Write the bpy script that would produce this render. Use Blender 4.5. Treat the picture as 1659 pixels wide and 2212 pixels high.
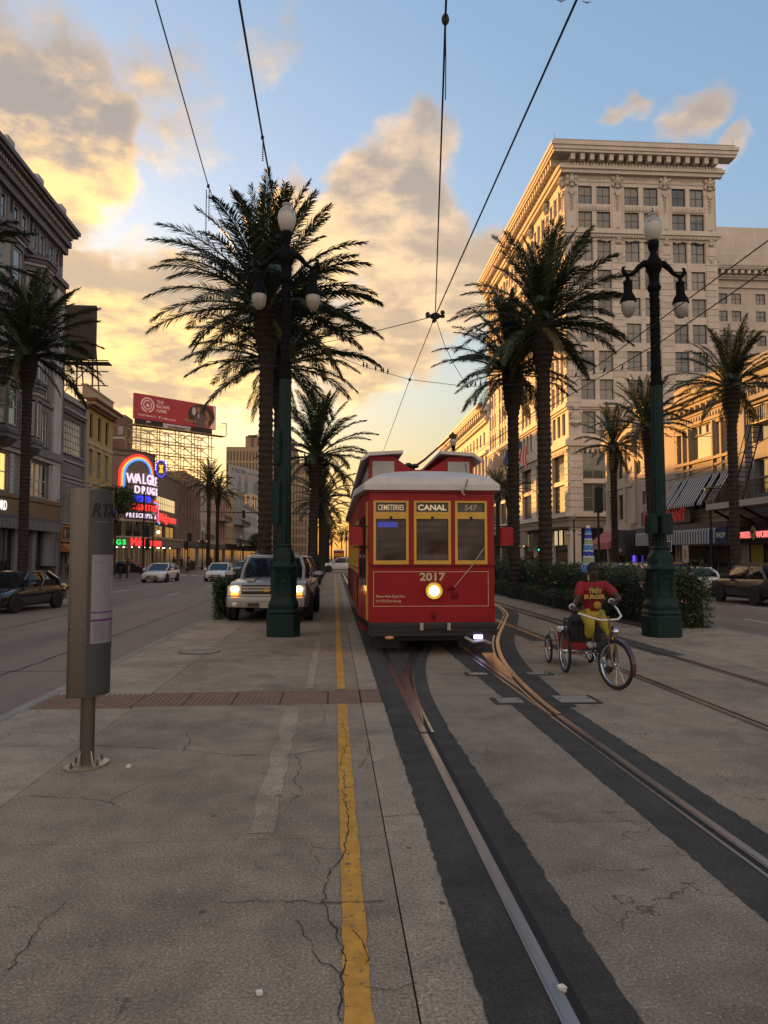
import bpy, bmesh, math, random
import numpy as np
from mathutils import Vector, Matrix, Euler
R = math.radians
random.seed(7)
np.random.seed(7)
for _o in list(bpy.data.objects):
    bpy.data.objects.remove(_o)
sc = bpy.context.scene
COL = sc.collection

# ------------------------------------------------------------------ camera
CAM_H, YAW, PITCH, F = 1.85, 3.85, 3.40, 1597.0     # metres, degrees, focal length in 1659 px wide picture units
cam_d = bpy.data.cameras.new('camera')
cam_d.sensor_fit = 'VERTICAL'
cam_d.sensor_height = 36.0
cam_d.lens = 36.0 * F / 2212.0
cam_d.clip_start = 0.05
cam_d.clip_end = 6000.0
cam = bpy.data.objects.new('camera', cam_d)
COL.objects.link(cam)
cam.location = (0, 0, CAM_H)
cam.rotation_euler = (R(90 + PITCH), 0, R(-YAW))
sc.camera = cam
_CM = Euler((R(90 + PITCH), 0, R(-YAW))).to_matrix()

def at(px, py, X=None, Y=None, Z=None):
    """survey point: the spot on the plane X=, Y= or Z= (metres) seen in that direction from the tripod"""
    d = _CM @ Vector(((px - 829.5) / F, (1106 - py) / F, -1))
    if X is not None: t = X / d.x
    elif Y is not None: t = Y / d.y
    else: t = (Z - CAM_H) / d.z
    return Vector((d.x * t, d.y * t, CAM_H + d.z * t))

# ------------------------------------------------------------------ sun, sky, exposure
SUN_AZ, SUN_EL = 27.0, 3.7        # degrees left of the street axis (+Y), above the horizon
SUN_DIR = Vector((-math.sin(R(SUN_AZ)) * math.cos(R(SUN_EL)), math.cos(R(SUN_AZ)) * math.cos(R(SUN_EL)), math.sin(R(SUN_EL))))
sun_d = bpy.data.lights.new('sun', 'SUN')
sun_d.energy = 5.0
sun_d.angle = R(0.55)
sun_d.color = (1.0, 0.45, 0.10)
sun = bpy.data.objects.new('sun', sun_d)
COL.objects.link(sun)
sun.rotation_euler = SUN_DIR.to_track_quat('Z', 'Y').to_euler()
sun.location = (-40, 60, 60)

class NT:
    """small helper to wire shader nodes"""
    def __init__(self, tree):
        self.t = tree
    def n(self, kind, **kw):
        nd = self.t.nodes.new(kind)
        for k, v in kw.items(): setattr(nd, k, v)
        return nd
    def put(self, sock, v):
        if hasattr(v, 'is_output') or isinstance(v, bpy.types.NodeSocket): self.t.links.new(v, sock)
        elif v is not None: sock.default_value = v
    def m(self, op, a, b=None, c=None, clamp=False):
        nd = self.n('ShaderNodeMath', operation=op, use_clamp=clamp)
        for s, v in zip(nd.inputs, (a, b, c)): self.put(s, v)
        return nd.outputs[0]
    def v(self, op, a, b=None):
        nd = self.n('ShaderNodeVectorMath', operation=op)
        self.put(nd.inputs[0], a)
        if b is not None: self.put(nd.inputs[1], b)
        return nd.outputs['Value'] if op in ('DOT_PRODUCT', 'LENGTH', 'DISTANCE') else nd.outputs[0]
    def noise(self, vec, scale, detail=4, rough=0.55, dist=0.0, dims='3D'):
        nd = self.n('ShaderNodeTexNoise', noise_dimensions=dims)
        self.put(nd.inputs['Vector'], vec)
        nd.inputs['Scale'].default_value = scale
        nd.inputs['Detail'].default_value = detail
        nd.inputs['Roughness'].default_value = rough
        nd.inputs['Distortion'].default_value = dist
        return nd.outputs['Fac']
    def ramp(self, fac, stops, interp='LINEAR'):
        nd = self.n('ShaderNodeValToRGB')
        cr = nd.color_ramp
        cr.interpolation = interp
        while len(cr.elements) < len(stops): cr.elements.new(0.5)
        for e, (p, c) in zip(cr.elements, stops):
            e.position = p
            e.color = (c, c, c, 1) if not hasattr(c, '__len__') else (*c, 1)
        self.put(nd.inputs[0], fac)
        return nd.outputs[0]
    def mix(self, fac, a, b, mode='MIX'):
        nd = self.n('ShaderNodeMix', data_type='RGBA', blend_type=mode)
        self.put(nd.inputs[0], fac)
        for s, v in ((nd.inputs[6], a), (nd.inputs[7], b)):
            self.put(s, (*v, 1) if isinstance(v, tuple) and len(v) == 3 else v)
        return nd.outputs[2]
    def smooth(self, x, lo, hi):
        nd = self.n('ShaderNodeMapRange', interpolation_type='SMOOTHSTEP')
        self.put(nd.inputs[0], x)
        nd.inputs[1].default_value, nd.inputs[2].default_value = lo, hi
        return nd.outputs[0]

world = bpy.data.worlds.new('World')
sc.world = world
world.use_nodes = True
wt = world.node_tree
wt.nodes.clear()
W = NT(wt)
sky = W.n('ShaderNodeTexSky', sky_type='NISHITA')
sky.sun_disc = False
sky.sun_elevation = R(SUN_EL)
sky.sun_rotation = R(-SUN_AZ)
sky.altitude = 0
sky.air_density = 1.0
sky.dust_density = 2.0
sky.ozone_density = 2.5
dirv = W.n('ShaderNodeTexCoord').outputs['Generated']
sep = W.n('ShaderNodeSeparateXYZ')
wt.links.new(dirv, sep.inputs[0])
dz = W.m('MAXIMUM', sep.outputs[2], 0.0)
CLOUD_OFF = (7.1, -2.2, 1.3)
# cloud sheet: the view direction meets a flat layer overhead
den = W.m('ADD', dz, 0.16)
comb = W.n('ShaderNodeCombineXYZ')
W.put(comb.inputs[0], W.m('DIVIDE', sep.outputs[0], den))
W.put(comb.inputs[1], W.m('DIVIDE', sep.outputs[1], den))
cp = W.v('ADD', comb.outputs[0], CLOUD_OFF)
def unit(px, py):
    d = _CM @ Vector(((px - 829.5) / F, (1106 - py) / F, -1))
    return tuple(d.normalized())
# cloud banks: heading and size of each (radians)
BANKS = [(90, 60, .12, .75), (330, 190, .17, .74), (40, 260, .22, .95), (200, 310, .10, 1.0), (110, 470, .14, .95), (190, 640, .16, .95),
         (350, 600, .14, .95), (560, 110, .10, .62), (640, 430, .07, .80), (840, 440, .12, .98), (930, 540, .12, .95), (720, 560, .12, .85), (1080, 520, .09, .88),
         (870, 680, .15, 1.0), (740, 750, .15, .98), (1490, 235, .075, .90), (1352, 215, .040, .84), (880, 300, .036, .78), (1590, 330, .06, .84), (1010, 640, .12, .92),
         (480, 740, .20, 1.0), (270, 800, .20, 1.0), (620, 620, .12, .90), (-420, 450, .40, .9)]
wob = W.n('ShaderNodeTexNoise')
wob.inputs['Scale'].default_value = 7.0
wob.inputs['Detail'].default_value = 3.0
wt.links.new(dirv, wob.inputs['Vector'])
dirw = W.v('ADD', dirv, W.v('MULTIPLY', W.v('SUBTRACT', wob.outputs['Color'], (.5, .5, .5)), (.16, .16, .16)))
cov = None
for bx_, by_, r_, s_ in BANKS:
    dd = W.v('DISTANCE', dirw, unit(bx_, by_))
    b_ = W.m('MULTIPLY', W.smooth(dd, r_ * 1.3, r_ * 0.1), s_)
    cov = b_ if cov is None else W.m('MAXIMUM', cov, b_)
away = W.smooth(sep.outputs[1], 0.3, -0.5)
back = W.m('MULTIPLY', away, 0.75)
cov = W.m('MAXIMUM', cov, back)
fine = W.noise(dirv, 26.0, 5, 0.62)
def dens(shift):
    p = cp if shift is None else W.v('ADD', cp, shift)
    return W.noise(p, 2.1, 7, 0.60, 0.0)
d0 = dens(None)
d1 = dens((-0.09 * math.sin(R(SUN_AZ)) - .02, 0.09 * math.cos(R(SUN_AZ)), 0.0))
thr = W.m('SUBTRACT', W.m('ADD', W.m('ADD', W.m('MULTIPLY', d0, 0.85), W.m('MULTIPLY', cov, 0.74)), W.m('MULTIPLY', fine, 0.24)), 0.93)
alpha = W.smooth(thr, -0.02, 0.20)
lit = W.smooth(W.m('SUBTRACT', d0, d1), -0.06, 0.12)
edge = W.m('SUBTRACT', 1.0, W.smooth(thr, 0.0, 0.30))
low = W.smooth(dz, 0.60, 0.26)
near = W.smooth(W.v('DOT_PRODUCT', dirv, tuple(SUN_DIR)), 0.70, 0.97)
glow = W.m('MULTIPLY', W.m('ADD', W.m('MULTIPLY', lit, 0.70), W.m('MULTIPLY', W.m('MULTIPLY', edge, fine), 0.75)), W.m('ADD', W.m('MULTIPLY', near, .6), .62), clamp=True)
glow = W.m('MULTIPLY', glow, W.m('ADD', W.m('MULTIPLY', W.smooth(dz, 0.64, 0.46), 0.65), 0.35))
shade_c = W.mix(low, (0.150, 0.138, 0.140), (0.285, 0.205, 0.130))
lit_c = W.mix(near, (0.58, 0.41, 0.25), (0.72, 0.44, 0.15))
cloud_c = W.mix(glow, shade_c, lit_c)
# clouds opposite the low sun are lit full on
cloud_c = W.mix(away, cloud_c, W.mix(lit, (0.42, 0.33, 0.27), (0.78, 0.58, 0.43)))
SKY_S = 0.10
skyb = W.mix(1.0, sky.outputs[0], (SKY_S, SKY_S, SKY_S), 'MULTIPLY')
# camera-like shoulder: soften the brightness range of the clear sky, keep its hues
gm = W.n('ShaderNodeGamma')
gm.inputs[1].default_value = 0.60
wt.links.new(skyb, gm.inputs[0])
tint = W.ramp(dz, [(0.0, (0.90, 0.60, 0.32)), (0.10, (0.84, 0.62, 0.34)), (0.22, (0.90, 0.82, 0.66)), (0.42, (0.82, 0.87, 0.93)), (0.7, (0.76, 0.86, 0.95))])
skyb = W.mix(1.0, gm.outputs[0], tint, 'MULTIPLY')
out_c = W.mix(W.m('MULTIPLY', alpha, 0.93), skyb, cloud_c)
bg = W.n('ShaderNodeBackground')
wt.links.new(out_c, bg.inputs[0])
bg.inputs[1].default_value = 1.0
wo = W.n('ShaderNodeOutputWorld')
wt.links.new(bg.outputs[0], wo.inputs[0])

sc.view_settings.view_transform = 'Standard'
sc.view_settings.look = 'None'
sc.view_settings.exposure = 1.32
sc.view_settings.gamma = 1.0
sc.view_settings.use_curve_mapping = False
sc.render.engine = 'CYCLES'
sc.cycles.use_denoising = True
sc.cycles.max_bounces = 5
sc.cycles.diffuse_bounces = 3
sc.cycles.glossy_bounces = 3
sc.cycles.transmission_bounces = 4
sc.cycles.transparent_max_bounces = 6
sc.cycles.caustics_reflective = False
sc.cycles.caustics_refractive = False
sc.cycles.sample_clamp_indirect = 4.0

# ------------------------------------------------------------------ materials
def lin(h):
    h = h.lstrip('#')
    v = [int(h[i:i + 2], 16) / 255 for i in (0, 2, 4)]
    return tuple(c / 12.92 if c <= .04045 else ((c + .055) / 1.055) ** 2.4 for c in v)
MATS = {}
def mat(name, col=(.5, .5, .5), rough=.6, metal=0., var=0., vscale=3., bump=0., bscale=40., emit=None, es=1., coat=0., spec=.5,
        speck=None, streak=0., stain=0., cracks=0., grain=0., stretch=None, alpha=None, trans=0., sheen=0.):
    """plain procedural surface: colour with broad variation, optional flecks, fine relief"""
    if name in MATS: return MATS[name]
    m = bpy.data.materials.new(name)
    m.use_nodes = True
    t = NT(m.node_tree)
    b = m.node_tree.nodes['Principled BSDF']
    b.inputs['Roughness'].default_value = rough
    b.inputs['Metallic'].default_value = metal
    b.inputs['Coat Weight'].default_value = coat
    b.inputs['Coat Roughness'].default_value = .06
    b.inputs['Specular IOR Level'].default_value = spec
    b.inputs['Base Color'].default_value = (*col, 1)
    if trans: b.inputs['Transmission Weight'].default_value = trans
    if alpha is not None: b.inputs['Alpha'].default_value = alpha
    if emit:
        b.inputs['Emission Color'].default_value = (*emit, 1)
        b.inputs['Emission Strength'].default_value = es
    if var or speck or bump or streak or stain or grain:
        co = t.n('ShaderNodeTexCoord').outputs['Object']
        if stretch:
            mp = t.n('ShaderNodeMapping')
            mp.inputs['Scale'].default_value = stretch
            t.put(mp.inputs['Vector'], co)
            co = mp.outputs[0]
        c = None
        if var:
            f = t.noise(co, vscale, 6, .62)
            k = t.ramp(f, [(.30, 1 - var), (.70, 1 + var)])
            c = t.mix(1.0, col, k, 'MULTIPLY')
        if stain:
            f = t.noise(co, .55, 4, .7)
            c = t.mix(1.0, c if c is not None else col, t.ramp(f, [(.36, 1 - stain), (.50, 1.0), (.66, 1 + stain * .5)]), 'MULTIPLY')
            vo = t.n('ShaderNodeTexVoronoi', feature='F1')
            vo.inputs['Scale'].default_value = 2.3
            t.put(vo.inputs['Vector'], co)
            c = t.mix(t.m('MULTIPLY', t.m('LESS_THAN', vo.outputs['Distance'], .045), .75), c, (.045, .038, .032))
        if grain:
            f = t.noise(co, 62, 3, .75)
            c = t.mix(1.0, c if c is not None else col, t.ramp(f, [(.34, 1 - grain), (.50, 1.0), (.66, 1 + grain * 1.3)]), 'MULTIPLY')
        if cracks:
            wv = t.n('ShaderNodeTexNoise')
            wv.inputs['Scale'].default_value = 2.6
            wv.inputs['Detail'].default_value = 5
            t.put(wv.inputs['Vector'], co)
            vo = t.n('ShaderNodeTexVoronoi', feature='DISTANCE_TO_EDGE')
            vo.inputs['Scale'].default_value = .62
            t.put(vo.inputs['Vector'], t.v('ADD', co, t.v('MULTIPLY', t.v('SUBTRACT', wv.outputs['Color'], (.5, .5, .5)), (.55, .55, .55))))
            k = t.m('MULTIPLY', t.m('LESS_THAN', vo.outputs['Distance'], cracks), t.smooth(t.noise(co, .8, 2, .5), .50, .60))
            c = t.mix(t.m('MULTIPLY', k, .65), c if c is not None else col, (.035, .028, .022))
        if streak:
            mp = t.n('ShaderNodeMapping')
            mp.inputs['Scale'].default_value = (2.5, 2.5, .12)
            t.put(mp.inputs['Vector'], co)
            f = t.noise(mp.outputs[0], 1.6, 5, .6)
            c = t.mix(1.0, c if c is not None else col, t.ramp(f, [(.35, 1 - streak), (.62, 1.0)]), 'MULTIPLY')
        if speck:
            for sc_, sz, sc_col, amt in speck:
                vo = t.n('ShaderNodeTexVoronoi', feature='F1')
                vo.inputs['Scale'].default_value = sc_
                t.put(vo.inputs['Vector'], co)
                f = t.m('LESS_THAN', vo.outputs['Distance'], sz)
                s2 = t.n('ShaderNodeSeparateXYZ')
                t.put(s2.inputs[0], vo.outputs['Color'])
                f = t.m('MULTIPLY', f, t.m('GREATER_THAN', s2.outputs[0], 1 - amt))
                c = t.mix(f, c if c is not None else col, sc_col)
        if c is not None: t.put(b.inputs['Base Color'], c)
        if bump:
            bp = t.n('ShaderNodeBump')
            bp.inputs['Strength'].default_value = bump
            bp.inputs['Distance'].default_value = .02
            t.put(bp.inputs['Height'], t.noise(co, bscale, 3, .6))
            t.put(b.inputs['Normal'], bp.outputs[0])
    MATS[name] = m
    return m

CONC = dict(rough=.88, var=.20, vscale=3.1, stain=.28, cracks=.0030, grain=.42, bump=.35, bscale=55,
            speck=[(52, .24, (.42, .36, .28), .12), (34, .13, (.52, .46, .38), .04)])
mat('concrete', (.232, .182, .130), **CONC)
mat('concrete_pale', (.280, .222, .162), **CONC)
mat('concrete_grey', (.205, .163, .120), **CONC)
mat('joint_dirt', (.022, .019, .016), .95)
mat('asphalt_black', (.046, .042, .036), .85, var=.35, vscale=3.0, stain=.35, grain=.5, bump=.9, bscale=130, speck=[(120, .3, (.06, .06, .06), .15)])
mat('asphalt_road', (.165, .130, .098), .70, var=.22, vscale=.35, stain=.22, bump=.3, bscale=70, stretch=(1, .18, 1))
mat('yellow_paint', (.50, .245, .032), .8, var=.30, vscale=7, bump=.3, bscale=60, speck=[(30, .30, (.16, .13, .09), .22), (9, .16, (.14, .11, .08), .25)])
mat('worn_pale', (.30, .235, .165), **CONC)
mat('white_paint', (.42, .40, .36), .7, var=.2, vscale=5)
mat('tactile', (.195, .118, .080), .8, var=.18, vscale=4, bump=.2)
mat('kerb_stone', (.23, .21, .18), .85, var=.2, vscale=2.5, bump=.3)
mat('pavers', (.115, .082, .068), .85, var=.25, vscale=1.4, bump=.25, speck=[(8, .5, (.10, .07, .06), .4)])
mat('rail_steel', (.40, .37, .345), .30, .95, var=.22, vscale=6, bump=.04, bscale=30, stretch=(1, .15, 1))
mat('rail_bright', (.50, .43, .36), .30, 1.0, var=.15, vscale=4, stretch=(1, .2, 1))
mat('groove', (.010, .009, .008), .9)
mat('dark_steel', (.05, .05, .052), .45, .7)
mat('soil', (.05, .032, .02), .95, var=.3, bump=.6)
mat('litter', (.6, .6, .58), .7)
mat('earth', (.10, .095, .085), .9)

# ------------------------------------------------------------------ mesh helpers
class MB:
    """collects simple solids and links them as ONE mesh object"""
    def __init__(s):
        s.v, s.f = [], []
    def add(s, vs, fs):
        o = len(s.v)
        s.v += [tuple(p) for p in vs]
        s.f += [tuple(i + o for i in f) for f in fs]
        return s
    def box(s, x0, x1, y0, y1, z0, z1, M=None):
        vs = [Vector(p) for p in ((x0, y0, z0), (x1, y0, z0), (x1, y1, z0), (x0, y1, z0), (x0, y0, z1), (x1, y0, z1), (x1, y1, z1), (x0, y1, z1))]
        if M is not None: vs = [M @ p for p in vs]
        return s.add(vs, [(3, 2, 1, 0), (4, 5, 6, 7), (0, 1, 5, 4), (1, 2, 6, 5), (2, 3, 7, 6), (3, 0, 4, 7)])
    def cbox(s, c, sz, M=None):
        return s.box(c[0] - sz[0] / 2, c[0] + sz[0] / 2, c[1] - sz[1] / 2, c[1] + sz[1] / 2, c[2] - sz[2] / 2, c[2] + sz[2] / 2, M)
    def bbox(s, x0, x1, y0, y1, z0, z1, b=.02):
        """box with its upright edges and top rim chamfered"""
        r = lambda i: [(x0 + i, y0 + i + b), (x0 + i + b, y0 + i), (x1 - i - b, y0 + i), (x1 - i, y0 + i + b), (x1 - i, y1 - i - b), (x1 - i - b, y1 - i), (x0 + i + b, y1 - i), (x0 + i, y1 - i - b)]
        return s.rings([[(x, y, z) for x, y in r(i)] for i, z in ((0, z0), (0, z1 - b), (b, z1))])
    def quad(s, a, b, c, d):
        return s.add((a, b, c, d), [(0, 1, 2, 3)])
    def poly(s, pts):
        return s.add(pts, [tuple(range(len(pts)))])
    def prism(s, pts, z0, z1, M=None):
        """2-D outline raised along z (M turns it)"""
        n = len(pts)
        vs = [Vector((x, y, z0)) for x, y in pts] + [Vector((x, y, z1)) for x, y in pts]
        if M is not None: vs = [M @ p for p in vs]
        return s.add(vs, [tuple(range(n))[::-1], tuple(range(n, 2 * n))] + [(i, (i + 1) % n, n + (i + 1) % n, n + i) for i in range(n)])
    def rings(s, rs, cap=True, close=True):
        n = len(rs[0])
        vs = [p for r in rs for p in r]
        fs = []
        for k in range(len(rs) - 1):
            for i in range(n if close else n - 1):
                j = (i + 1) % n
                fs.append((k * n + i, k * n + j, (k + 1) * n + j, (k + 1) * n + i))
        if cap: fs += [tuple(range(n))[::-1], tuple(range((len(rs) - 1) * n, len(rs) * n))]
        return s.add(vs, fs)
    def lathe(s, prof, n=16, o=(0, 0, 0), cap=True, sq=0., M=None):
        """prof = [(radius, z)]; sq > 0 turns the round into a chamfered square"""
        rs = []
        for r, z in prof:
            ring = []
            for i in range(n):
                a = 2 * math.pi * (i + .5) / n
                k = r
                if sq:
                    ca, sa = abs(math.cos(a)), abs(math.sin(a))
                    k = r * min(1 / max(ca, sa), 1.0 + (1 - sq) * .41 + .12)
                p = Vector((o[0] + k * math.cos(a), o[1] + k * math.sin(a), o[2] + z))
                ring.append(M @ p if M is not None else p)
            rs.append(ring)
        return s.rings(rs, cap)
    def tube(s, pts, r, n=8, cap=True):
        pts = [Vector(p) for p in pts]
        rs, up = [], None
        for i, p in enumerate(pts):
            d = (pts[min(i + 1, len(pts) - 1)] - pts[max(i - 1, 0)])
            d = d.normalized() if d.length > 1e-9 else Vector((0, 0, 1))
            if up is None: up = Vector((0, 0, 1)) if abs(d.z) < .9 else Vector((1, 0, 0))
            a = d.cross(up)
            if a.length < 1e-6: a = d.cross(Vector((0, 1, 0)))
            a.normalize()
            b = a.cross(d).normalized()
            up = b
            rr = r[i] if hasattr(r, '__len__') else r
            rs.append([p + (a * math.cos(2 * math.pi * k / n) + b * math.sin(2 * math.pi * k / n)) * rr for k in range(n)])
        return s.rings(rs, cap)
    def ball(s, c, r, n=12, m=8, M=None):
        rx, ry, rz = r if hasattr(r, '__len__') else (r, r, r)
        rs = []
        for k in range(m + 1):
            t = math.pi * (k + .001) / (m + .002)
            ring = [Vector((c[0] + rx * math.sin(t) * math.cos(2 * math.pi * i / n), c[1] + ry * math.sin(t) * math.sin(2 * math.pi * i / n), c[2] - rz * math.cos(t))) for i in range(n)]
            rs.append([M @ p for p in ring] if M is not None else ring)
        return s.rings(rs)
    def torus(s, c, R_, r, n=28, m=8, M=None, sq=1.):
        """ring lying in the local YZ plane (axle along x)"""
        vs, fs = [], []
        for i in range(n):
            a = 2 * math.pi * i / n
            for j in range(m):
                t = 2 * math.pi * j / m
                rr = R_ + r * math.cos(t)
                p = Vector((c[0] + r * sq * math.sin(t), c[1] + rr * math.cos(a), c[2] + rr * math.sin(a)))
                vs.append(M @ p if M is not None else p)
        for i in range(n):
            for j in range(m):
                fs.append((i * m + j, ((i + 1) % n) * m + j, ((i + 1) % n) * m + (j + 1) % m, i * m + (j + 1) % m))
        return s.add(vs, fs)
    def ribbon(s, pts, l, r, z, th=None):
        """flat strip following a ground line, from l to r across it"""
        P = [Vector((p[0], p[1], 0)) for p in pts]
        L, Rr = [], []
        for i, p in enumerate(P):
            d = (P[min(i + 1, len(P) - 1)] - P[max(i - 1, 0)]).normalized()
            nrm = Vector((d.y, -d.x, 0))
            L.append((p.x + nrm.x * l, p.y + nrm.y * l, z))
            Rr.append((p.x + nrm.x * r, p.y + nrm.y * r, z))
        n = len(P)
        s.add(L + Rr, [(i, n + i, n + i + 1, i + 1) for i in range(n - 1)])
        if th:
            lo = lambda q: (q[0], q[1], q[2] - th)
            s.add(L + [lo(q) for q in L], [(i + 1, n + i + 1, n + i, i) for i in range(n - 1)])
            s.add(Rr + [lo(q) for q in Rr], [(i, n + i, n + i + 1, i + 1) for i in range(n - 1)])
        return s
    def mesh(s, name, m, smooth=None):
        me = bpy.data.meshes.new(name)
        me.from_pydata(s.v, [], s.f)
        if m is not None: me.materials.append(MATS[m] if isinstance(m, str) else m)
        if smooth is not None:
            me.shade_smooth()
            me.set_sharp_from_angle(angle=R(smooth))
        me.update()
        return me
    def build(s, name, m, parent=None, loc=None, rot=None, smooth=None, kind=None):
        return link(name, s.mesh(name, m, smooth), parent, loc, rot, kind)

def link(name, me, parent=None, loc=None, rot=None, kind=None, scale=None):
    o = bpy.data.objects.new(name, me)
    COL.objects.link(o)
    if parent is not None: o.parent = parent
    if loc is not None: o.location = loc
    if rot is not None: o.rotation_euler = rot
    if scale is not None: o.scale = scale if hasattr(scale, '__len__') else (scale,) * 3
    if kind: o['kind'] = kind
    return o
def tag(o, label, cat, group=None):
    o['label'] = label
    o['category'] = cat
    if group: o['group'] = group
    return o
def thing(name, label, cat, loc=(0, 0, 0), rz=0., group=None):
    o = link(name, None, None, loc, (0, 0, rz))
    return tag(o, label, cat, group)
def copy_tree(o, parent=None):
    kids = list(o.children)
    c = o.copy()
    COL.objects.link(c)
    c.parent = parent
    for k in kids: copy_tree(k, c)
    return c
def structure(o):
    o['kind'] = 'structure'
    return o
_TXT = {}
def text(body, size, m, parent, loc, rot=(R(90), 0, 0), ext=.02, name='lettering', align='CENTER', bold=0., sx=1., shear=0., sp=1.):
    key = (body, round(size, 4), m, ext, align, bold, sx, shear, sp)
    if key not in _TXT:
        cu = bpy.data.curves.new('t', 'FONT')
        cu.body, cu.size, cu.extrude, cu.align_x, cu.offset, cu.shear = body, size, ext, align, bold, shear
        cu.space_character = sp
        cu.resolution_u = 3
        tmp = bpy.data.objects.new('t', cu)
        s2 = bpy.data.scenes.new('lettering')
        s2.collection.objects.link(tmp)
        s2.view_layers[0].update()
        dg = s2.view_layers[0].depsgraph
        me = bpy.data.meshes.new_from_object(tmp.evaluated_get(dg))
        bpy.data.objects.remove(tmp)
        bpy.data.scenes.remove(s2)
        me.materials.clear()
        me.materials.append(MATS[m])
        if sx != 1.: me.transform(Matrix.Diagonal((sx, 1, 1, 1)))
        _TXT[key] = me
    return link(name, _TXT[key], parent, loc, rot)

# ------------------------------------------------------------------ ground, roads, tracks
XK0, XK1 = -3.87, 9.95          # kerb lines of the median
XL_K, XL_B = -16.6, -23.0       # left pavement kerb, left building line
XR_K, XR_B = 19.3, 28.0         # right pavement kerb, right building line
YX0, YX1 = 78.5, 87.5           # cross street
m_ = MB().quad((-1500, -300, -.24), (1500, -300, -.24), (1500, 3500, -.24), (-1500, 3500, -.24))
structure(m_.build('ground', 'earth'))
def sheet(name, x0, x1, y0, y1, z, m, parent=None):
    return structure(MB().quad((x0, y0, z), (x1, y0, z), (x1, y1, z), (x0, y1, z)).build(name, m, parent))
road_l = sheet('road', XL_K, XK0, -12, 900, -.15, 'asphalt_road')
road_r = sheet('road', XK1, XR_K, -12, 900, -.15, 'asphalt_road')
cross = structure(MB().quad((-120, YX0, -.146), (XK0, YX0, -.146), (XK0, YX1, -.146), (-120, YX1, -.146))
                  .quad((XK0 - .3, YX0, .006), (XK1 + .3, YX0, .006), (XK1 + .3, YX1, .006), (XK0 - .3, YX1, .006))
                  .quad((XK1, YX0, -.146), (160, YX0, -.146), (160, YX1, -.146), (XK1, YX1, -.146)).build('cross_street', 'asphalt_road'))
for nm, x0, x1 in (('pavement', -60, XL_K - .16), ('pavement', XR_K + .16, 90)):
    for y0, y1 in ((-12, YX0), (YX1, 900)):
        structure(MB().box(x0, x1, y0, y1, -.23, 0).build(nm, 'pavers'))
# kerbs, stone by stone near the camera
def kerb(x0, x1, spans):
    k = structure(MB().box(x0 + .01, x1 - .01, spans[0][0], spans[-1][1], -.232, -.06).build('kerb', 'joint_dirt'))
    for y0, y1, step in spans:
        n = max(1, int((y1 - y0) / step))
        me = MB().bbox(x0, x1, 0, (y1 - y0) / n - .012, -.22, .004, .015).mesh('kerb_stone', 'kerb_stone')
        for i in range(n):
            o = link('kerb_stone', me, k, (random.uniform(-.004, .004), y0 + i * (y1 - y0) / n, random.uniform(-.004, .003)))
    return k
kerb(XK0, XK0 + .17, [(-4, 40, 2.4), (40, YX0, 9.5)])
kerb(XK1 - .17, XK1, [(2, 40, 2.6), (40, YX0, 9.5)])
kerb(XL_K - .16, XL_K, [(20, YX0, 3.2)])
kerb(XR_K, XR_K + .16, [(20, YX0, 3.6)])
kerb(XL_K - .16, XL_K, [(YX1, 240, 15)])
kerb(XR_K, XR_K + .16, [(YX1, 240, 15)])

med = sheet('median_pavement', XK0 + .08, XK1 - .08, -6, YX0, -.035, 'joint_dirt')
med2 = structure(MB().box(XK0, XK1, YX1, 900, -.23, 0).build('median_pavement', 'concrete_grey'))
def slabs(x0, x1, ys, m='concrete', gap=.009, parent=med):
    for y0, y1 in zip(ys[:-1], ys[1:]):
        dz = random.uniform(-.003, .001)
        MB().box(x0 + gap / 2, x1 - gap / 2, y0 + gap / 2, y1 - gap / 2, -.034, dz).build('slab', m, parent)
SB = XK0 + .17
slabs(SB, -2.45, [-5, .6, 4.8, 7.66, 9.32], 'concrete_pale')
slabs(SB, -2.45, [10.22, 14.3, 18.5, 22.4, 26.3], 'concrete_pale')
slabs(-2.45, .35, [-5, 1.8, 5.0, 7.58, 9.40], 'concrete')
slabs(-2.45, .35, [10.34, 14.0, 18.2, 22.0, 26.3], 'concrete')
slabs(-.95, .35, [26.3, 28.6, 31, 34, 38, 42, 46, 50, 55, 60, 66, 72, YX0], 'concrete')
slabs(.35, .635, [-5, .4, 5.07, 7.6, 9.46], 'concrete_pale')
slabs(.35, .635, [10.42, 16, 22, 28, 36, 44, 54, 66, YX0], 'concrete_pale')
slabs(1.215, 2.215, [-3, 1.9, 5.35, 9.9, 15, 22, 32, 50, YX0], 'concrete_grey')
slabs(2.87, 6.9, [-3, 3.2, 6.9, 11.3, 16.6, 21, 27, 36, 50, YX0], 'concrete')
slabs(6.9, XK1 - .17, [-3, 4.2, 8.4, 12.6, 16.1, 18.6], 'concrete_pale')
slabs(6.9, 7.95, [18.6, 24, 30, 38, 48, 60, YX0], 'concrete')
# planting beds of the median
structure(MB().box(XK0 + .18, -.96, 26.35, YX0 - .3, -.034, .015).build('planting_bed', 'soil'))
structure(MB().box(7.96, XK1 - .18, 18.65, YX0 - .3, -.034, .015).build('planting_bed', 'soil'))

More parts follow.
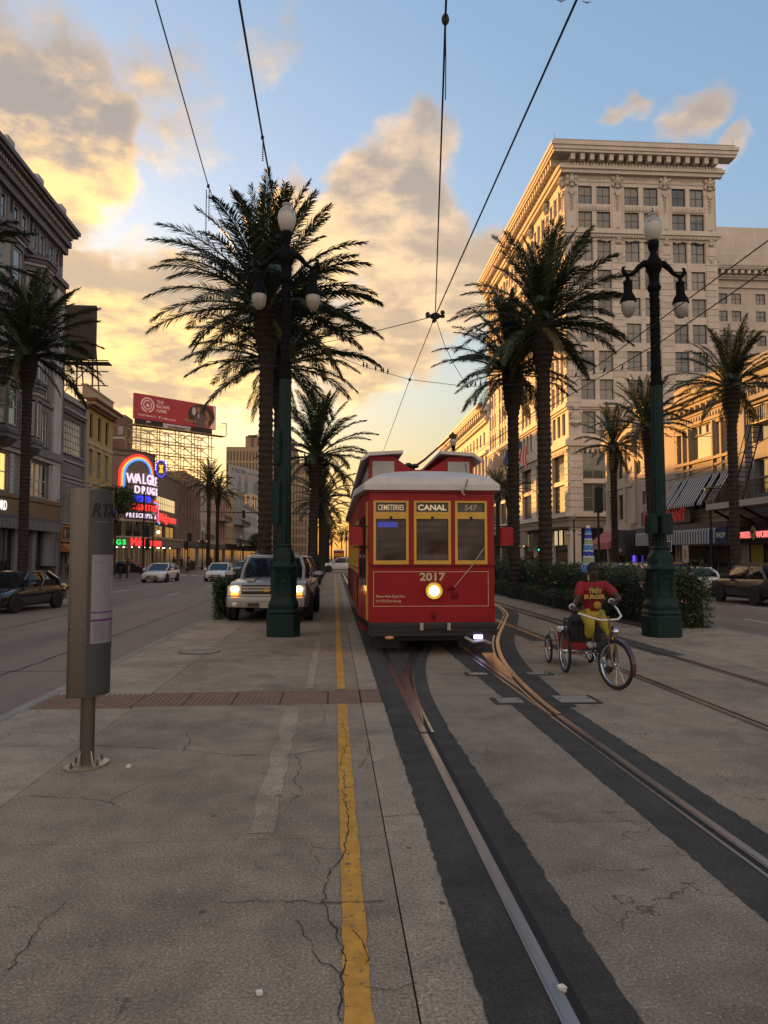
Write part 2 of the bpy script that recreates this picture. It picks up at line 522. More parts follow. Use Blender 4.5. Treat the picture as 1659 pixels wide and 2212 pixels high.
# tactile warning strip: ribbed tiles
tact = structure(MB().box(SB + .004, .63, 9.325, 10.40, -.034, -.018).build('tactile_strip', 'joint_dirt'))
def tile_mesh(w, d):
    b = MB().box(.006, w - .006, .006, d - .006, -.03, -.006)
    nx, ny = max(2, int(w / .062)), max(2, int(d / .13))
    for i in range(nx):
        for j in range(ny):
            x, y = (i + .5) * w / nx, (j + .5) * d / ny
            b.box(x - .013, x + .013, y - .05, y + .05, -.006, .003)
    return b.mesh('tile', 'tactile')
TY0, TY1 = 9.33, 10.32
tm = tile_mesh(.60, TY1 - TY0)
x_ = SB + .01
while x_ < .34:
    w_ = min(.60, .345 - x_)
    sk = (x_ - SB) * .035
    if w_ > .15: link('tile', tm if w_ > .59 else tile_mesh(w_, TY1 - TY0), tact, (x_, TY0 - .02 + sk * .6, 0))
    x_ += .603
link('tile', tile_mesh(.28, TY1 - TY0 - .02), tact, (.355, TY0 + .13, 0))

# black asphalt strips beside the rails
def zig(x, y0, y1, step=.22, amp=.012):
    n = int((y1 - y0) / step)
    return [(x + random.uniform(-amp, amp), y0 + (y1 - y0) * i / n) for i in range(n + 1)]
def strip(name, xa, xb, y0, y1, z, m, amp=.010, step=.06):
    a, b = zig(xa, y0, y1, step, amp), zig(xb, y0, y1, step, amp)
    n = len(a)
    return structure(MB().add([(x, y, z) for x, y in a] + [(x, y, z) for x, y in b], [(i, n + i, n + i + 1, i + 1) for i in range(n - 1)]).build(name, m))
strip('asphalt_strip', .620, 1.230, -3, 78.3, .0032, 'asphalt_black')
strip('asphalt_strip', 2.200, 2.890, -3, 78.3, .0032, 'asphalt_black')
MB().quad((.6, -3, -.02), (1.3, -3, -.02), (1.3, 78.3, -.02), (.6, 78.3, -.02)).quad((2.2, -3, -.02), (2.9, -3, -.02), (2.9, 78.3, -.02), (2.2, 78.3, -.02)).build('strip_bed', 'joint_dirt', med)
strip('asphalt_strip', 4.30, 4.85, 16, 78, .004, 'asphalt_black', .02)
strip('asphalt_strip', 6.02, 6.55, 13.5, 78, .004, 'asphalt_black', .02)
BR = [(2.60, 6.0), (2.60, 8.0), (2.64, 9.5), (2.74, 10.9), (2.90, 12.4), (3.12, 13.85), (3.46, 15.6), (3.80, 17.0), (4.12, 18.2), (4.62, 20.0), (5.02, 21.5), (5.40, 22.9), (5.75, 24.8), (6.00, 26.7), (6.16, 29), (6.23, 32)]
def spline(pts, k=6):
    out = []
    for i in range(len(pts) - 1):
        p0, p1, p2, p3 = [Vector((*pts[max(0, min(len(pts) - 1, j))], 0)) for j in (i - 1, i, i + 1, i + 2)]
        for s_ in range(k):
            t = s_ / k
            out.append(.5 * ((2 * p1) + (p2 - p0) * t + (2 * p0 - 5 * p1 + 4 * p2 - p3) * t * t + (3 * p1 - p0 - 3 * p2 + p3) * t ** 3))
    out.append(Vector((*pts[-1], 0)))
    return [(p.x, p.y) for p in out]
BRs = spline(BR)
BLs = [(x - 1.66 + .10 * max(0, min(1, (y - 12) / 10)), y + .1) for x, y in BRs if y > 7.4]
structure(MB().ribbon([p for p in BRs if p[1] > 8.8], -.36, .36, .0075).build('asphalt_strip', 'asphalt_black'))
structure(MB().ribbon([p for p in BLs if p[1] > 8.0], -.30, .30, .0065).build('asphalt_strip', 'asphalt_black'))
# rails: running head, flange groove and guard lip
def rail(name, pts, side, lab, m='rail_steel', z=.0, guard=True):
    t = thing(name, lab, 'rail', (0, 0, 0))
    MB().ribbon(pts, -.036, -.022, z + .009, .02).ribbon(pts, -.022, .022, z + .013, .02).ribbon(pts, .022, .036, z + .009, .02).build('rail_head', m, t)
    s = side
    MB().ribbon(pts, min(s * .036, s * .085), max(s * .036, s * .085), z + .0058).build('flange_groove', 'groove', t)
    if guard: MB().ribbon(pts, min(s * .085, s * .112), max(s * .085, s * .112), z + .0085, .02).build('guard_lip', m, t)
    return t
line = lambda x, y0, y1, n=40: [(x, y0 + (y1 - y0) * i / n) for i in range(n + 1)]
rail('tram_rail', line(.94, -3, 78.3), 1, 'left steel rail of the track that the red streetcar stands on', guard=False)
rail('tram_rail', line(2.60, -3, 78.3), -1, 'right steel rail of the track that the red streetcar stands on')
rail('tram_rail', line(4.62, -3, 78.3), 1, 'near rail of the empty track on the right, beside the tricycle', z=.005)
rail('tram_rail', line(6.25, -3, 78.3), -1, 'far rail of the empty track, in front of the right lamp post', z=.005)
rail('switch_rail', [p for p in BRs if p[1] > 8.4], -1, 'polished curved switch rail sweeping right beside the streetcar', 'rail_bright', .008)
rail('switch_rail', BLs, 1, 'curved switch rail branching off under the front of the streetcar', 'rail_steel', .007)
# frog plate and switch boxes
def plate(pts, lab, m='rail_bright', z=.012):
    o = MB().prism(pts, .004, z).build('switch_plate', m)
    return tag(o, lab, 'plate')
plate([(2.66, 11.2), (2.62, 12.2), (2.80, 14.0), (3.02, 14.0), (2.86, 12.4), (2.72, 11.2)], 'copper toned steel frog plate between the diverging rails', z=.0155)
plate([(.99, 8.2), (1.0, 11.2), (1.12, 11.9), (1.10, 10.6), (1.04, 8.8)], 'dull steel frog plate on the left rail ahead of the streetcar', 'rail_steel', .0145)
for x0, x1, y0, y1, lab in ((2.05, 2.46, 11.42, 11.72, 'small steel switch box cover left of the curved rail'), (2.98, 3.42, 11.40, 11.70, 'narrow steel switch box cover right of the curved rail'),
                            (2.02, 2.46, 9.22, 9.62, 'near steel switch box cover between the rails'), (2.80, 3.38, 9.20, 9.72, 'wide steel switch box cover beside the near switch point')):
    t = thing('switch_box', lab, 'cover plate')
    MB().box(x0, x1, y0, y1, .0, .0125).build('frame', 'asphalt_black', t)
    MB().bbox(x0 + .06, x1 - .07, y0 + .05, y1 - .05, .004, .018, .004).build('lid', 'kerb_stone', t)
    for q in (x0 + .1, x1 - .11): MB().lathe([(.016, .018), (.016, .024), (.008, .026)], 8, (q, (y0 + y1) / 2, 0)).build('bolt', 'dark_steel', t)
# yellow platform line, broken at the tactile strip, worn edges
for y0, y1 in ((-3, 9.38), (10.42, 21.7), (21.7, 78)):
    s_ = .10 if y1 < 60 else .3
    strip('platform_line', .045, .165, y0, y1, .0052, 'yellow_paint', .006, s_)
strip('pale_wear_band', -.56, -.40, 5.1, 9.2, .0036, 'worn_pale', .03, .3)
strip('pale_wear_band', -.40, -.28, 10.5, 16.5, .0036, 'worn_pale', .02, .3)
# cracks
mat('crack', (.018, .015, .012), .95)
def crack(pts, w=.008, seed=1):
    rnd = random.Random(seed)
    P = []
    for a, b in zip(pts[:-1], pts[1:]):
        d = math.hypot(b[0] - a[0], b[1] - a[1])
        n = max(2, int(d / .05))
        for i in range(n):
            t = i / n
            P.append((a[0] + (b[0] - a[0]) * t + rnd.uniform(-.018, .018), a[1] + (b[1] - a[1]) * t + rnd.uniform(-.018, .018)))
    P.append(pts[-1])
    n = len(P)
    b = MB()
    L, Q = [], []
    for i, p in enumerate(P):
        q0, q1 = P[max(0, i - 1)], P[min(n - 1, i + 1)]
        dx, dy = q1[0] - q0[0], q1[1] - q0[1]
        l = math.hypot(dx, dy) + 1e-6
        ww = w * rnd.uniform(.35, 1.0) / 2
        L.append((p[0] + dy / l * ww, p[1] - dx / l * ww, .0065))
        Q.append((p[0] - dy / l * ww, p[1] + dx / l * ww, .0065))
    b.add(L + Q, [(i, n + i, n + i + 1, i + 1) for i in range(n - 1)])
    b.build('crack', 'crack', med)
def gp(px, py): 
    p = at(px, py, Z=0)
    return (p.x, p.y)
for k, pl in enumerate([[(730, 2212), (742, 2060), (700, 1960), (700, 1940), (716, 1880), (745, 1840), (750, 1780), (742, 1700)],
                        [(480, 1952), (600, 1946), (680, 1952), (760, 1950), (830, 1948)], [(0, 1612), (200, 1612), (400, 1620), (500, 1632), (620, 1632), (700, 1620), (770, 1612)],
                        [(395, 1625), (410, 1600), (402, 1585)], [(640, 1632), (650, 1655), (632, 1690), (655, 1710)], [(690, 1522), (702, 1540), (700, 1560)],
                        [(740, 1560), (750, 1600), (735, 1650), (745, 1700)], [(790, 2130), (860, 2140), (900, 2125)], [(785, 1770), (820, 1765), (860, 1762), (920, 1760)],
                        [(1085, 1772), (1200, 1776), (1400, 1776)], [(750, 2110), (690, 2080), (640, 1990)], [(60, 1720), (220, 1728), (260, 1745)], [(790, 2085), (800, 2060), (760, 2010)],
                        [(20, 2100), (90, 2000), (140, 1950)], [(300, 1700), (240, 1730)], [(770, 1660), (790, 1640), (800, 1600)]]):
    crack([gp(*p) for p in pl], .010 if k < 3 else .007, k)
# tar seams, lane marks on the roads
mat('tar_seam', (.03, .028, .026), .7)
def rcrack(pts, w, z=-.1445, m='tar_seam', name='tar_seam', par=road_l):
    rnd = random.Random(len(pts) * 7 + int(pts[0][0] * 10))
    P = []
    for a, b in zip(pts[:-1], pts[1:]):
        n = max(2, int(math.hypot(b[0] - a[0], b[1] - a[1]) / .3))
        P += [(a[0] + (b[0] - a[0]) * i / n + rnd.uniform(-.03, .03), a[1] + (b[1] - a[1]) * i / n) for i in range(n)]
    P.append(pts[-1])
    MB().ribbon(P, -w / 2, w / 2, z).build(name, m, par)
rcrack([(-5.6, 4), (-5.5, 20), (-5.7, 60)], .035)
rcrack([(-9.0, 8), (-9.1, 78)], .05)
rcrack([(-12.7, 8), (-12.6, 78)], .05)
for y in (9.5, 13.2, 19, 26, 35, 46, 58): rcrack([(-16.2, y), (-12, y + .1), (-3.9, y + .15)], .03)
rcrack([(13, 10), (13.1, 78)], .045, par=road_r)
rcrack([(16.2, 10), (16.1, 78)], .045, par=road_r)
for y in (14, 22, 31, 44): rcrack([(10, y), (19.2, y + .1)], .03, par=road_r)
def dash(xc, ys, par, w=.11, L=3.0, name='lane_mark'):
    for y in ys: MB().box(xc - w / 2, xc + w / 2, y, y + L, -.149, -.1425).build(name, 'white_paint', par)
dash(-8.4, range(14, 76, 12), road_l)
dash(-12.2, range(18, 76, 12), road_l)
dash(12.95, [12, 19.3, 31, 43, 55, 67], road_r, L=3.4)
dash(16.2, [26, 38, 50, 62], road_r)
for i in range(11): MB().box(XK0 - 11.6 + i * 1.05, XK0 - 11.1 + i * 1.05, YX0 - 3.3, YX0 - .4, -.149, -.1425).build('crossing_bar', 'white_paint', road_l)
for y in (53.4, 56.5, 60.5): MB().box(.2, .86, y, y + .35, .004, .0095).build('stop_mark', 'white_paint', med)
# manhole, small covers and litter
mh = thing('manhole_cover', 'round cast manhole cover set in the concrete left of the near lamp post', 'manhole cover', (*gp(430, 1408), 0))
MB().lathe([(.40, .0), (.40, .012), (.37, .014), (.365, .010)], 32).build('rim', 'dark_steel', mh)
b_ = MB().lathe([(.362, .001), (.362, .012)], 32)
for i in range(-5, 6):
    for j in range(-5, 6):
        if i * i + j * j < 26: b_.box(i * .064 - .022, i * .064 + .022, j * .064 - .022, j * .064 + .022, .012, .017)
b_.build('lid', 'kerb_stone', mh)
vc = thing('valve_cover', 'small round valve cover in the concrete near the kerb', 'cover plate', (*gp(390, 1440), 0))
MB().lathe([(.11, .0), (.11, .012), (.09, .015)], 20).build('lid', 'kerb_stone', vc)
def scrap(px, py, sz, lab, seed):
    rnd = random.Random(seed)
    b = MB()
    n = 9
    top = [Vector((math.cos(2 * math.pi * i / n) * sz * rnd.uniform(.6, 1), math.sin(2 * math.pi * i / n) * sz * rnd.uniform(.5, .9), rnd.uniform(.008, .02) + .4 * sz * rnd.random())) for i in range(n)]
    bot = [Vector((p.x * .8, p.y * .8, .004)) for p in top]
    mid = [Vector((p.x * .4, p.y * .4, sz * rnd.uniform(.5, 1.1))) for p in top]
    b.rings([bot, top, mid])
    tag(b.build('paper_scrap', 'litter', None, (*gp(px, py), 0)), lab, 'litter')
scrap(1215, 2142, .028, 'crumpled white paper lying on the near tram rail', 3)
scrap(278, 1659, .030, 'torn white paper scrap on the concrete beside the stop sign base', 5)
scrap(560, 2150, .022, 'pale leaf scrap low in the foreground concrete', 8)

# ------------------------------------------------------------------ palms, hedges, trees
mat('frond_leaf', (.028, .042, .014), .45, var=.35, vscale=.6, spec=.4)
mat('frond_leaf_dry', (.075, .070, .022), .5, var=.35, vscale=.6)
mat('palm_bark', (.024, .016, .011), .95, var=.45, vscale=5, bump=.5, bscale=25)
mat('hedge_leaf', (.022, .045, .013), .45, var=.45, vscale=2.2)
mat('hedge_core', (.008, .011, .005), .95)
mat('tree_leaf', (.055, .085, .022), .5, var=.4, vscale=1.5)
mat('flower_pink', (.60, .36, .34), .7, var=.2)
mat('bark', (.045, .032, .022), .95, var=.3, bump=.5)

def frond_mesh(e0, droop, seed, dry=False):
    """one feather frond of length 1 leaving the origin along +x, rising at e0 degrees and bending under its weight"""
    rnd = random.Random(seed)
    NS = 16
    P, T = [Vector((0, 0, 0))], []
    for i in range(NS):
        s = (i + .5) / NS
        a = R(e0 - droop * s ** 1.55)
        d = Vector((math.cos(a), 0, math.sin(a)))
        T.append(d)
        P.append(P[-1] + d / NS)
    T.append(T[-1])
    sw = rnd.uniform(-.10, .10)
    for i, p in enumerate(P): p.y = sw * (i / NS) ** 2
    b = MB()
    b.tube(P, [.013 * (1 - .85 * i / NS) + .001 for i in range(NS + 1)], 3, False)
    NL = 96
    vs, fs = [], []
    for k in range(NL):
        s = .14 + .86 * (k + .5) / NL
        f = s * NS
        i = min(NS - 1, int(f))
        p = P[i].lerp(P[i + 1], f - i)
        d = T[i]
        up = Vector((-d.z, 0, d.x))
        prof = min(1., (s - .08) / .22) * (1.0 if s < .75 else 1.0 - .62 * (s - .75) / .25)
        for sd in (-1, 1):
            L = .135 * prof * rnd.uniform(.85, 1.12)
            fw = R(48 - 22 * s + rnd.uniform(-7, 7))
            lift = R(rnd.choice((24, 6, -8)) + rnd.uniform(-8, 8))
            lat = Vector((0, sd, 0)) * math.cos(lift) + up * math.sin(lift)
            q = (lat * math.cos(R(90) - fw + R(10)) + d * math.sin(R(90) - fw + R(10)))
            q = (lat * math.sin(fw + R(8)) + d * math.cos(fw + R(8))).normalized()
            tip = p + q * L + Vector((0, 0, -.16 * L))
            wv = q.cross(up).normalized() * .0050 * rnd.uniform(.8, 1.2)
            if rnd.random() < .5: wv = (wv + up * .006).normalized() * .0050
            m1 = p + q * L * .40
            o = len(vs)
            vs += [p, m1 + wv, tip, m1 - wv]
            fs += [(o, o + 1, o + 2, o + 3)]
    b.add(vs, fs)
    return b.mesh('frond', 'frond_leaf_dry' if dry else 'frond_leaf')
FR = [[frond_mesh(e, dr, 100 * i + j) for j in range(2)] for i, (e, dr) in enumerate(((86, 26), (70, 38), (54, 50), (38, 56), (22, 54), (4, 46), (-22, 38)))]
FRD = [frond_mesh(-38, 34, 991, True), frond_mesh(-12, 62, 992, True)]

def trunk_mesh(h, r, seed, boot=1.85, boot_len=2.3, lean=(0, 0)):
    rnd = random.Random(seed)
    rows, N = int(h / .115), 15
    vs, fs = [], []
    for k in range(rows + 1):
        z = h * k / rows
        top = max(0., 1 - (h - z) / boot_len)
        rr = r * (1 + .22 * math.exp(-z / .5)) * (1 + (boot - 1) * math.sin(min(1., top * 1.5) * math.pi / 2) * (1 if top < .85 else 1 - (top - .85) * 2.5))
        t = z / h
        cx, cy = lean[0] * t ** 1.6, lean[1] * t ** 1.6
        for i in range(N):
            a = 2 * math.pi * (i + .5 * (k % 2)) / N
            j = 1 + (.085 if k % 2 else -.05) * rnd.uniform(.4, 1.5)
            vs.append((cx + rr * j * math.cos(a), cy + rr * j * math.sin(a), z))
    for k in range(rows):
        for i in range(N):
            fs.append((k * N + i, k * N + (i + 1) % N, (k + 1) * N + (i + 1) % N, (k + 1) * N + i))
    fs.append(tuple(range(rows * N, rows * N + N)))
    return MB().add(vs, fs).mesh('trunk', 'palm_bark')

def palm(x, y, h, L, seed, lab, r=.24, nf=54, lean=(0, 0), group='date palms along the street', base_z=0., up=1.0):
    rnd = random.Random(seed)
    t = thing('palm_tree', lab, 'palm tree', (x, y, base_z), 0, group)
    link('trunk', trunk_mesh(h, r, seed, lean=lean), t)
    for i in range(nf):
        u = (i + .5) / nf
        az = i * 2.39996 + rnd.uniform(-.25, .25)
        # upright in the heart, arching outwards below
        ci = min(5, int((u ** 1.05) * 6.1 + rnd.uniform(-.35, .35)))
        if i % 17 == 16: ci = 6
        ci = max(0, ci)
        l = L * rnd.uniform(.88, 1.08) * (1.0 if ci < 5 else .92) * (up if ci < 2 else 1)
        link('frond', FR[ci][rnd.randint(0, 1)], t, (lean[0] + .12 * math.cos(az), lean[1] + .12 * math.sin(az), h - .05 - .35 * u), (rnd.uniform(-.10, .10), rnd.uniform(-.09, .09), az), None, l)
    for i in range(6):
        az = rnd.uniform(0, 6.28)
        link('frond', FRD[i % 2], t, (lean[0] + .15 * math.cos(az), lean[1] + .15 * math.sin(az), h - .55), (0, 0, az), None, L * rnd.uniform(.5, .75))
    return t
def palm_px(px, py, Y, L, seed, lab, X=None, **k):
    p = at(px, py, Y=Y) if X is None else at(px, py, X=X)
    return palm(p.x, p.y, p.z, L, seed, lab, **k)
palm_px(577, 650, 26.8, 4.45, 11, 'tall date palm on the median right behind the near left lamp post', r=.25, nf=74)
palm_px(606, 772, 31.0, 4.1, 12, 'second date palm in the left median row, half hidden by the first', r=.25, nf=64)
palm_px(674, 975, 46.0, 4.1, 13, 'third date palm in the left median row, left of the second lamp post', r=.26, lean=(.3, 0))
palm_px(694, 1072, 70.0, 4.0, 14, 'fourth date palm down the left median row', nf=44)
palm_px(700, 1102, 100.0, 4.0, 15, 'fifth date palm down the left median row', nf=36)
palm_px(706, 1126, 135.0, 4.0, 16, 'sixth, small looking date palm down the left median row', nf=30)
palm_px(710, 1147, 180.0, 4.2, 17, 'farthest date palm of the left median row', nf=26)
palm_px(1172, 685, 29.5, 3.75, 21, 'taller date palm on the right median in front of the pale hotel', r=.27, nf=70)
palm_px(1107, 790, 32.5, 3.5, 22, 'date palm on the right median nearest the streetcar roof', r=.25, nf=64)
palm_px(62, 756, None, 4.7, 31, 'date palm on the left pavement in front of the grey bay windowed building', X=-18.0, r=.27, nf=70)
palm_px(-150, 575, None, 4.9, 32, 'date palm at the left border of which only frond tips show', X=-18.0, r=.27)
palm_px(452, 1042, None, 3.6, 33, 'left of the two far date palms beyond the neon drugstore', X=-18.0, r=.26, nf=44)
palm_px(471, 1066, None, 3.5, 34, 'right of the two far date palms beyond the neon drugstore', X=-18.0, r=.26, nf=40)
palm_px(1324, 955, None, 3.0, 41, 'slender date palm before the narrow cream building on the right pavement', X=20.3, r=.23, nf=46)
palm_px(1404, 910, None, 3.2, 42, 'date palm behind the right lamp post on the right pavement', X=20.3, r=.23, nf=46, lean=(-.3, 0))
palm_px(1578, 824, None, 3.2, 43, 'date palm at right in front of the striped awnings', X=20.3, r=.24, nf=52)
palm_px(1075, 1053, None, 3.0, 44, 'left of two far palms seen past the streetcar roof', X=20.3, r=.24, nf=34)
palm_px(1099, 1056, None, 3.0, 45, 'right of two far palms seen past the streetcar roof', X=20.3, r=.24, nf=34)
for k, (px, py, Y, lab) in enumerate(((738, 1160, 330, 'far palm on the horizon left of the streetcar'), (748, 1158, 300, 'far palm on the horizon close to the streetcar side'), (716, 1166, 260, 'far palm on the horizon right of the lamp row'))):
    palm_px(px, py, Y, 4.6, 60 + k, lab, nf=22)

def leaf_cloud(n, sampler, l, w, seed, bend=.3, updir=.3):
    """n small leaves at sampled places; returns an MB-like mesh"""
    rng = np.random.default_rng(seed)
    P = sampler(rng, n)
    d = rng.normal(size=(n, 3))
    d[:, 2] += updir
    d /= np.linalg.norm(d, axis=1)[:, None]
    e = np.cross(d, rng.normal(size=(n, 3)))
    e /= np.linalg.norm(e, axis=1)[:, None] + 1e-9
    ll = (l * rng.uniform(.6, 1.25, n))[:, None]
    ww = (w * rng.uniform(.7, 1.2, n))[:, None]
    V = np.stack([P, P + d * ll * .5 + e * ww, P + d * ll, P + d * ll * .5 - e * ww], 1).reshape(-1, 3)
    return V
def leaf_obj(name, V, m, parent, kind='stuff'):
    n = len(V) // 4
    me = bpy.data.meshes.new(name)
    me.vertices.add(n * 4)
    me.vertices.foreach_set('co', V.astype(np.float32).ravel())
    me.loops.add(n * 4)
    me.loops.foreach_set('vertex_index', np.arange(n * 4, dtype=np.int32))
    me.polygons.add(n)
    me.polygons.foreach_set('loop_start', np.arange(0, n * 4, 4, dtype=np.int32))
    me.update(calc_edges=True)
    me.materials.append(MATS[m])
    return link(name, me, parent, kind=kind)
def hedge(lab, x0, x1, y0, y1, h, n, seed, l=.11, w=.014, flowers=0, lumps=.10):
    t = thing('hedge', lab, 'hedge', (0, 0, 0))
    rng0 = np.random.default_rng(seed)
    ph = rng0.uniform(0, 6.28, 6)
    def top(y): return h * (1 + lumps * np.sin(y * 1.3 + ph[0]) + lumps * .7 * np.sin(y * 3.1 + ph[1]) + lumps * .5 * np.sin(y * 6.3 + ph[2]))
    def bulge(y): return .10 * np.sin(y * 2.1 + ph[3]) + .06 * np.sin(y * 5.2 + ph[4])
    def samp(rng, n):
        y = rng.uniform(y0, y1, n)
        f = rng.random(n)
        z = top(y) * rng.random(n) ** .7
        x = np.where(f < .45, x0 - bulge(y) + rng.exponential(.06, n), np.where(f < .6, x1 + bulge(y) - rng.exponential(.06, n), rng.uniform(x0, x1, n)))
        z = np.where(f >= .6, top(y) - rng.exponential(.07, n), z)
        e = rng.random(n) < .10
        y = np.where(e, y0 - .25 + rng.exponential(.28, n), y)
        x = np.where(e, rng.uniform(x0, x1, n), x)
        z = np.where(e, top(y) * rng.random(n), z)
        return np.stack([x, y, np.maximum(z, .02)], 1)
    leaf_obj('foliage', leaf_cloud(n, samp, l, w, seed), 'hedge_leaf', t)
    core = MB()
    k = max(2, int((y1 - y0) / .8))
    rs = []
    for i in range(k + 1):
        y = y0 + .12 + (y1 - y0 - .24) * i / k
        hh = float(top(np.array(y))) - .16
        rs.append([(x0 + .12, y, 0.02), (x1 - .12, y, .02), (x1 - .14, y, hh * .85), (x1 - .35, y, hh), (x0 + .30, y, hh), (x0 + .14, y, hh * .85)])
    core.rings(rs).build('foliage_core', 'hedge_core', t)  # solid dark filler added inside to stop views through the leaves
    if flowers:
        rng = np.random.default_rng(seed + 5)
        V = []
        for _ in range(flowers):
            c = samp(rng, 1)[0] + np.array([-.03, 0, .05])
            V.append(leaf_cloud(9, lambda r_, q, c=c: c + r_.normal(scale=.022, size=(q, 3)), .07, .026, int(rng.integers(1e6))))
        leaf_obj('blossom', np.concatenate(V), 'flower_pink', t)
    return t
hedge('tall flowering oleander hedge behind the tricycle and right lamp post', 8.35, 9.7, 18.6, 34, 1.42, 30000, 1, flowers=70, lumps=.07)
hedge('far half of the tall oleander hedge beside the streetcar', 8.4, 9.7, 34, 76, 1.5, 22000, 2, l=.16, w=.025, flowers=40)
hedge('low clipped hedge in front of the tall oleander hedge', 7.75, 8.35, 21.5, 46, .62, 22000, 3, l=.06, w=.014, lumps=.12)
hedge('leafy bush squeezed between the silver pickup and the road kerb', -3.52, -3.22, 22.0, 27.5, 1.10, 7000, 4, l=.10, w=.016, lumps=.14)
hedge('low hedge along the median behind the silver pickup', -2.6, -1.05, 27, 46.8, .82, 18000, 5, l=.09, w=.016, lumps=.10)
hedge('farther low hedge on the left median past the second lamp post', -2.6, -1.05, 49, 76, .85, 9000, 6, l=.14, w=.03, lumps=.10)
hedge('hedge across the street intersection on the left median', -2.8, -1.2, 90, 140, .9, 5000, 7, l=.22, w=.05)
hedge('hedge across the street intersection on the right median', 8.2, 9.6, 90, 140, 1.2, 5000, 8, l=.22, w=.05)
# fallen leaves at the hedge foot
mat('leaf_litter', (.085, .040, .020), .9, var=.4)
def lsamp(rng, n): return np.stack([rng.normal(8.35, .32, n), rng.uniform(17.6, 30, n), np.abs(rng.normal(.012, .008, n)) + .004], 1)
Vl = leaf_cloud(2200, lsamp, .06, .012, 77, updir=0)
Vl[:, 2] = np.clip(Vl[:, 2], .004, .03)
o_ = leaf_obj('leaf_litter', Vl, 'leaf_litter', None)
tag(o_, 'dry brown leaf litter at the foot of the right hedge', 'leaf litter')

def tree(x, y, h, cr, seed, lab, n=7000, l=.22, w=.07):
    rnd = random.Random(seed)
    t = thing('street_tree', lab, 'tree', (x, y, 0))
    b = MB().tube([(0, 0, 0), (.05, 0, h * .35), (0, .05, h * .6), (.05, 0, h * .85)], [.14, .11, .08, .03], 8)
    cl = []
    for i in range(11):
        a, e = rnd.uniform(0, 6.28), rnd.uniform(-.2, 1.1)
        c = Vector((math.cos(a) * math.cos(e) * cr * .7, math.sin(a) * math.cos(e) * cr * .7, h * .68 + math.sin(e) * cr * .75))
        cl.append((c, rnd.uniform(.30, .5) * cr))
        b.tube([(0, 0, h * .5), (c.x * .5, c.y * .5, (c.z + h * .5) / 2), tuple(c)], [.05, .035, .012], 5)
    b.build('trunk', 'bark', t)
    def samp(rng, n):
        k = rng.integers(0, len(cl), n)
        C = np.array([tuple(c) for c, _ in cl])[k]
        rr = np.array([q for _, q in cl])[k]
        d = rng.normal(size=(n, 3))
        d /= np.linalg.norm(d, axis=1)[:, None]
        return C + d * (rr * rng.random(n) ** .4)[:, None]
    leaf_obj('crown', leaf_cloud(n, samp, l, w, seed), 'tree_leaf', t)
    return t
tree(-20.9, 72.0, 9.4, 2.1, 5, 'small green street tree in front of the rainbow neon sign', 9000)
tree(-19.0, 190, 7.0, 3.0, 6, 'dark far street tree beyond the balcony houses', 3000, .4, .15)

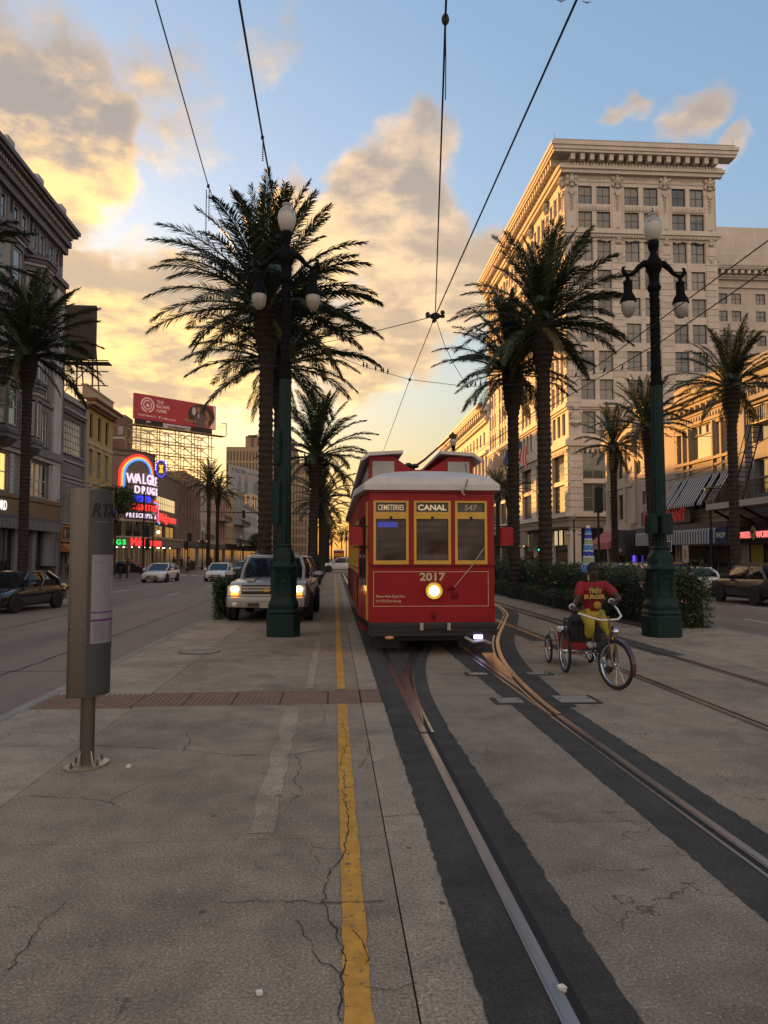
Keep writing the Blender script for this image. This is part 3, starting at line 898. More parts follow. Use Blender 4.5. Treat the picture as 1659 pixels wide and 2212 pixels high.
# ------------------------------------------------------------------ lamp posts
mat('lamp_green', (.007, .022, .020), .50, 0., spec=.15, var=.25, vscale=4, bump=.08, bscale=30)
mat('lamp_black', (.0045, .005, .006), .6, 0., spec=.06, bump=.08, bscale=30)
mat('globe_glass', (.28, .265, .24), .22, spec=.6, var=.08, vscale=6, coat=.3)
mat('globe_milk', (.44, .42, .39), .30, var=.12, vscale=5, coat=.2)
mat('globe_lit', (.8, .7, .5), .3, emit=(1.0, .78, .42), es=2.2)
def make_lamp(lab):
    t = thing('street_lamp', lab, 'street lamp', (0, 0, 0), 0, 'ornate three-globe lamp posts on the median')
    b = MB().lathe([(.385, 0), (.385, .46), (.36, .50)], 16, sq=.9).build('plinth', 'lamp_green', t)
    prof = [(.36, .50), (.385, .54), (.37, .58), (.335, .62), (.35, .68), (.335, .74), (.30, .80), (.285, .86), (.275, 1.48), (.29, 1.50), (.30, 1.55), (.26, 1.60), (.235, 1.66), (.255, 1.74), (.235, 1.84), (.19, 1.92), (.165, 1.98), (.185, 2.02), (.16, 2.06)]
    ped = MB().lathe(prof, 16, sq=.85).build('pedestal', 'lamp_green', t, smooth=40)
    for a in range(4):
        M = Matrix.Rotation(a * math.pi / 2, 4, 'Z')
        MB().box(-.15, .15, -.297, -.27, .92, .945, M).box(-.15, .15, -.295, -.27, 1.36, 1.385, M).box(-.15, -.125, -.295, -.27, .945, 1.36, M).box(.125, .15, -.295, -.27, .945, 1.36, M).build('panel_frame', 'lamp_green', ped)
        MB().lathe([(.085, -.02), (.085, 0), (.05, .015), (.01, .02)], 14, M=M @ Matrix.Translation((0, -.268, 1.2)) @ Matrix.Rotation(R(90), 4, 'X')).build('medallion', 'lamp_green', ped, smooth=50)
    sh = MB()
    rs = []
    for r_, z in ((.155, 2.04), (.15, 3.5), (.135, 5.85)):
        rs.append([Vector((math.cos(2 * math.pi * i / 24) * r_ * (1.05 if i % 2 else .93), math.sin(2 * math.pi * i / 24) * r_ * (1.05 if i % 2 else .93), z)) for i in range(24)])
    sh.rings(rs).build('shaft', 'lamp_green', t)
    MB().lathe([(.15, 5.83), (.16, 5.88), (.13, 5.95), (.118, 6.2), (.135, 6.24), (.115, 6.3), (.108, 7.95), (.125, 8.0), (.11, 8.05), (.15, 8.12), (.165, 8.17), (.14, 8.22), (.115, 8.3), (.13, 8.5), (.17, 8.58), (.20, 8.68), (.185, 8.80), (.12, 8.9), (.085, 8.98), (.075, 9.02), (.10, 9.08), (.125, 9.16), (.135, 9.26), (.12, 9.3)], 14).build('upper_post', 'lamp_black', t, smooth=45)
    for k in range(9): MB().lathe([(.112, 0), (.124, .03), (.112, .06)], 12, (0, 0, 6.45 + k * .17)).build('ring', 'lamp_black', t)
    # top globe
    MB().lathe([(.10, 9.28), (.15, 9.36), (.205, 9.50), (.222, 9.62), (.205, 9.70)], 20).build('globe', 'globe_milk', t, smooth=60)
    MB().lathe([(.206, 9.70), (.20, 9.74), (.15, 9.82), (.10, 9.86), (.098, 9.90), (.115, 9.92), (.10, 9.96), (.03, 9.985)], 20).build('globe_cap', 'globe_glass', t, smooth=60)
    MB().lathe([(.012, 9.98), (.022, 10.02), (.01, 10.06), (.004, 10.14)], 8).build('finial', 'lamp_black', t)
    for sd in (-1, 1):
        arm = MB().tube([(sd * .08, 0, 8.72), (sd * .25, 0, 8.74), (sd * .36, 0, 8.66), (sd * .48, 0, 8.52), (sd * .60, 0, 8.46), (sd * .70, 0, 8.47), (sd * .755, 0, 8.55), (sd * .74, 0, 8.64), (sd * .69, 0, 8.66)], [.085, .08, .065, .05, .045, .045, .045, .035, .015], 8)
        arm.ball((sd * .22, 0, 8.76), (.10, .08, .07), 8, 6).ball((sd * .71, 0, 8.53), (.04, .04, .06), 8, 6)
        arm.build('arm', 'lamp_black', t, smooth=60)
        hd = MB().lathe([(.03, 8.44), (.05, 8.40), (.045, 8.36), (.07, 8.34), (.105, 8.31), (.11, 8.27), (.10, 8.24), (.102, 8.04), (.12, 8.0), (.165, 7.92), (.185, 7.85), (.195, 7.80), (.18, 7.79)], 18, (sd * .64, 0, 0)).build('lamp_head', 'lamp_black', t, smooth=45)
        MB().lathe([(.172, 7.80), (.178, 7.74), (.165, 7.64), (.13, 7.54), (.07, 7.46), (.015, 7.44)], 18, (sd * .64, 0, 0)).build('globe', 'globe_glass', hd, smooth=60)
    return t
lamp0 = make_lamp('near left lamp post standing in front of the silver pickup')
lamp0.location = (-1.17, 17.45, 0)
lamp0.scale = (1.0, 1.0, 1.035)
for x, y, lab in ((7.56, 16.75, 'near right lamp post beside the tricycle, before the pale hotel'), (-1.21, 48.2, 'second lamp post of the left median row'), (-1.22, 77.0, 'third lamp post of the left median row'),
                  (-1.22, 108, 'fourth lamp post of the left median row'), (-1.2, 140, 'fifth, smallest lamp post of the left median row'), (7.55, 46.4, 'lamp post with yellowish globe rising behind the streetcar roof')):
    l_ = copy_tree(lamp0)
    l_.location = (x, y, 0)
    l_.scale = (1, 1, {7.56: 1.005, 7.55: .95}.get(x, .985))
    l_['label'] = lab
def post_box(name, lab, x0, x1, y0, y1, z0, z1, m='lamp_green', cat='control box'):
    t = thing(name, lab, cat, ((x0 + x1) / 2, y0, z0))
    w, d, h = (x1 - x0) / 2, y1 - y0, z1 - z0
    MB().bbox(-w, w, 0, d, 0, h, .02).build('box', m, t)
    MB().box(-w + .03, w - .03, -.012, 0, .03, h - .04).build('door', m, t)
    MB().box(w - .07, w - .05, -.025, -.012, h * .45, h * .55).build('latch', 'dark_steel', t)
    return t
post_box('control_box', 'green control box on the left face of the near right lamp post', 7.18, 7.40, 16.42, 16.7, 2.36, 2.80)
post_box('control_box', 'green control box on the front of the near right lamp post', 7.42, 7.68, 16.30, 16.58, 2.34, 2.82)
post_box('control_box', 'upper green cabinet on the left side of the near left lamp post', -1.46, -1.26, 17.3, 17.6, 2.6, 3.6)
post_box('control_box', 'lower green cabinet on the left side of the near left lamp post', -1.43, -1.27, 17.28, 17.55, 4.0, 4.8)

# ------------------------------------------------------------------ building helpers
# local frame of a front: x along the wall (left to right for someone facing it), y into the building, z up
mat('glass_dark', (.012, .014, .016), .04, spec=.9, coat=.6)
mat('glass_soft', (.085, .088, .080), .07, spec=.8, coat=.5, var=.3, vscale=.8)
mat('glass_curtain', (.16, .155, .14), .10, spec=.7, coat=.5, var=.25, vscale=.6)
mat('glass_shop', (.020, .018, .016), .05, spec=.5, coat=.1, var=.8, vscale=.7)
mat('glass_lit', (.4, .3, .15), .3, emit=(1.0, .58, .16), es=.55)
mat('blind', (.26, .245, .215), .7, var=.1)
mat('frame_white', (.40, .38, .35), .5)
mat('frame_dark', (.03, .03, .032), .45)
mat('interior', (.012, .011, .010), .9)
mat('roof_tar', (.05, .05, .05), .9)
_WIN = {}
def window_mesh(w, h, nx, ny, fr, bar, m):
    key = (round(w, 2), round(h, 2), nx, ny, fr, bar, m)
    if key not in _WIN:
        b = MB()
        b.box(-w / 2, -w / 2 + fr, 0, .09, 0, h).box(w / 2 - fr, w / 2, 0, .09, 0, h).box(-w / 2 + fr, w / 2 - fr, 0, .09, 0, fr).box(-w / 2 + fr, w / 2 - fr, 0, .09, h - fr, h)
        for i in range(1, nx): b.box(-w / 2 + w * i / nx - bar / 2, -w / 2 + w * i / nx + bar / 2, .015, .075, fr, h - fr)
        for j in range(1, ny): b.box(-w / 2 + fr, w / 2 - fr, .008, .082, h * j / ny - bar / 2, h * j / ny + bar / 2)
        g = MB().quad((-w / 2 + fr * .8, .05, fr * .8), (w / 2 - fr * .8, .05, fr * .8), (w / 2 - fr * .8, .05, h - fr * .8), (-w / 2 + fr * .8, .05, h - fr * .8))
        _WIN[key] = (b.mesh('window', m), g)
    return _WIN[key]
_PANE = {}
def window(th, u, z, w, h, nx=1, ny=2, fr=.07, bar=.045, m='frame_white', glass='glass_dark', y=.18, rz=0., blind=0., sill=False):
    wm, g = window_mesh(w, h, nx, ny, fr, bar, m)
    o = link('window', wm, th, (u, y, z), (0, 0, rz))
    k = (id(g), glass)
    if k not in _PANE: _PANE[k] = g.mesh('pane', glass)
    # old glass never hangs quite true
    link('pane', _PANE[k], o, None, (random.uniform(-.006, .006), 0, random.uniform(-.010, .010)))
    if blind:
        k = (round(w, 2), round(h, 2), blind)
        if k not in _PANE: _PANE[k] = MB().quad((-w / 2 + fr, .046, h * (1 - blind)), (w / 2 - fr, .046, h * (1 - blind)), (w / 2 - fr, .046, h - fr), (-w / 2 + fr, .046, h - fr)).mesh('blind', 'blind')
        link('blind', _PANE[k], o)
    if sill: MB().box(-w / 2 - .1, w / 2 + .1, -.22, .06, -.12, -.005).build('sill', sill, o)
    return o
def wall(th, u0, u1, z0, z1, holes, m, rev=.30, depth=10., name='wall', roof=True, y=0., ends=True, inside=True):
    """front with real openings (u0, u1, z0, z1 each), reveals, dark rooms behind, side and back walls, roof"""
    us = sorted({u0, u1, *[v for h in holes for v in h[:2]]})
    zs = sorted({z0, z1, *[v for h in holes for v in h[2:4]]})
    b = MB()
    for i in range(len(us) - 1):
        j = 0
        while j < len(zs) - 1:
            uc = (us[i] + us[i + 1]) / 2
            def opn(j): return any(h[0] < uc < h[1] and h[2] < (zs[j] + zs[j + 1]) / 2 < h[3] for h in holes)
            if opn(j):
                j += 1
                continue
            k = j
            while k + 1 < len(zs) - 1 and not opn(k + 1): k += 1
            b.quad((us[i], y, zs[j]), (us[i + 1], y, zs[j]), (us[i + 1], y, zs[k + 1]), (us[i], y, zs[k + 1]))
            j = k + 1
    for a, c, d, e in [h[:4] for h in holes]:
        b.quad((a, y, d), (a, y + rev, d), (a, y + rev, e), (a, y, e)).quad((c, y + rev, d), (c, y, d), (c, y, e), (c, y + rev, e))
        b.quad((a, y, d), (c, y, d), (c, y + rev, d), (a, y + rev, d)).quad((a, y + rev, e), (c, y + rev, e), (c, y, e), (a, y, e))
    D = y + depth
    if ends: b.quad((u0, D, z0), (u0, y, z0), (u0, y, z1), (u0, D, z1)).quad((u1, y, z0), (u1, D, z0), (u1, D, z1), (u1, y, z1)).quad((u1, D, z0), (u0, D, z0), (u0, D, z1), (u1, D, z1))
    o = b.build(name, m, th)
    if holes and inside: MB().quad((u0 + .02, y + rev + .02, z0), (u1 - .02, y + rev + .02, z0), (u1 - .02, y + rev + .02, z1 - .02), (u0 + .02, y + rev + .02, z1 - .02)).build('interior', 'interior', th)
    if roof: MB().quad((u0 + .01, y + .01, z1 - .02), (u1 - .01, y + .01, z1 - .02), (u1 - .01, D - .01, z1 - .02), (u0 + .01, D - .01, z1 - .02)).build('roof', 'roof_tar', th)
    return o
def band(th, name, u0, u1, z0, z1, out, m, y=0., steps=None, ends=(0, 0)):
    """string course or cornice: a stepped moulding along the front"""
    b = MB()
    st = steps or [(0, 1, 1)]
    for a, c, k in st: b.box(u0 - out * k * ends[0], u1 + out * k * ends[1], y - out * k, y - .001, z0 + (z1 - z0) * a, z0 + (z1 - z0) * c)
    return b.build(name, m, th)
def dentils(th, name, u0, u1, z0, z1, out, step, w, m, y=0., each=True):
    n = int((u1 - u0) / step)
    me = MB().box(-w / 2, w / 2, -out, -.002, 0, z1 - z0).mesh(name, m)
    if each:
        for i in range(n): link(name, me, th, (u0 + (i + .5) * (u1 - u0) / n, y, z0))
    else:
        b = MB()
        for i in range(n):
            u = u0 + (i + .5) * (u1 - u0) / n
            b.box(u - w / 2, u + w / 2, y - out, y - .002, z0, z1)
        o = b.build(name, m, th, kind='stuff')
LEFT, RIGHT = R(90), R(-90)
def left_b(name, lab, y0, x=XL_B): return thing(name, lab, 'building', (x, y0, 0), LEFT)
def right_b(name, lab, y_far, x=XR_B): return thing(name, lab, 'building', (x, y_far, 0), RIGHT)

# ------------------------------------------------------------------ left: grey bay windowed building
mat('grey_paint', (.20, .195, .21), .75, var=.15, vscale=.7, streak=.25)
mat('grey_dark', (.080, .078, .090), .7, var=.25, vscale=1.0)
mat('grey_pale', (.46, .44, .44), .75, var=.15, vscale=.8, streak=.25)
mat('grey_mid', (.13, .128, .142), .72, var=.2, vscale=1.)
mat('bronze_fascia', (.125, .090, .055), .5, .2, var=.2, vscale=.6)
mat('cloth_grey', (.16, .16, .155), .9, var=.15)
mat('sign_white', (.8, .8, .78), .5, emit=(1, .95, .9), es=.35)
vb = left_b('bay_windowed_building', 'tall dark grey building with bay windows and heavy bracketed cornice at far left', 38.0)
UE = 24.9
holes = []
cols = [(18.4, 1.15), (22.0, 1.15)]
for u, w in ((21.95, 1.2), (17.0, 1.15), (9.4, 1.15)):
    for z0, z1 in ((10.5, 13.3), (14.3, 17.0), (19.3, 22.6)):
        holes.append((u - w / 2, u + w / 2, z0, z1))
att = [u for u in (8.9, 10.3, 12.4, 13.8, 15.9, 17.3, 19.3, 20.7, 22.6, 23.9)]
for u in att: holes.append((u - .5, u + .5, 25.2, 27.2))
trip = [(12.4, 15.6), (19.6, 22.9)]
for a, c in trip: holes.append((a, c, 6.4, 9.1))
shop = [(9.5, 13.2), (13.6, 17.0), (20.9, 22.4)]
for a, c in shop: holes.append((a, c, .35, 4.0))
holes.append((17.9, 20.2, .05, 3.9))
wall(vb, 0, UE, 0, 28.2, holes, 'grey_paint', .32, 22)
for h in holes[:9]: window(vb, (h[0] + h[1]) / 2, h[2], h[1] - h[0], h[3] - h[2], 1, 2, .13, .08, 'grey_pale', 'glass_soft', .12, sill='grey_dark')
for u in att: window(vb, u, 25.2, 1.0, 2.0, 1, 2, .12, .06, 'grey_pale', 'glass_dark', .12)
for a, c in trip:
    for k in range(3):
        w = (c - a) / 3
        window(vb, a + w * (k + .5), 6.4, w - .04, 2.7, 1, 2, .10, .08, 'grey_pale', ('glass_lit' if a < 15 else ('glass_curtain', 'glass_curtain', 'glass_dark')[k]) if not (a < 15 and k == 0) else 'glass_curtain', .16)
for a, c in shop: window(vb, (a + c) / 2, .35, c - a, 3.65, max(1, int((c - a) / 1.1)), 1, .10, .07, 'frame_dark', 'glass_shop', .2)
d_ = MB().box(-1.1, 1.1, 0, .08, 0, 3.8).build('door', 'grey_dark', vb, (19.05, .22, .05))
for k in (-.55, .55): MB().box(k - .42, k + .42, -.03, 0, .3, 3.2).build('door_panel', 'frame_dark', d_)
MB().ball((.08, -.05, 1.1), .04, 8, 6).build('handle', 'kerb_stone', d_)
# pilaster strip with peeling edge, corner
MB().box(23.3, UE + .12, -.22, -.002, 5.2, 24.8).build('corner_pilaster', 'grey_pale', vb)
for u in (10.9, 17.95): MB().box(u - .16, u + .16, -.12, -.002, 10.2, 24.6).build('pilaster', 'grey_mid', vb)
# clapboards beside the second floor windows
cb = MB().box(0, .62, -.07, -.002, .02, .31).mesh('clapboard', 'grey_pale')
for u in (11.5, 15.8, 18.8, 23.0):
    for k in range(9): link('clapboard', cb, vb, (u, 0, 6.2 + k * .33))
for z0, z1, out, m in ((9.25, 9.55, .25, 'grey_pale'), (9.55, 10.15, .42, 'grey_mid'), (13.75, 13.95, .18, 'grey_mid'), (18.2, 18.9, .30, 'grey_mid'), (23.9, 24.35, .30, 'grey_dark'), (24.35, 24.75, .55, 'grey_mid'), (5.95, 6.25, .40, 'bronze_fascia'), (4.45, 4.75, .35, 'grey_dark')):
    band(vb, 'string_course', 0, UE + .05, z0, z1, out, m)
MB().box(8.8, UE, -.28, -.002, 4.76, 5.94).build('shop_fascia', 'bronze_fascia', vb)
text('STNDRD', .95, 'sign_white', vb, (13.55, -.30, 5.02), bold=.012, align='CENTER', sx=.72)
# scalloped canvas valance
for a, c in ((9.2, 17.3), (17.8, 24.2)):
    n = int((c - a) / .28)
    b = MB()
    for i in range(n):
        u = a + (c - a) * i / n
        b.box(u + .008, u + (c - a) / n - .008, -.62 - .03 * (i % 2), -.59, 3.75 + .04 * (i % 2), 4.42)
    b.box(a, c, -.60, -.01, 4.40, 4.44)
    b.build('valance', 'cloth_grey', vb)
# cornice with brackets, dentils and parapet
band(vb, 'cornice', 0, UE + .25, 27.35, 29.3, 1.35, 'grey_mid', steps=[(0, .30, .25), (.30, .55, .45), (.72, .84, .85), (.84, 1, 1.0)])
dentils(vb, 'dentil', 6, UE, 28.45, 28.75, .82, .42, .22, 'grey_pale')
MB().box(6, UE, -.62, -.02, 28.42, 28.76).build('frieze', 'grey_dark', vb)
brk = MB()
brk.prism([(0, 0), (-1.05, 0), (-1.10, -.35), (-.75, -.62), (-.55, -1.1), (-.42, -1.9), (-.20, -2.3), (0, -2.3)], -.26, .26, Matrix.Rotation(R(90), 4, 'Z') @ Matrix.Rotation(R(90), 4, 'X') )
brk.ball((0, -.42, -1.95), (.22, .22, .22), 8, 6)
bm_ = brk.mesh('bracket', 'grey_dark')
for u in (7.9, 11.35, 14.85, 18.3, 21.65, 24.6): link('bracket', bm_, vb, (u, 0, 28.5), (0, 0, R(180)))
MB().box(0, UE + .1, -.05, .35, 28.2, 30.7).build('parapet', 'grey_pale', vb)
for u in (9.0, 14.2, 19.5, 24.4): MB().box(u - .55, u + .55, -.16, .45, 30.0, 31.25).build('parapet_block', 'grey_pale', vb)
MB().box(0, UE + .2, -.14, .5, 30.7, 30.85).build('coping', 'grey_dark', vb)
MB().tube([(13, .5, 30.5), (13.2, .5, 37.5)], [.06, .03], 6).build('flag_pole', 'grey_pale', vb)
# projecting bays
def bay(u, z0, z1, wz0, wz1, w=3.3, d=1.15, roofed=True):
    pl = [(-w / 2, 0), (-w / 2 + .75, -d), (w / 2 - .75, -d), (w / 2, 0)]
    P = lambda k, z: [(u + x * k, y * k, z) for x, y in pl]
    bb = MB()
    bb.rings([P(1, z0), P(1, wz0 - .12)]).rings([P(1, wz1 + .12), P(1, z1)])
    for (xa, ya), (xb, yb) in zip(pl[:-1], pl[1:]):
        for q, r_ in (((xa, ya), (xa + (xb - xa) * .10, ya + (yb - ya) * .10)), ((xb - (xb - xa) * .10, yb - (yb - ya) * .10), (xb, yb))):
            bb.add([(u + q[0], q[1], wz0 - .12), (u + r_[0], r_[1], wz0 - .12), (u + r_[0], r_[1], wz1 + .12), (u + q[0], q[1], wz1 + .12)], [(0, 1, 2, 3)])
    o = bb.build('bay', 'grey_mid', vb)
    for (xa, ya), (xb, yb) in zip(pl[:-1], pl[1:]):
        L = math.hypot(xb - xa, yb - ya)
        a = math.atan2(yb - ya, xb - xa)
        cx, cy = (xa + xb) / 2, (ya + yb) / 2
        nx_, ny_ = math.sin(a), -math.cos(a)
        window(o, u + cx - nx_ * .08, wz0, L * .82, wz1 - wz0, 1, 2, .10, .08, 'grey_pale', 'glass_curtain' if L < 1.5 else 'glass_soft', cy - ny_ * .08, a)
    for zz, k, hgt, m in ((z0 - .55, 1.04, .30, 'grey_mid'), (z0 - .25, 1.12, .25, 'grey_dark'), (z1 - .1, 1.10, .22, 'grey_pale'), (z1 + .12, 1.20, .30, 'grey_dark'), (z1 + .42, 1.30, .14, 'grey_mid')):
        MB().rings([P(k, zz), P(k, zz + hgt)]).build('bay_moulding', m, o)
    MB().rings([P(.45, z0 - 1.15), P(.85, z0 - .75), P(1.0, z0 - .5)]).build('bay_corbel', 'grey_dark', o)
    if roofed: MB().rings([P(1.28, z1 + .56), P(1.05, z1 + .70), P(.55, z1 + 1.15), P(.5, z1 + 1.25)]).build('bay_roof', 'grey_dark', o)
    for q in (-w / 2 + .75, w / 2 - .75):
        MB().lathe([(.06, 0), (.12, .15), (.10, .3), (.04, .42)], 8, (u + q * 1.2, -d * 1.22, z1 + .55)).build('acroterion', 'grey_dark', o)
for u in (6.6, 13.5, 20.0):
    if u == 20.0: continue
    bay(u, 10.4, 13.9, 10.75, 13.3)
    bay(u, 14.9, 17.9, 15.1, 17.3, roofed=False)
    bay(u, 19.3, 23.6, 19.6, 23.0)
bay(18.9, 19.3, 23.6, 19.6, 23.0, w=3.0)
bay(18.6, 10.4, 13.9, 10.75, 13.3, w=2.6, d=.9)
bay(18.6, 14.9, 17.9, 15.1, 17.3, w=2.6, d=.9, roofed=False)
# downpipe and awning strut at the building's end
MB().tube([(UE + .16, -.25, 24), (UE + .16, -.25, 4.9), (UE + .3, -.35, 4.4), (UE + .16, -.25, 3.9), (UE + .16, -.25, .1)], .07, 8).build('downpipe', 'grey_mid', vb)
MB().tube([(UE - .6, -.2, 6.4), (UE + .4, -1.0, 7.0), (UE + 2.6, -3.4, 8.4)], .045, 6).build('strut', 'grey_mid', vb)

# ------------------------------------------------------------------ left: narrow grey building
mat('slate_grey', (.115, .118, .130), .75, var=.15, vscale=.6, streak=.3)
mat('pale_grey', (.26, .26, .265), .7, var=.12, vscale=.8, streak=.3)
mat('corrugated', (.20, .20, .205), .5, .4, var=.2, vscale=.5, streak=.35)
mat('orange_sign', (.34, .13, .035), .6, var=.15)
mat('glass_white', (.42, .40, .34), .15, var=.25, vscale=.5, coat=.3)
ng = left_b('narrow_grey_building', 'narrow grey building with a wide gridded window and ribbed metal panel', 62.95)
U2 = 6.6
wall(ng, 0, U2, 0, 15.5, [(.75, 5.75, 10.7, 13.7), (.3, 1.6, .2, 3.0), (2.2, 6.2, .2, 2.9)], 'slate_grey', .25, 16)
window(ng, 3.25, 10.7, 5.0, 3.0, 12, 5, .12, .05, 'pale_grey', 'glass_white', .10, sill='pale_grey')
window(ng, .95, .2, 1.3, 2.8, 1, 1, .08, .05, 'frame_dark', 'glass_shop', .15)
window(ng, 4.2, .2, 4.0, 2.7, 3, 1, .08, .06, 'frame_dark', 'glass_shop', .15)
MB().box(0, .35, -.18, -.002, 0, 15.9).box(U2 - .4, U2, -.18, -.002, 0, 15.9).build('pilaster', 'pale_grey', ng)
for z0, z1, o in ((15.2, 15.7, .22), (14.3, 14.5, .35), (9.95, 10.15, .12), (8.55, 8.75, .12), (8.2, 8.4, .14)): band(ng, 'string_course', .36, U2 - .41, z0, z1, o, 'pale_grey')
dentils(ng, 'dentil', .4, U2 - .4, 14.05, 14.3, .25, .3, .16, 'grey_mid')
MB().box(.9, 5.7, -.05, -.002, 8.9, 9.8).build('recessed_panel', 'grey_mid', ng)
cr = MB()
for i in range(24):
    u = .5 + i * (U2 - 1.0) / 24
    cr.prism([(u, -.05), (u + .09, -.11), (u + .15, -.11), (u + (U2 - 1.0) / 24, -.05)], 4.75, 8.15)
cr.build('ribbed_panel', 'corrugated', ng)
MB().box(.40, U2 - .42, -.16, -.002, 4.55, 4.74).build('string_course', 'pale_grey', ng)
fr_ = MB()
for a, c, d, e in ((.75, 5.4, 3.05, 3.22), (.75, 5.4, 4.28, 4.45), (.75, .92, 3.22, 4.28), (5.23, 5.4, 3.22, 4.28)): fr_.box(a, c, -.22, -.003, d, e)
sg = fr_.build('sign_frame', 'orange_sign', ng)
MB().box(.92, 5.23, -.10, -.003, 3.22, 4.28).build('sign_panel', 'slate_grey', sg)
MB().ball((1.55, -.16, 3.76), (.22, .05, .40), 12, 8).build('leaf_emblem', 'orange_sign', sg)
text('boo', .75, 'frame_dark', sg, (2.75, -.12, 3.5), ext=.04, bold=.02)
MB().prism([(0, 2.2), (-.9, 2.2), (-.9, 2.35), (0, 2.95)], .9, 5.6, Matrix.Rotation(R(90), 4, 'Z') @ Matrix.Rotation(R(90), 4, 'X')).build('canopy', 'orange_sign', ng)
MB().box(2.75, 3.6, -.03, -.003, 1.15, 2.15).build('notice', 'pale_grey', ng)

# ------------------------------------------------------------------ left: yellow building
mat('yellow_stucco', (.40, .285, .105), .85, var=.14, vscale=.7, streak=.22, bump=.1)
mat('shutter_grey', (.17, .175, .18), .7)
mat('red_cornice', (.17, .055, .035), .7)
mat('tan_trim', (.40, .33, .22), .8, var=.15)
yb = left_b('yellow_building', 'yellow stucco building with dark red bracketed cornice', 69.6)
U3 = 8.3
holes = []
for u in (1.55, 4.0, 6.4):
    holes += [(u - .48, u + .48, 13.0, 15.3), (u - .5, u + .5, 9.4, 11.9), (u - .5, u + .5, 5.9, 8.2)]
holes.append((.6, 7.7, .2, 3.6))
wall(yb, 0, U3, 0, 16.2, holes, 'yellow_stucco', .28, 16)
for h in holes[:-1]:
    if h[2] > 12.5: window(yb, (h[0] + h[1]) / 2, h[2], h[1] - h[0], h[3] - h[2], 1, 2, .08, .05, 'frame_dark', 'glass_dark', .15)
    else:
        s_ = MB()
        for k in range(12): s_.box(-.48, -.02, 0, .03, k * .2, k * .2 + .16).box(.02, .48, 0, .03, k * .2, k * .2 + .16)
        s_.build('shutter', 'shutter_grey', yb, ((h[0] + h[1]) / 2, .06, h[2] + .02))
        MB().prism([(-.62, 0), (-.62, .12), (-.1, .3), (0, .62), (.1, .3), (.62, .12), (.62, 0)], 0, .12, Matrix.Translation(((h[0] + h[1]) / 2, 0.0, h[3])) @ Matrix.Rotation(R(90), 4, 'X')).build('window_hood', 'tan_trim', yb)
window(yb, 4.15, .2, 7.1, 3.4, 5, 1, .1, .07, 'frame_dark', 'glass_shop', .15)
for z0, z1, o in ((12.35, 12.65, .10), (8.7, 8.85, .08), (3.7, 4.4, .2)): band(yb, 'string_course', 0, U3, z0, z1, o, 'tan_trim')
band(yb, 'cornice', 0, U3 + .5, 15.75, 16.55, .95, 'red_cornice', steps=[(0, .25, .35), (.62, .8, .85), (.8, 1, 1.)])
dentils(yb, 'bracket', 0, U3, 16.0, 16.27, .75, .36, .18, 'tan_trim')
MB().box(0, U3, .0, .4, 16.56, 17.7).build('parapet', 'tan_trim', yb)
MB().box(-.05, U3 + .1, -.08, .5, 17.7, 17.85).build('coping', 'tan_trim', yb)

# dark billboard seen from behind, on the roofs of the row
mat('board_dark', (.018, .017, .017), .7, var=.3)
mat('rust_steel', (.10, .055, .03), .7, .3, var=.3)
db = thing('rooftop_billboard', 'black back of a large billboard above the yellow building', 'billboard', (-23.4, 73, 16.5))
MB().box(-11, 0, 0, .35, 4.6, 9.9).build('panel', 'board_dark', db)
b_ = MB()
for x in (-10.5, -7.5, -4.5, -1.8, -.3):
    b_.tube([(x, .3, 1.2), (x, .3, 4.7)], .08, 6).tube([(x, 2.6, 1.2), (x, .4, 8)], .07, 6)
for z in (2.0, 3.4, 4.5): b_.tube([(-10.8, .3, z), (1.2, .3, z)], .06, 6)
for x in (-9, -6, -3): b_.tube([(x, .3, 1.3), (x + 3, .3, 4.5)], .05, 5)
b_.build('support_frame', 'rust_steel', db)
b_ = MB().box(-10.8, 1.6, -1.0, .2, 3.95, 4.05)
b_.build('catwalk', 'board_dark', db)
for x in (-6, -.4): MB().tube([(x, 0, 4.1), (x, -1.8, 4.3), (x, -2.1, 4.15)], .05, 6).box(x - .25, x + .25, -2.3, -1.8, 4.0, 4.15).build('floodlight', 'board_dark', db)
text('', .1, 'sign_white', db, (0, 0, 0)) if False else None

# brick block far behind
mat('brown_brick', (.135, .085, .062), .85, var=.18, vscale=.5)
mat('white_band', (.36, .33, .29), .8)
bk = thing('brick_office_block', 'brown brick block with pale bands behind the yellow building', 'building', (-49, 128, 0), 0)
holes = [(u, u + .9, z, z + 1.5) for z in (11.2, 15.0, 18.8, 22.6) for u in (1.2, 3.4, 5.6, 7.8, 10.0, 12.0)]
wall(bk, 0, 13.2, 0, 26, holes, 'brown_brick', .2, 5)
for h in holes: window(bk, (h[0] + h[1]) / 2, h[2], .9, 1.5, 1, 2, .08, .06, 'frame_white', 'glass_soft', .1)
for z in (10.4, 14.2, 18.0, 21.8, 25.6): band(bk, 'string_course', 0, 13.22, z, z + .35, .08, 'white_band')

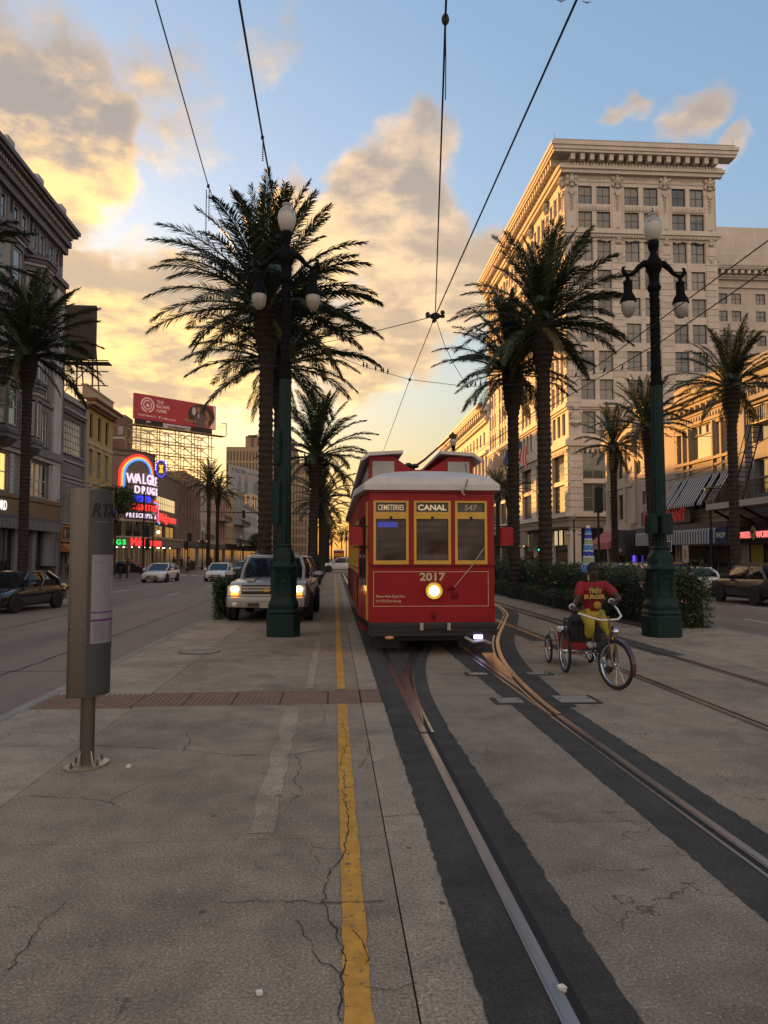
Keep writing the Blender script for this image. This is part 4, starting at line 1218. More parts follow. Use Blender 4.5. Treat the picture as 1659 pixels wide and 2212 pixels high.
# ------------------------------------------------------------------ left: drugstore with neon corner drum
mat('store_stone', (.19, .158, .13), .8, var=.14, vscale=.6, streak=.2)
mat('store_dark', (.075, .065, .058), .8, var=.2)
NEON = dict(rough=.4)
mat('neon_white', (.8, .75, .8), emit=(.95, .72, .95), es=0.34, **NEON)
mat('neon_red', (.5, .02, .02), emit=(1.0, .035, .03), es=0.6, **NEON)
mat('neon_blue', (.02, .03, .6), emit=(.03, .04, 1.0), es=0.75, **NEON)
mat('neon_cyan', (.05, .2, .7), emit=(.10, .30, 1.0), es=0.5, **NEON)
mat('neon_orange', (.6, .2, .02), emit=(1.0, .26, .03), es=0.5, **NEON)
mat('neon_yellow', (.6, .4, .02), emit=(1.0, .62, .08), es=0.36, **NEON)
mat('neon_green', (.02, .6, .1), emit=(.03, 1.0, .18), es=0.4, **NEON)
mat('neon_back', (.03, .02, .03), .6)
mat('lamp_spot', (.9, .85, .7), emit=(1.0, .85, .6), es=3.0)
mat('glass_store_lit', (.035, .030, .024), .1, emit=(1.0, .66, .34), es=.014, var=.6, vscale=.4, coat=.3)
mat('window_gold', (.35, .27, .13), .2, emit=(1., .72, .36), es=.30, var=.25, vscale=.6)  # emission puts the drugstore panes' gold reflection into the material
WY = 88.0
ws = thing('neon_drugstore', 'stone corner drugstore with round neon sign tower and rainbow arch', 'building', (XL_B, WY, 0), LEFT)
RC, CU, CV = 8.0, 8.0, 8.0          # rounded corner: radius and centre (local u, y)
def arc_pt(a, r=RC): return (CU - r * math.sin(a), CV - r * math.cos(a))     # a=0 faces the street, a=90 deg faces the camera
def drum(z0, z1, r, a0=-1.0, a1=R(125), n=26, r_in=.25):
    pts = [arc_pt(a0 + (a1 - a0) * i / n, r) for i in range(n + 1)]
    inn = [arc_pt(a1 - (a1 - a0) * i / n, r - r_in) for i in range(n + 1)]
    return MB().prism(pts + inn, z0, z1)
A0, A1 = R(-2), R(92)
drum(0, .45, RC - .3, A0, A1).build('plinth', 'store_dark', ws)
drum(2.95, 4.05, RC + .45, A0, A1, r_in=.5).build('entrance_canopy', 'store_stone', ws)
drum(4.05, 4.22, RC + .55, A0, A1, r_in=.6).build('string_course', 'white_band', ws)
dw = drum(4.22, 6.05, RC - .05, A0, A1, r_in=.06).build('drum_window', 'glass_dark', ws)
for i in range(9):
    a = A0 + (A1 - A0) * (i + .5) / 9
    p = arc_pt(a, RC)
    MB().box(p[0] - .06, p[0] + .06, p[1] - .06, p[1] + .06, 4.22, 6.05).build('mullion', 'store_stone', dw)
drum(6.05, 6.35, RC + .14, A0, A1).build('string_course', 'white_band', ws)
drum(6.35, 14.5, RC, A0, A1).build('drum_wall', 'store_stone', ws)
drum(13.9, 14.02, RC + .06, A0, A1).build('string_course', 'store_dark', ws)
drum(14.5, 14.75, RC + .10, A0, A1).build('coping', 'store_dark', ws)
MB().poly([(*arc_pt(A0 + (A1 - A0) * i / 16, RC - .1), 14.4) for i in range(17)] + [(8.0, 8.0, 14.4)]).build('roof', 'roof_tar', ws)
# ledges that carry the neon words
for z, d in ((10.56, .45), (9.30, .45), (8.30, .40), (7.22, .38)): drum(z, z + .10, RC + d, R(1), R(42), 14, d).build('sign_ledge', 'store_stone', ws)
drum(6.36, 7.2, RC + .26, R(0), R(43), 14, .24).build('sign_backing', 'neon_back', ws)
drum(7.34, 8.28, RC + .12, R(0), R(43), 14, .1).build('sign_backing', 'neon_back', ws)
def around(word, size, m, a0, a1, z, r, name='neon_letter', bold=.02, ext=.06, arch=0., sx=1.):
    """letters standing round the drum, first letter looking along a0, last along a1"""
    n = len(word)
    for i, ch in enumerate(word):
        if ch == ' ': continue
        t = i / (n - 1)
        a = a0 + (a1 - a0) * t
        p = arc_pt(a, r)
        text(ch, size, m, ws, (p[0], p[1], z - arch * (t - .5) ** 2), (R(90), 0, -a), ext, name, 'CENTER', bold, sx)
around('WALGRE', 1.75, 'neon_white', R(38.5), R(3.5), 10.72, RC + .34, bold=.03, arch=.5, sx=.78)
around('DRUGS', 1.30, 'neon_white', R(33), R(4), 9.48, RC + .44, bold=.03, sx=.95)
around('PHOTO', 1.08, 'neon_blue', R(39), R(18), 8.46, RC + .40, bold=.02, sx=.85)
around('COSMETICS', 1.08, 'neon_red', R(39), R(3), 7.42, RC + .34, bold=.015, sx=.72)
around('PRESCRIPTIONS', .80, 'neon_white', R(42), R(2.5), 6.50, RC + .30, bold=.008, sx=.68)
for i, m in enumerate(('neon_red', 'neon_red', 'neon_orange', 'neon_yellow', 'neon_cyan', 'neon_cyan')):
    rr = 3.05 - i * .15
    P = []
    for k in range(31):
        if k < 7: q, zz = -rr, 11.6 - (7 - k) * .55
        else:
            t = math.pi * (k - 7) / 23
            q, zz = -rr * math.cos(t), 11.6 + (rr * .86) * math.sin(t)
        a = R(28) - q / (RC + .15)
        P.append((*arc_pt(a, RC + .15), zz))
    MB().tube(P, .078, 6).build('rainbow_tube', m, ws, smooth=60)
# oval emblem projecting at the street side of the drum
pa = arc_pt(R(0), RC)
Me = Matrix.Translation((pa[0] + .1, pa[1] - .75, 13.0)) @ Matrix.Rotation(R(-62), 4, 'Z')
em = MB().lathe([(.0, -.14), (1.0, -.14), (1.0, .14), (0, .14)], 28, M=Me @ Matrix.Rotation(R(90), 4, 'X') @ Matrix.Diagonal((.60, 1.05, 1, 1))).build('oval_emblem', 'store_stone', ws)
P = [Me @ Vector((.62 * math.cos(2 * math.pi * i / 28), -.17, 1.07 * math.sin(2 * math.pi * i / 28))) for i in range(29)]
MB().tube(P, .06, 6).build('emblem_tube', 'neon_blue', em)
MB().prism([(-.30, .48), (.30, .48), (.16, .05), (.28, -.52), (-.28, -.52), (-.12, .05)], -.02, .03, Me @ Matrix.Translation((0, -.17, 0)) @ Matrix.Rotation(R(90), 4, 'X')).build('mortar_shape', 'neon_yellow', em)
# rainbow tail that steps down at the street edge of the drum
for i, m in enumerate(('neon_red', 'neon_orange', 'neon_cyan')):
    o_ = i * .13
    P = [(*arc_pt(R(9), RC + .46), 8.75 - o_), (*arc_pt(R(1), RC + .46), 8.75 - o_), (pa[0] + .15 + o_, pa[1] - .45, 8.6 - o_), (pa[0] + .15 + o_, pa[1] - .45, 6.4 - o_), (pa[0] + 1.3, pa[1] - .45, 6.2 - o_)]
    MB().tube(P, .075, 6).build('rainbow_tube', m, ws, smooth=60)
# street front beyond the drum
L0, L1 = RC, 24.5
hw = [(L0 + 1.0, L0 + 13.0, 7.9, 9.8), (L0 + .8, L0 + 6.2, 4.3, 5.9), (L0 + 6.8, L0 + 13.0, 4.3, 5.9), (L0 + .5, L0 + 7, .45, 2.9), (L0 + 7.5, L0 + 15.5, .45, 2.9)]
wall(ws, L0 - .05, L1, 0, 12.6, hw, 'store_stone', .25, 20)
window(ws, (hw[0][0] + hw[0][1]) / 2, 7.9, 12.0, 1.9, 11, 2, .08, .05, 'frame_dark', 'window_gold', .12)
for h in hw[1:3]: window(ws, (h[0] + h[1]) / 2, h[2], h[1] - h[0], 1.6, 2, 1, .08, .06, 'store_stone', 'glass_dark', .12)
for h in hw[3:]: window(ws, (h[0] + h[1]) / 2, h[2], h[1] - h[0], 2.45, 3, 1, .08, .06, 'frame_dark', 'glass_store_lit', .12)
MB().box(L0, L1, -.45, -.002, 2.95, 4.05).build('shop_fascia', 'store_stone', ws)
band(ws, 'string_course', L0, L1, 4.06, 4.22, .55, 'white_band')
MB().box(L0, L1 + .1, -.06, .4, 12.6, 12.8).build('coping', 'store_dark', ws)
# side street front (faces the camera)
fs_ = MB()
sw = thing('drugstore_side_wing', 'dim side wing of the drugstore with lit glass entrance doors', 'building', (XL_B - 8.02, WY, 0), 0)
hs = [(-9.5, -6.2, .4, 3.0), (-4.2, -.3, .05, 2.9), (-9.5, -1.2, 5.0, 7.0)]
wall(sw, -14, .05, 0, 12.6, hs, 'store_stone', .25, 12)
window(sw, -7.85, .4, 3.3, 2.6, 2, 1, .08, .06, 'frame_dark', 'glass_shop', .12)
window(sw, -5.35, 5.0, 8.3, 2.0, 5, 1, .08, .06, 'store_stone', 'glass_dark', .12)
window(sw, -2.25, .05, 3.9, 2.85, 4, 2, .09, .07, 'tan_trim', 'glass_store_lit', .10)
MB().box(-14, .02, -.45, -.002, 3.2, 4.05).build('shop_fascia', 'store_stone', sw)
for k, ch in enumerate('GGS'):
    a = R(54) - k * R(4.6)
    p = arc_pt(a, RC + .50)
    text(ch, .85, 'neon_green', ws, (p[0], p[1], 3.2), (R(90), 0, -a), .05, 'neon_letter', 'CENTER', .02)
for k, ch in enumerate('Drinks'):
    a = R(80) - k * R(3.4)
    p = arc_pt(a, RC + .50)
    text(ch, .85, 'neon_red', ws, (p[0], p[1], 3.15), (R(90), 0, -a), .05, 'neon_letter', 'CENTER', .015)
for k, ch in enumerate('PHOTO'):
    a = R(70) - k * R(4.0)
    p = arc_pt(a, RC + .30)
    text(ch, .75, ('neon_blue', 'neon_orange')[k % 2], ws, (p[0], p[1], 6.6), (R(90), 0, -a), .05, 'neon_letter', 'CENTER', .015)
# handwriting style name over the canopy
for k, ch in enumerate('Walgreens'):
    a = R(36) - k * R(5.6)
    if a > R(1):
        p = arc_pt(a, RC + .52)
        text(ch, 1.35, 'neon_red', ws, (p[0], p[1], 3.10), (R(90), 0, -a), .06, 'neon_letter', 'CENTER', .030, 1.0, .35)
    else:
        text(ch, 1.35, 'neon_red', ws, (RC + .8 + (k - 7) * .8, -.52, 3.10), (R(90), 0, 0), .06, 'neon_letter', 'CENTER', .030, 1.0, .35)
text('Walgreens', 1.5, 'neon_red', ws, (RC + 6.2, -.35, 6.4), ext=.05, bold=.02, shear=.35, name='neon_word', sx=1.6)
MB().box(RC + .9, RC + 12, -.30, -.003, 6.15, 6.28).build('sign_ledge', 'white_band', ws)
for a in (62, 56, 50, 44, 36, 28, 20, 12, 6):
    p = arc_pt(R(a), RC + .2)
    MB().lathe([(.08, 2.86), (.08, 2.94)], 10, (p[0], p[1], 0)).build('downlight', 'lamp_spot', ws)
for u in (9.2, 10.0, 12.4, 13.1, 16.5): MB().lathe([(.08, 2.86), (.08, 2.94)], 10, (u, -.25, 0)).build('downlight', 'lamp_spot', ws)
# entrance under the drum
ed = drum(.45, 2.94, RC - .35, A0, A1, r_in=.05).build('entrance_glass', 'glass_store_lit', ws)
for i in range(16):
    a = A0 + (A1 - A0) * (i + .5) / 16
    p = arc_pt(a, RC - .28)
    MB().box(p[0] - .06, p[0] + .06, p[1] - .06, p[1] + .06, .05, 2.94).build('mullion', 'tan_trim', ed)

# ------------------------------------------------------------------ left row beyond
mat('brown_panel', (.095, .048, .034), .75, var=.2, vscale=.8)
mat('taupe', (.26, .20, .165), .8, var=.14, vscale=.6, streak=.15)
mat('cream', (.42, .36, .30), .8, var=.12, vscale=.6, streak=.2)
mat('rose', (.30, .165, .135), .8, var=.15, vscale=.6)
mat('ochre', (.36, .25, .12), .8, var=.2, vscale=.6)
mat('white_stucco', (.44, .41, .38), .8, var=.12, vscale=.6, streak=.2)
mat('iron_black', (.012, .012, .013), .5, .4)
def row_house(name, lab, y0, y1, h, m, ncol, floors, wfrac=.5, glass='glass_dark', frame='frame_dark', balc=(), corn=.5, trim='white_band', shop_m='store_dark', x=XL_B, fm=None):
    b = left_b(name, lab, y0, x)
    U = y1 - y0
    hs = []
    for z0, z1 in floors:
        for i in range(ncol):
            c = (i + .5) * U / ncol
            w = U / ncol * wfrac
            hs.append((c - w / 2, c + w / 2, z0, z1))
    hs.append((.6, U - .6, .2, 3.2))
    wall(b, 0, U, 0, h, hs, m, .25, 14)
    for q in hs[:-1]: window(b, (q[0] + q[1]) / 2, q[2], q[1] - q[0], q[3] - q[2], 1, 2, .09, .06, frame, glass, .12)
    window(b, U / 2, .2, U - 1.2, 3.0, max(2, int(U / 2)), 1, .1, .08, 'frame_dark', 'glass_store_lit', .15)
    MB().box(0, U, -.25, -.002, 3.3, 4.1).build('shop_fascia', shop_m, b)
    band(b, 'cornice', 0, U, h - .7, h + .1, corn, trim, steps=[(0, .4, .4), (.4, .75, .7), (.75, 1, 1)])
    for zb, d in balc:
        g = MB().box(.2, U - .2, -d, -.003, zb - .12, zb).build('balcony', 'white_band', b)
        r_ = MB()
        n = int((U - .4) / .35)
        for i in range(n + 1): r_.box(.22 + i * (U - .44) / n - .015, .22 + i * (U - .44) / n + .015, -d + .02, -d + .05, zb, zb + 1.0)
        r_.box(.2, U - .2, -d + .01, -d + .06, zb + 1.0, zb + 1.06).box(.2, U - .2, -d + .01, -d + .06, zb + .1, zb + .15)
        r_.box(.2, .24, -d, -.01, zb + 1.0, zb + 1.06).box(U - .24, U - .2, -d, -.01, zb + 1.0, zb + 1.06)
        r_.build('railing', 'iron_black', g)
    return b
br = row_house('pilastered_building', 'taupe building with tall brown window strips beside the drugstore', 112.6, 127.5, 14.6, 'taupe', 6, [(5.0, 8.2), (9.4, 12.6)], .52, 'brown_panel', 'brown_panel', corn=.25, trim='taupe')
for i in range(7): MB().box(i * 14.9 / 6 - .25, i * 14.9 / 6 + .25, -.2, -.003, 4.2, 13.6).build('pilaster', 'taupe', br)
row_house('white_rowhouse', 'white stucco row house with two rows of narrow windows', 127.6, 139, 14.2, 'white_stucco', 4, [(5.2, 8.0), (9.6, 12.2)], .34, balc=[(4.6, 1.0)])
row_house('pale_rowhouse', 'pale plain row house next to the white one', 139.1, 147, 13.6, 'cream', 3, [(5.2, 8.0), (9.4, 11.8)], .36)
row_house('rose_rowhouse', 'rose pink row house with a small upper balcony', 147.1, 158, 15.4, 'rose', 3, [(5.2, 8.2), (9.6, 12.6)], .32, balc=[(8.9, 1.6)])
row_house('ochre_rowhouse', 'ochre row house with worn painted front', 158.1, 171, 16.2, 'ochre', 4, [(5.2, 8.4), (10.2, 13.6)], .3, balc=[(4.5, 2.4)])
row_house('grey_rowhouse', 'grey shuttered row house with galleries at the end of the block', 171.1, 190, 16.8, 'pale_grey', 6, [(5.2, 8.2), (10.0, 13.2)], .36, 'shutter_grey', 'frame_white', balc=[(4.5, 2.4), (9.2, 1.8)])
row_house('corner_gallery_house', 'far corner house with a red lit balcony gallery', 190.1, 222, 15.0, 'white_stucco', 8, [(5.2, 8.2), (10.0, 12.6)], .4, balc=[(4.5, 3.2)])
for k, (y0, y1, h, m) in enumerate(((240, 262, 17, 'cream'), (262.1, 290, 14, 'taupe'), (290.1, 330, 19, 'white_stucco'), (330.1, 380, 15, 'rose'))):
    row_house('far_building', ['far cream building past the gallery house', 'far taupe building low on the left row', 'far white building at the end of the left row', 'farthest rose building on the left row'][k], y0, y1, h, m, 6, [(5, 8), (10, 12)], .4)
# white slab tower in the distance and the sign tower behind it
mat('tower_stone', (.30, .215, .135), .85, var=.08, vscale=.1)
mat('tower_glass', (.095, .065, .045), .35)
mat('sign_maroon', (.14, .06, .05), .7)
def tower(name, lab, x, y, w, h, nx, rows, m, gm, d=40, win=(.42, 1.0), step=3.9, top=2.):
    t = thing(name, lab, 'building', (x, y, 0), 0)
    zs = [h - top - (k + 1) * step for k in range(rows)]
    hs = [(w * (i + .5 - win[0] / 2) / nx, w * (i + .5 + win[0] / 2) / nx, z + .6, z + step - .7) for z in zs for i in range(nx)]
    wall(t, 0, w, 0, h, hs, m, .5, d)
    me = MB().quad((-w / nx * win[0] / 2, 0, 0), (w / nx * win[0] / 2, 0, 0), (w / nx * win[0] / 2, 0, step - 1.3), (-w / nx * win[0] / 2, 0, step - 1.3)).mesh('pane', gm)
    for q in hs: link('pane', me, t, ((q[0] + q[1]) / 2, .35, q[2]))
    return t
p0, p1 = at(489, 965, Y=430), at(640, 965, Y=430)
tu = tower('sign_tower', 'tall tan office tower with a name sign on its roof block', p0.x, 430, p1.x - p0.x, p0.z, 22, 9, 'tower_stone', 'tower_glass', step=6.6, win=(.55, 1))
q0 = at(529, 940, Y=430)
MB().box(q0.x - p0.x, p1.x - p0.x - 3, 3, 30, p0.z, q0.z).build('roof_block', 'tower_stone', tu)
text('Tulane', 9.0, 'sign_maroon', tu, (q0.x - p0.x + 1.5, 2.6, p0.z + 1.1), ext=.2, align='LEFT', bold=.15, sx=.95)
MB().tube([(24, 10, q0.z), (24, 10, q0.z + 12)], .35, 6).box(21.5, 24.5, 8, 11, q0.z, q0.z + 2.6).build('antenna', 'tower_stone', tu)
r0, r1 = at(530, 1078, Y=330), at(600, 1078, Y=330)
tower('white_apartment_tower', 'white apartment block with small square windows below the sign tower', r0.x, 330, r1.x - r0.x, at(560, 1040, Y=330).z, 6, 9, 'cream', 'tower_glass', step=3.6, win=(.28, 1))
r2, r3 = at(625, 1000, Y=360), at(664, 1000, Y=360)
tower('slab_tower', 'narrow far tower glimpsed behind the palm trunks', r2.x, 360, r3.x - r2.x, r2.z, 6, 12, 'tower_stone', 'tower_glass', step=4.2, win=(.5, 1))

# ------------------------------------------------------------------ billboards
mat('board_red', (.38, .036, .055), .55, var=.10, vscale=.5)
mat('print_pink', (.85, .58, .58), .6)
mat('print_dark', (.045, .028, .026), .6, var=.4, vscale=1.2)
mat('print_skin', (.30, .145, .085), .6, var=.2, vscale=2)
mat('print_grey', (.10, .085, .085), .6)
mat('print_white', (.50, .46, .46), .6)
mat('steel_gold', (.42, .32, .17), .6, .3, var=.3)
BY = 104.0
a0, a1 = at(291, 848, Y=BY), at(291, 903, Y=BY)
bR = at(467, 864, Y=BY + 9)
BW = (Vector((bR.x, bR.y)) - Vector((a0.x, a0.y))).length
BH = a0.z - a1.z
bb_t = thing('rooftop_billboard', 'red printed billboard on a lattice of steel above the drugstore', 'billboard', (a0.x, a0.y, a1.z), math.atan2(bR.y - a0.y, bR.x - a0.x))
pn = MB().box(0, BW, 0, .4, 0, BH).build('panel', 'board_red', bb_t)
MB().box(.3, BW - .6, .05, .5, -1.0, -.01).build('apron', 'board_dark', bb_t)
sc_ = BH / 3.6
text('THE', .62 * sc_, 'print_pink', pn, (3.35 * sc_, -.02, 2.62 * sc_), ext=.01, align='LEFT', bold=.014)
text('ESCAPE', .62 * sc_, 'print_pink', pn, (3.35 * sc_, -.02, 1.98 * sc_), ext=.01, align='LEFT', bold=.014)
text('GAME', .62 * sc_, 'print_pink', pn, (3.35 * sc_, -.02, 1.34 * sc_), ext=.01, align='LEFT', bold=.014)
text('North Peters St.', .42 * sc_, 'print_pink', pn, (.55 * sc_, -.02, .48 * sc_), ext=.01, align='LEFT', bold=.008)
text('.5 Miles Away', .42 * sc_, 'print_pink', pn, (4.15 * sc_, -.02, .40 * sc_), ext=.01, align='LEFT', bold=.008)
MB().lathe([(.13, 0), (.13, .02)], 14, M=Matrix.Translation((3.9 * sc_, -.01, .66 * sc_)) @ Matrix.Rotation(R(90), 4, 'X')).prism([(-.1, -.06), (.1, -.06), (0, -.28)], 0, .02, Matrix.Translation((3.9 * sc_, -.01, .66 * sc_)) @ Matrix.Rotation(R(90), 4, 'X')).build('pin_symbol', 'print_pink', pn)
def flat_ring(cx, cz, r0, r1, a0_, a1_, m, par, name='printed_ring', y=-.012, n=24):
    b = MB()
    P = [(cx + r * math.cos(a0_ + (a1_ - a0_) * i / n), y, cz + r * math.sin(a0_ + (a1_ - a0_) * i / n)) for r in (r0, r1) for i in range(n + 1)]
    b.add(P, [(i, i + 1, n + 2 + i, n + 1 + i) for i in range(n)])
    return b.build(name, m, par)
cx, cz = 2.0 * sc_, 2.15 * sc_
flat_ring(cx, cz, .86 * sc_, 1.08 * sc_, R(-78), R(190), 'print_pink', pn)
flat_ring(cx, cz, .86 * sc_, 1.08 * sc_, R(200), R(262), 'print_pink', pn)
flat_ring(cx, cz, .52 * sc_, .70 * sc_, R(60), R(400), 'print_pink', pn)
MB().box(cx - .24 * sc_, cx + .24 * sc_, -.02, 0, cz - .28 * sc_, cz + .08 * sc_).build('padlock', 'print_pink', pn)
flat_ring(cx, cz + .08 * sc_, .10 * sc_, .20 * sc_, 0, math.pi, 'print_pink', pn, 'padlock_bow')
# printed photograph: a person leaning out of a round hatch
def disc(cx, cz, rx, rz, m, y, name, par=pn, n=28, a=0.):
    ca, sa = math.cos(a), math.sin(a)
    MB().poly([(cx + rx * math.cos(t) * ca - rz * math.sin(t) * sa, y, cz + rx * math.cos(t) * sa + rz * math.sin(t) * ca) for t in [2 * math.pi * i / n for i in range(n)]]).build(name, m, par)
hx = BW - 2.55 * sc_
disc(hx, 1.8 * sc_, 2.3 * sc_, 1.72 * sc_, 'print_dark', -.010, 'printed_hatch')
disc(hx - .1 * sc_, 1.0 * sc_, 1.15 * sc_, 1.05 * sc_, 'print_grey', -.016, 'printed_jacket')
disc(hx - .55 * sc_, 2.75 * sc_, .36 * sc_, .55 * sc_, 'print_skin', -.022, 'printed_face')
disc(hx - .55 * sc_, 3.18 * sc_, .38 * sc_, .20 * sc_, 'print_dark', -.026, 'printed_hair')
disc(hx - .5 * sc_, 1.75 * sc_, .10 * sc_, .45 * sc_, 'print_white', -.024, 'printed_collar')
disc(hx - 1.9 * sc_, .78 * sc_, 1.1 * sc_, .17 * sc_, 'print_skin', -.022, 'printed_arm')
disc(hx - 2.8 * sc_, .85 * sc_, .38 * sc_, .16 * sc_, 'print_skin', -.026, 'printed_hand', a=.5)
disc(hx + 1.05 * sc_, 1.9 * sc_, .28 * sc_, .75 * sc_, 'print_skin', -.022, 'printed_forearm', a=.4)
disc(hx + .9 * sc_, .7 * sc_, .35 * sc_, .65 * sc_, 'print_skin', -.020, 'printed_sleeve')
disc(hx - 1.3 * sc_, 2.3 * sc_, .35 * sc_, .6 * sc_, 'print_white', -.018, 'printed_highlight')
MB().prism([(BW - 1.1 * sc_, .05), (BW, .05), (BW, BH - .05), (BW - .55 * sc_, BH - .05), (BW - .2 * sc_, 1.8 * sc_)], .0, .006, Matrix.Rotation(R(90), 4, 'X')).build('printed_corner', 'print_pink', pn)
text('OUTFRONT', .55, 'print_grey', bb_t, (BW * .5, -.06, -.8), ext=.02, bold=.02)
MB().box(BW * .5 - 2.2, BW * .5 + 2.2, -.02, .04, -.92, -.12).build('name_plate', 'print_white', bb_t)
GZ = 13.4 - a1.z
fr = MB()
for j, u in enumerate((.5, 1.2, BW * .28, BW * .31, BW * .50, BW * .54, BW * .70, BW * .74, BW * .92, BW * .96)):
    for yy in (.3, 3.2): fr.tube([(u, yy, GZ), (u, yy, -.9)], .065, 5)
us = [.8, BW * .29, BW * .52, BW * .72, BW * .94]
zs = [GZ + (-.9 - GZ) * k / 4 for k in range(5)]
for i in range(4):
    for k in range(4):
        for yy in (.3, 3.2):
            fr.tube([(us[i], yy, zs[k]), (us[i + 1], yy, zs[k + 1])], .035, 4).tube([(us[i], yy, zs[k + 1]), (us[i + 1], yy, zs[k])], .035, 4)
for k in range(5):
    for yy in (.3, 3.2): fr.tube([(0, yy, zs[k] - .1), (BW, yy, zs[k] - .1)], .07, 5).tube([(0, yy, zs[k] - .45), (BW, yy, zs[k] - .45)], .045, 4)
for u in us:
    for k in range(4): fr.tube([(u, .3, zs[k]), (u, 3.2, zs[k + 1])], .045, 4)
fr.build('lattice', 'steel_gold', bb_t, kind='stuff')
MB().box(-.8, BW + .9, -1.4, -.1, -1.12, -1.02).box(BW + .9, BW + 1.0, -1.4, -1.3, -1.0, .9).box(BW + .1, BW + 1.0, -1.4, -1.3, .85, .95).build('catwalk', 'steel_gold', bb_t)
for u in (BW * .08, BW * .56): MB().tube([(u, -1.3, -1.0), (u, -1.9, -.6)], .04, 5).box(u - .25, u + .25, -2.1, -1.8, -.75, -.55).build('floodlight', 'print_white', bb_t)
# pale billboard farther down
c0, c1, c2 = at(497, 1003, Y=205), at(497, 1058, Y=205), at(562, 1018, Y=222)
w2 = (Vector((c2.x, c2.y)) - Vector((c0.x, c0.y))).length
mat('board_pale', (.34, .32, .33), .6, var=.1, vscale=.4)
mat('print_teal', (.16, .20, .20), .6, var=.3, vscale=.6)
pb = thing('rooftop_billboard', 'pale printed billboard with two people far down the left row', 'billboard', (c0.x, c0.y, c1.z), math.atan2(c2.y - c0.y, c2.x - c0.x))
h2 = c0.z - c1.z
pp = MB().box(0, w2, 0, .4, 0, h2).build('panel', 'board_pale', pb)
text('ATTRACTION', h2 * .23, 'print_grey', pp, (w2 * .05, -.02, h2 * .74), ext=.01, align='LEFT', bold=.03, sx=.8)
text('NEW ORLEANS', h2 * .15, 'print_teal', pp, (w2 * .55, -.02, h2 * .74), ext=.01, align='LEFT', sx=.9)
for fx, s_ in ((.30, .9), (.52, 1.05)):
    disc(w2 * fx, h2 * .22 * s_, h2 * .17, h2 * .30 * s_, 'print_teal', -.014, 'printed_body', pp)
    disc(w2 * fx, h2 * .58 * s_, h2 * .075, h2 * .10, 'print_skin', -.02, 'printed_face', pp)
disc(w2 * .86, h2 * .24, h2 * .30, h2 * .30, 'print_teal', -.012, 'printed_hut', pp)
fr = MB()
for u in (w2 * .1, w2 * .4, w2 * .6, w2 * .9): fr.tube([(u, .6, -12), (u, .6, 0)], .16, 5)
for z in (-1.2, -4, -8): fr.tube([(0, .6, z), (w2, .6, z)], .12, 5)
for u in (.1, .4, .6): fr.tube([(w2 * u, .6, -8), (w2 * (u + .3), .6, -1.2)], .09, 4)
fr.build('lattice', 'rust_steel', pb)

# ------------------------------------------------------------------ right: pale stone hotel
mat('hotel_stone', (.60, .53, .45), .82, var=.10, vscale=.5, streak=.12, bump=.12, bscale=18)
mat('hotel_stone_b', (.54, .475, .40), .82, var=.12, vscale=.7, streak=.12, bump=.12, bscale=18)
mat('hotel_base', (.24, .20, .155), .8, var=.15, vscale=.6)
mat('hotel_green', (.020, .028, .026), .5)
HY = 86.3
ht = thing('pale_stone_hotel', 'tall pale stone hotel with bracketed cornice, its street side lit gold', 'building', (XR_B, HY, 0), 0)
HW, HD, HT = 17.0, 45.5, 49.9
cu = [(1.46, 3.0), (3.5, 5.04), (6.62, 8.24), (8.78, 10.42), (11.98, 13.55), (14.02, 15.62)]
rowz = [(43.4, 45.6), (40.5, 42.5), (36.5, 39.0), (33.2, 35.5), (30.0, 32.2), (26.8, 29.1), (23.4, 25.8), (20.0, 22.4), (16.0, 18.6)]
big = [(10.7, 14.0), (6.9, 10.2)]
hs = [(a, c, z0, z1) for z0, z1 in rowz for a, c in cu]
bigu = [(1.5, 5.0), (6.6, 10.4), (12.0, 15.6)]
hs += [(a, c, z0, z1) for z0, z1 in big for a, c in bigu]
hs += [(a - .3, c + .3, .3, 5.0) for a, c in bigu]
wall(ht, 0, HW, 0, HT, hs, 'hotel_stone', .34, .5, roof=False, ends=False)
MB().quad((HW, 0, 0), (HW, HD, 0), (HW, HD, HT), (HW, 0, HT)).quad((HW, HD, 0), (0, HD, 0), (0, HD, HT), (HW, HD, HT)).build('rear_wall', 'hotel_stone', ht)
for (a, c, z0, z1) in hs[:len(rowz) * 6]:
    window(ht, (a + c) / 2, z0, c - a, z1 - z0, 2, 2, .07, .05, 'frame_dark', random.choice(('glass_curtain', 'glass_soft', 'glass_soft', 'glass_dark')), .20, blind=random.choice((0, 0, 0, .3, .5, .5, .75)))
for (a, c, z0, z1) in hs[len(rowz) * 6:len(rowz) * 6 + 6]: window(ht, (a + c) / 2, z0, c - a, z1 - z0, 3, 2, .12, .10, 'hotel_base', 'glass_soft', .22)
for (a, c, z0, z1) in hs[-3:]: window(ht, (a + c) / 2, z0, c - a, z1 - z0, 4, 2, .12, .08, 'hotel_green', 'glass_shop', .2)
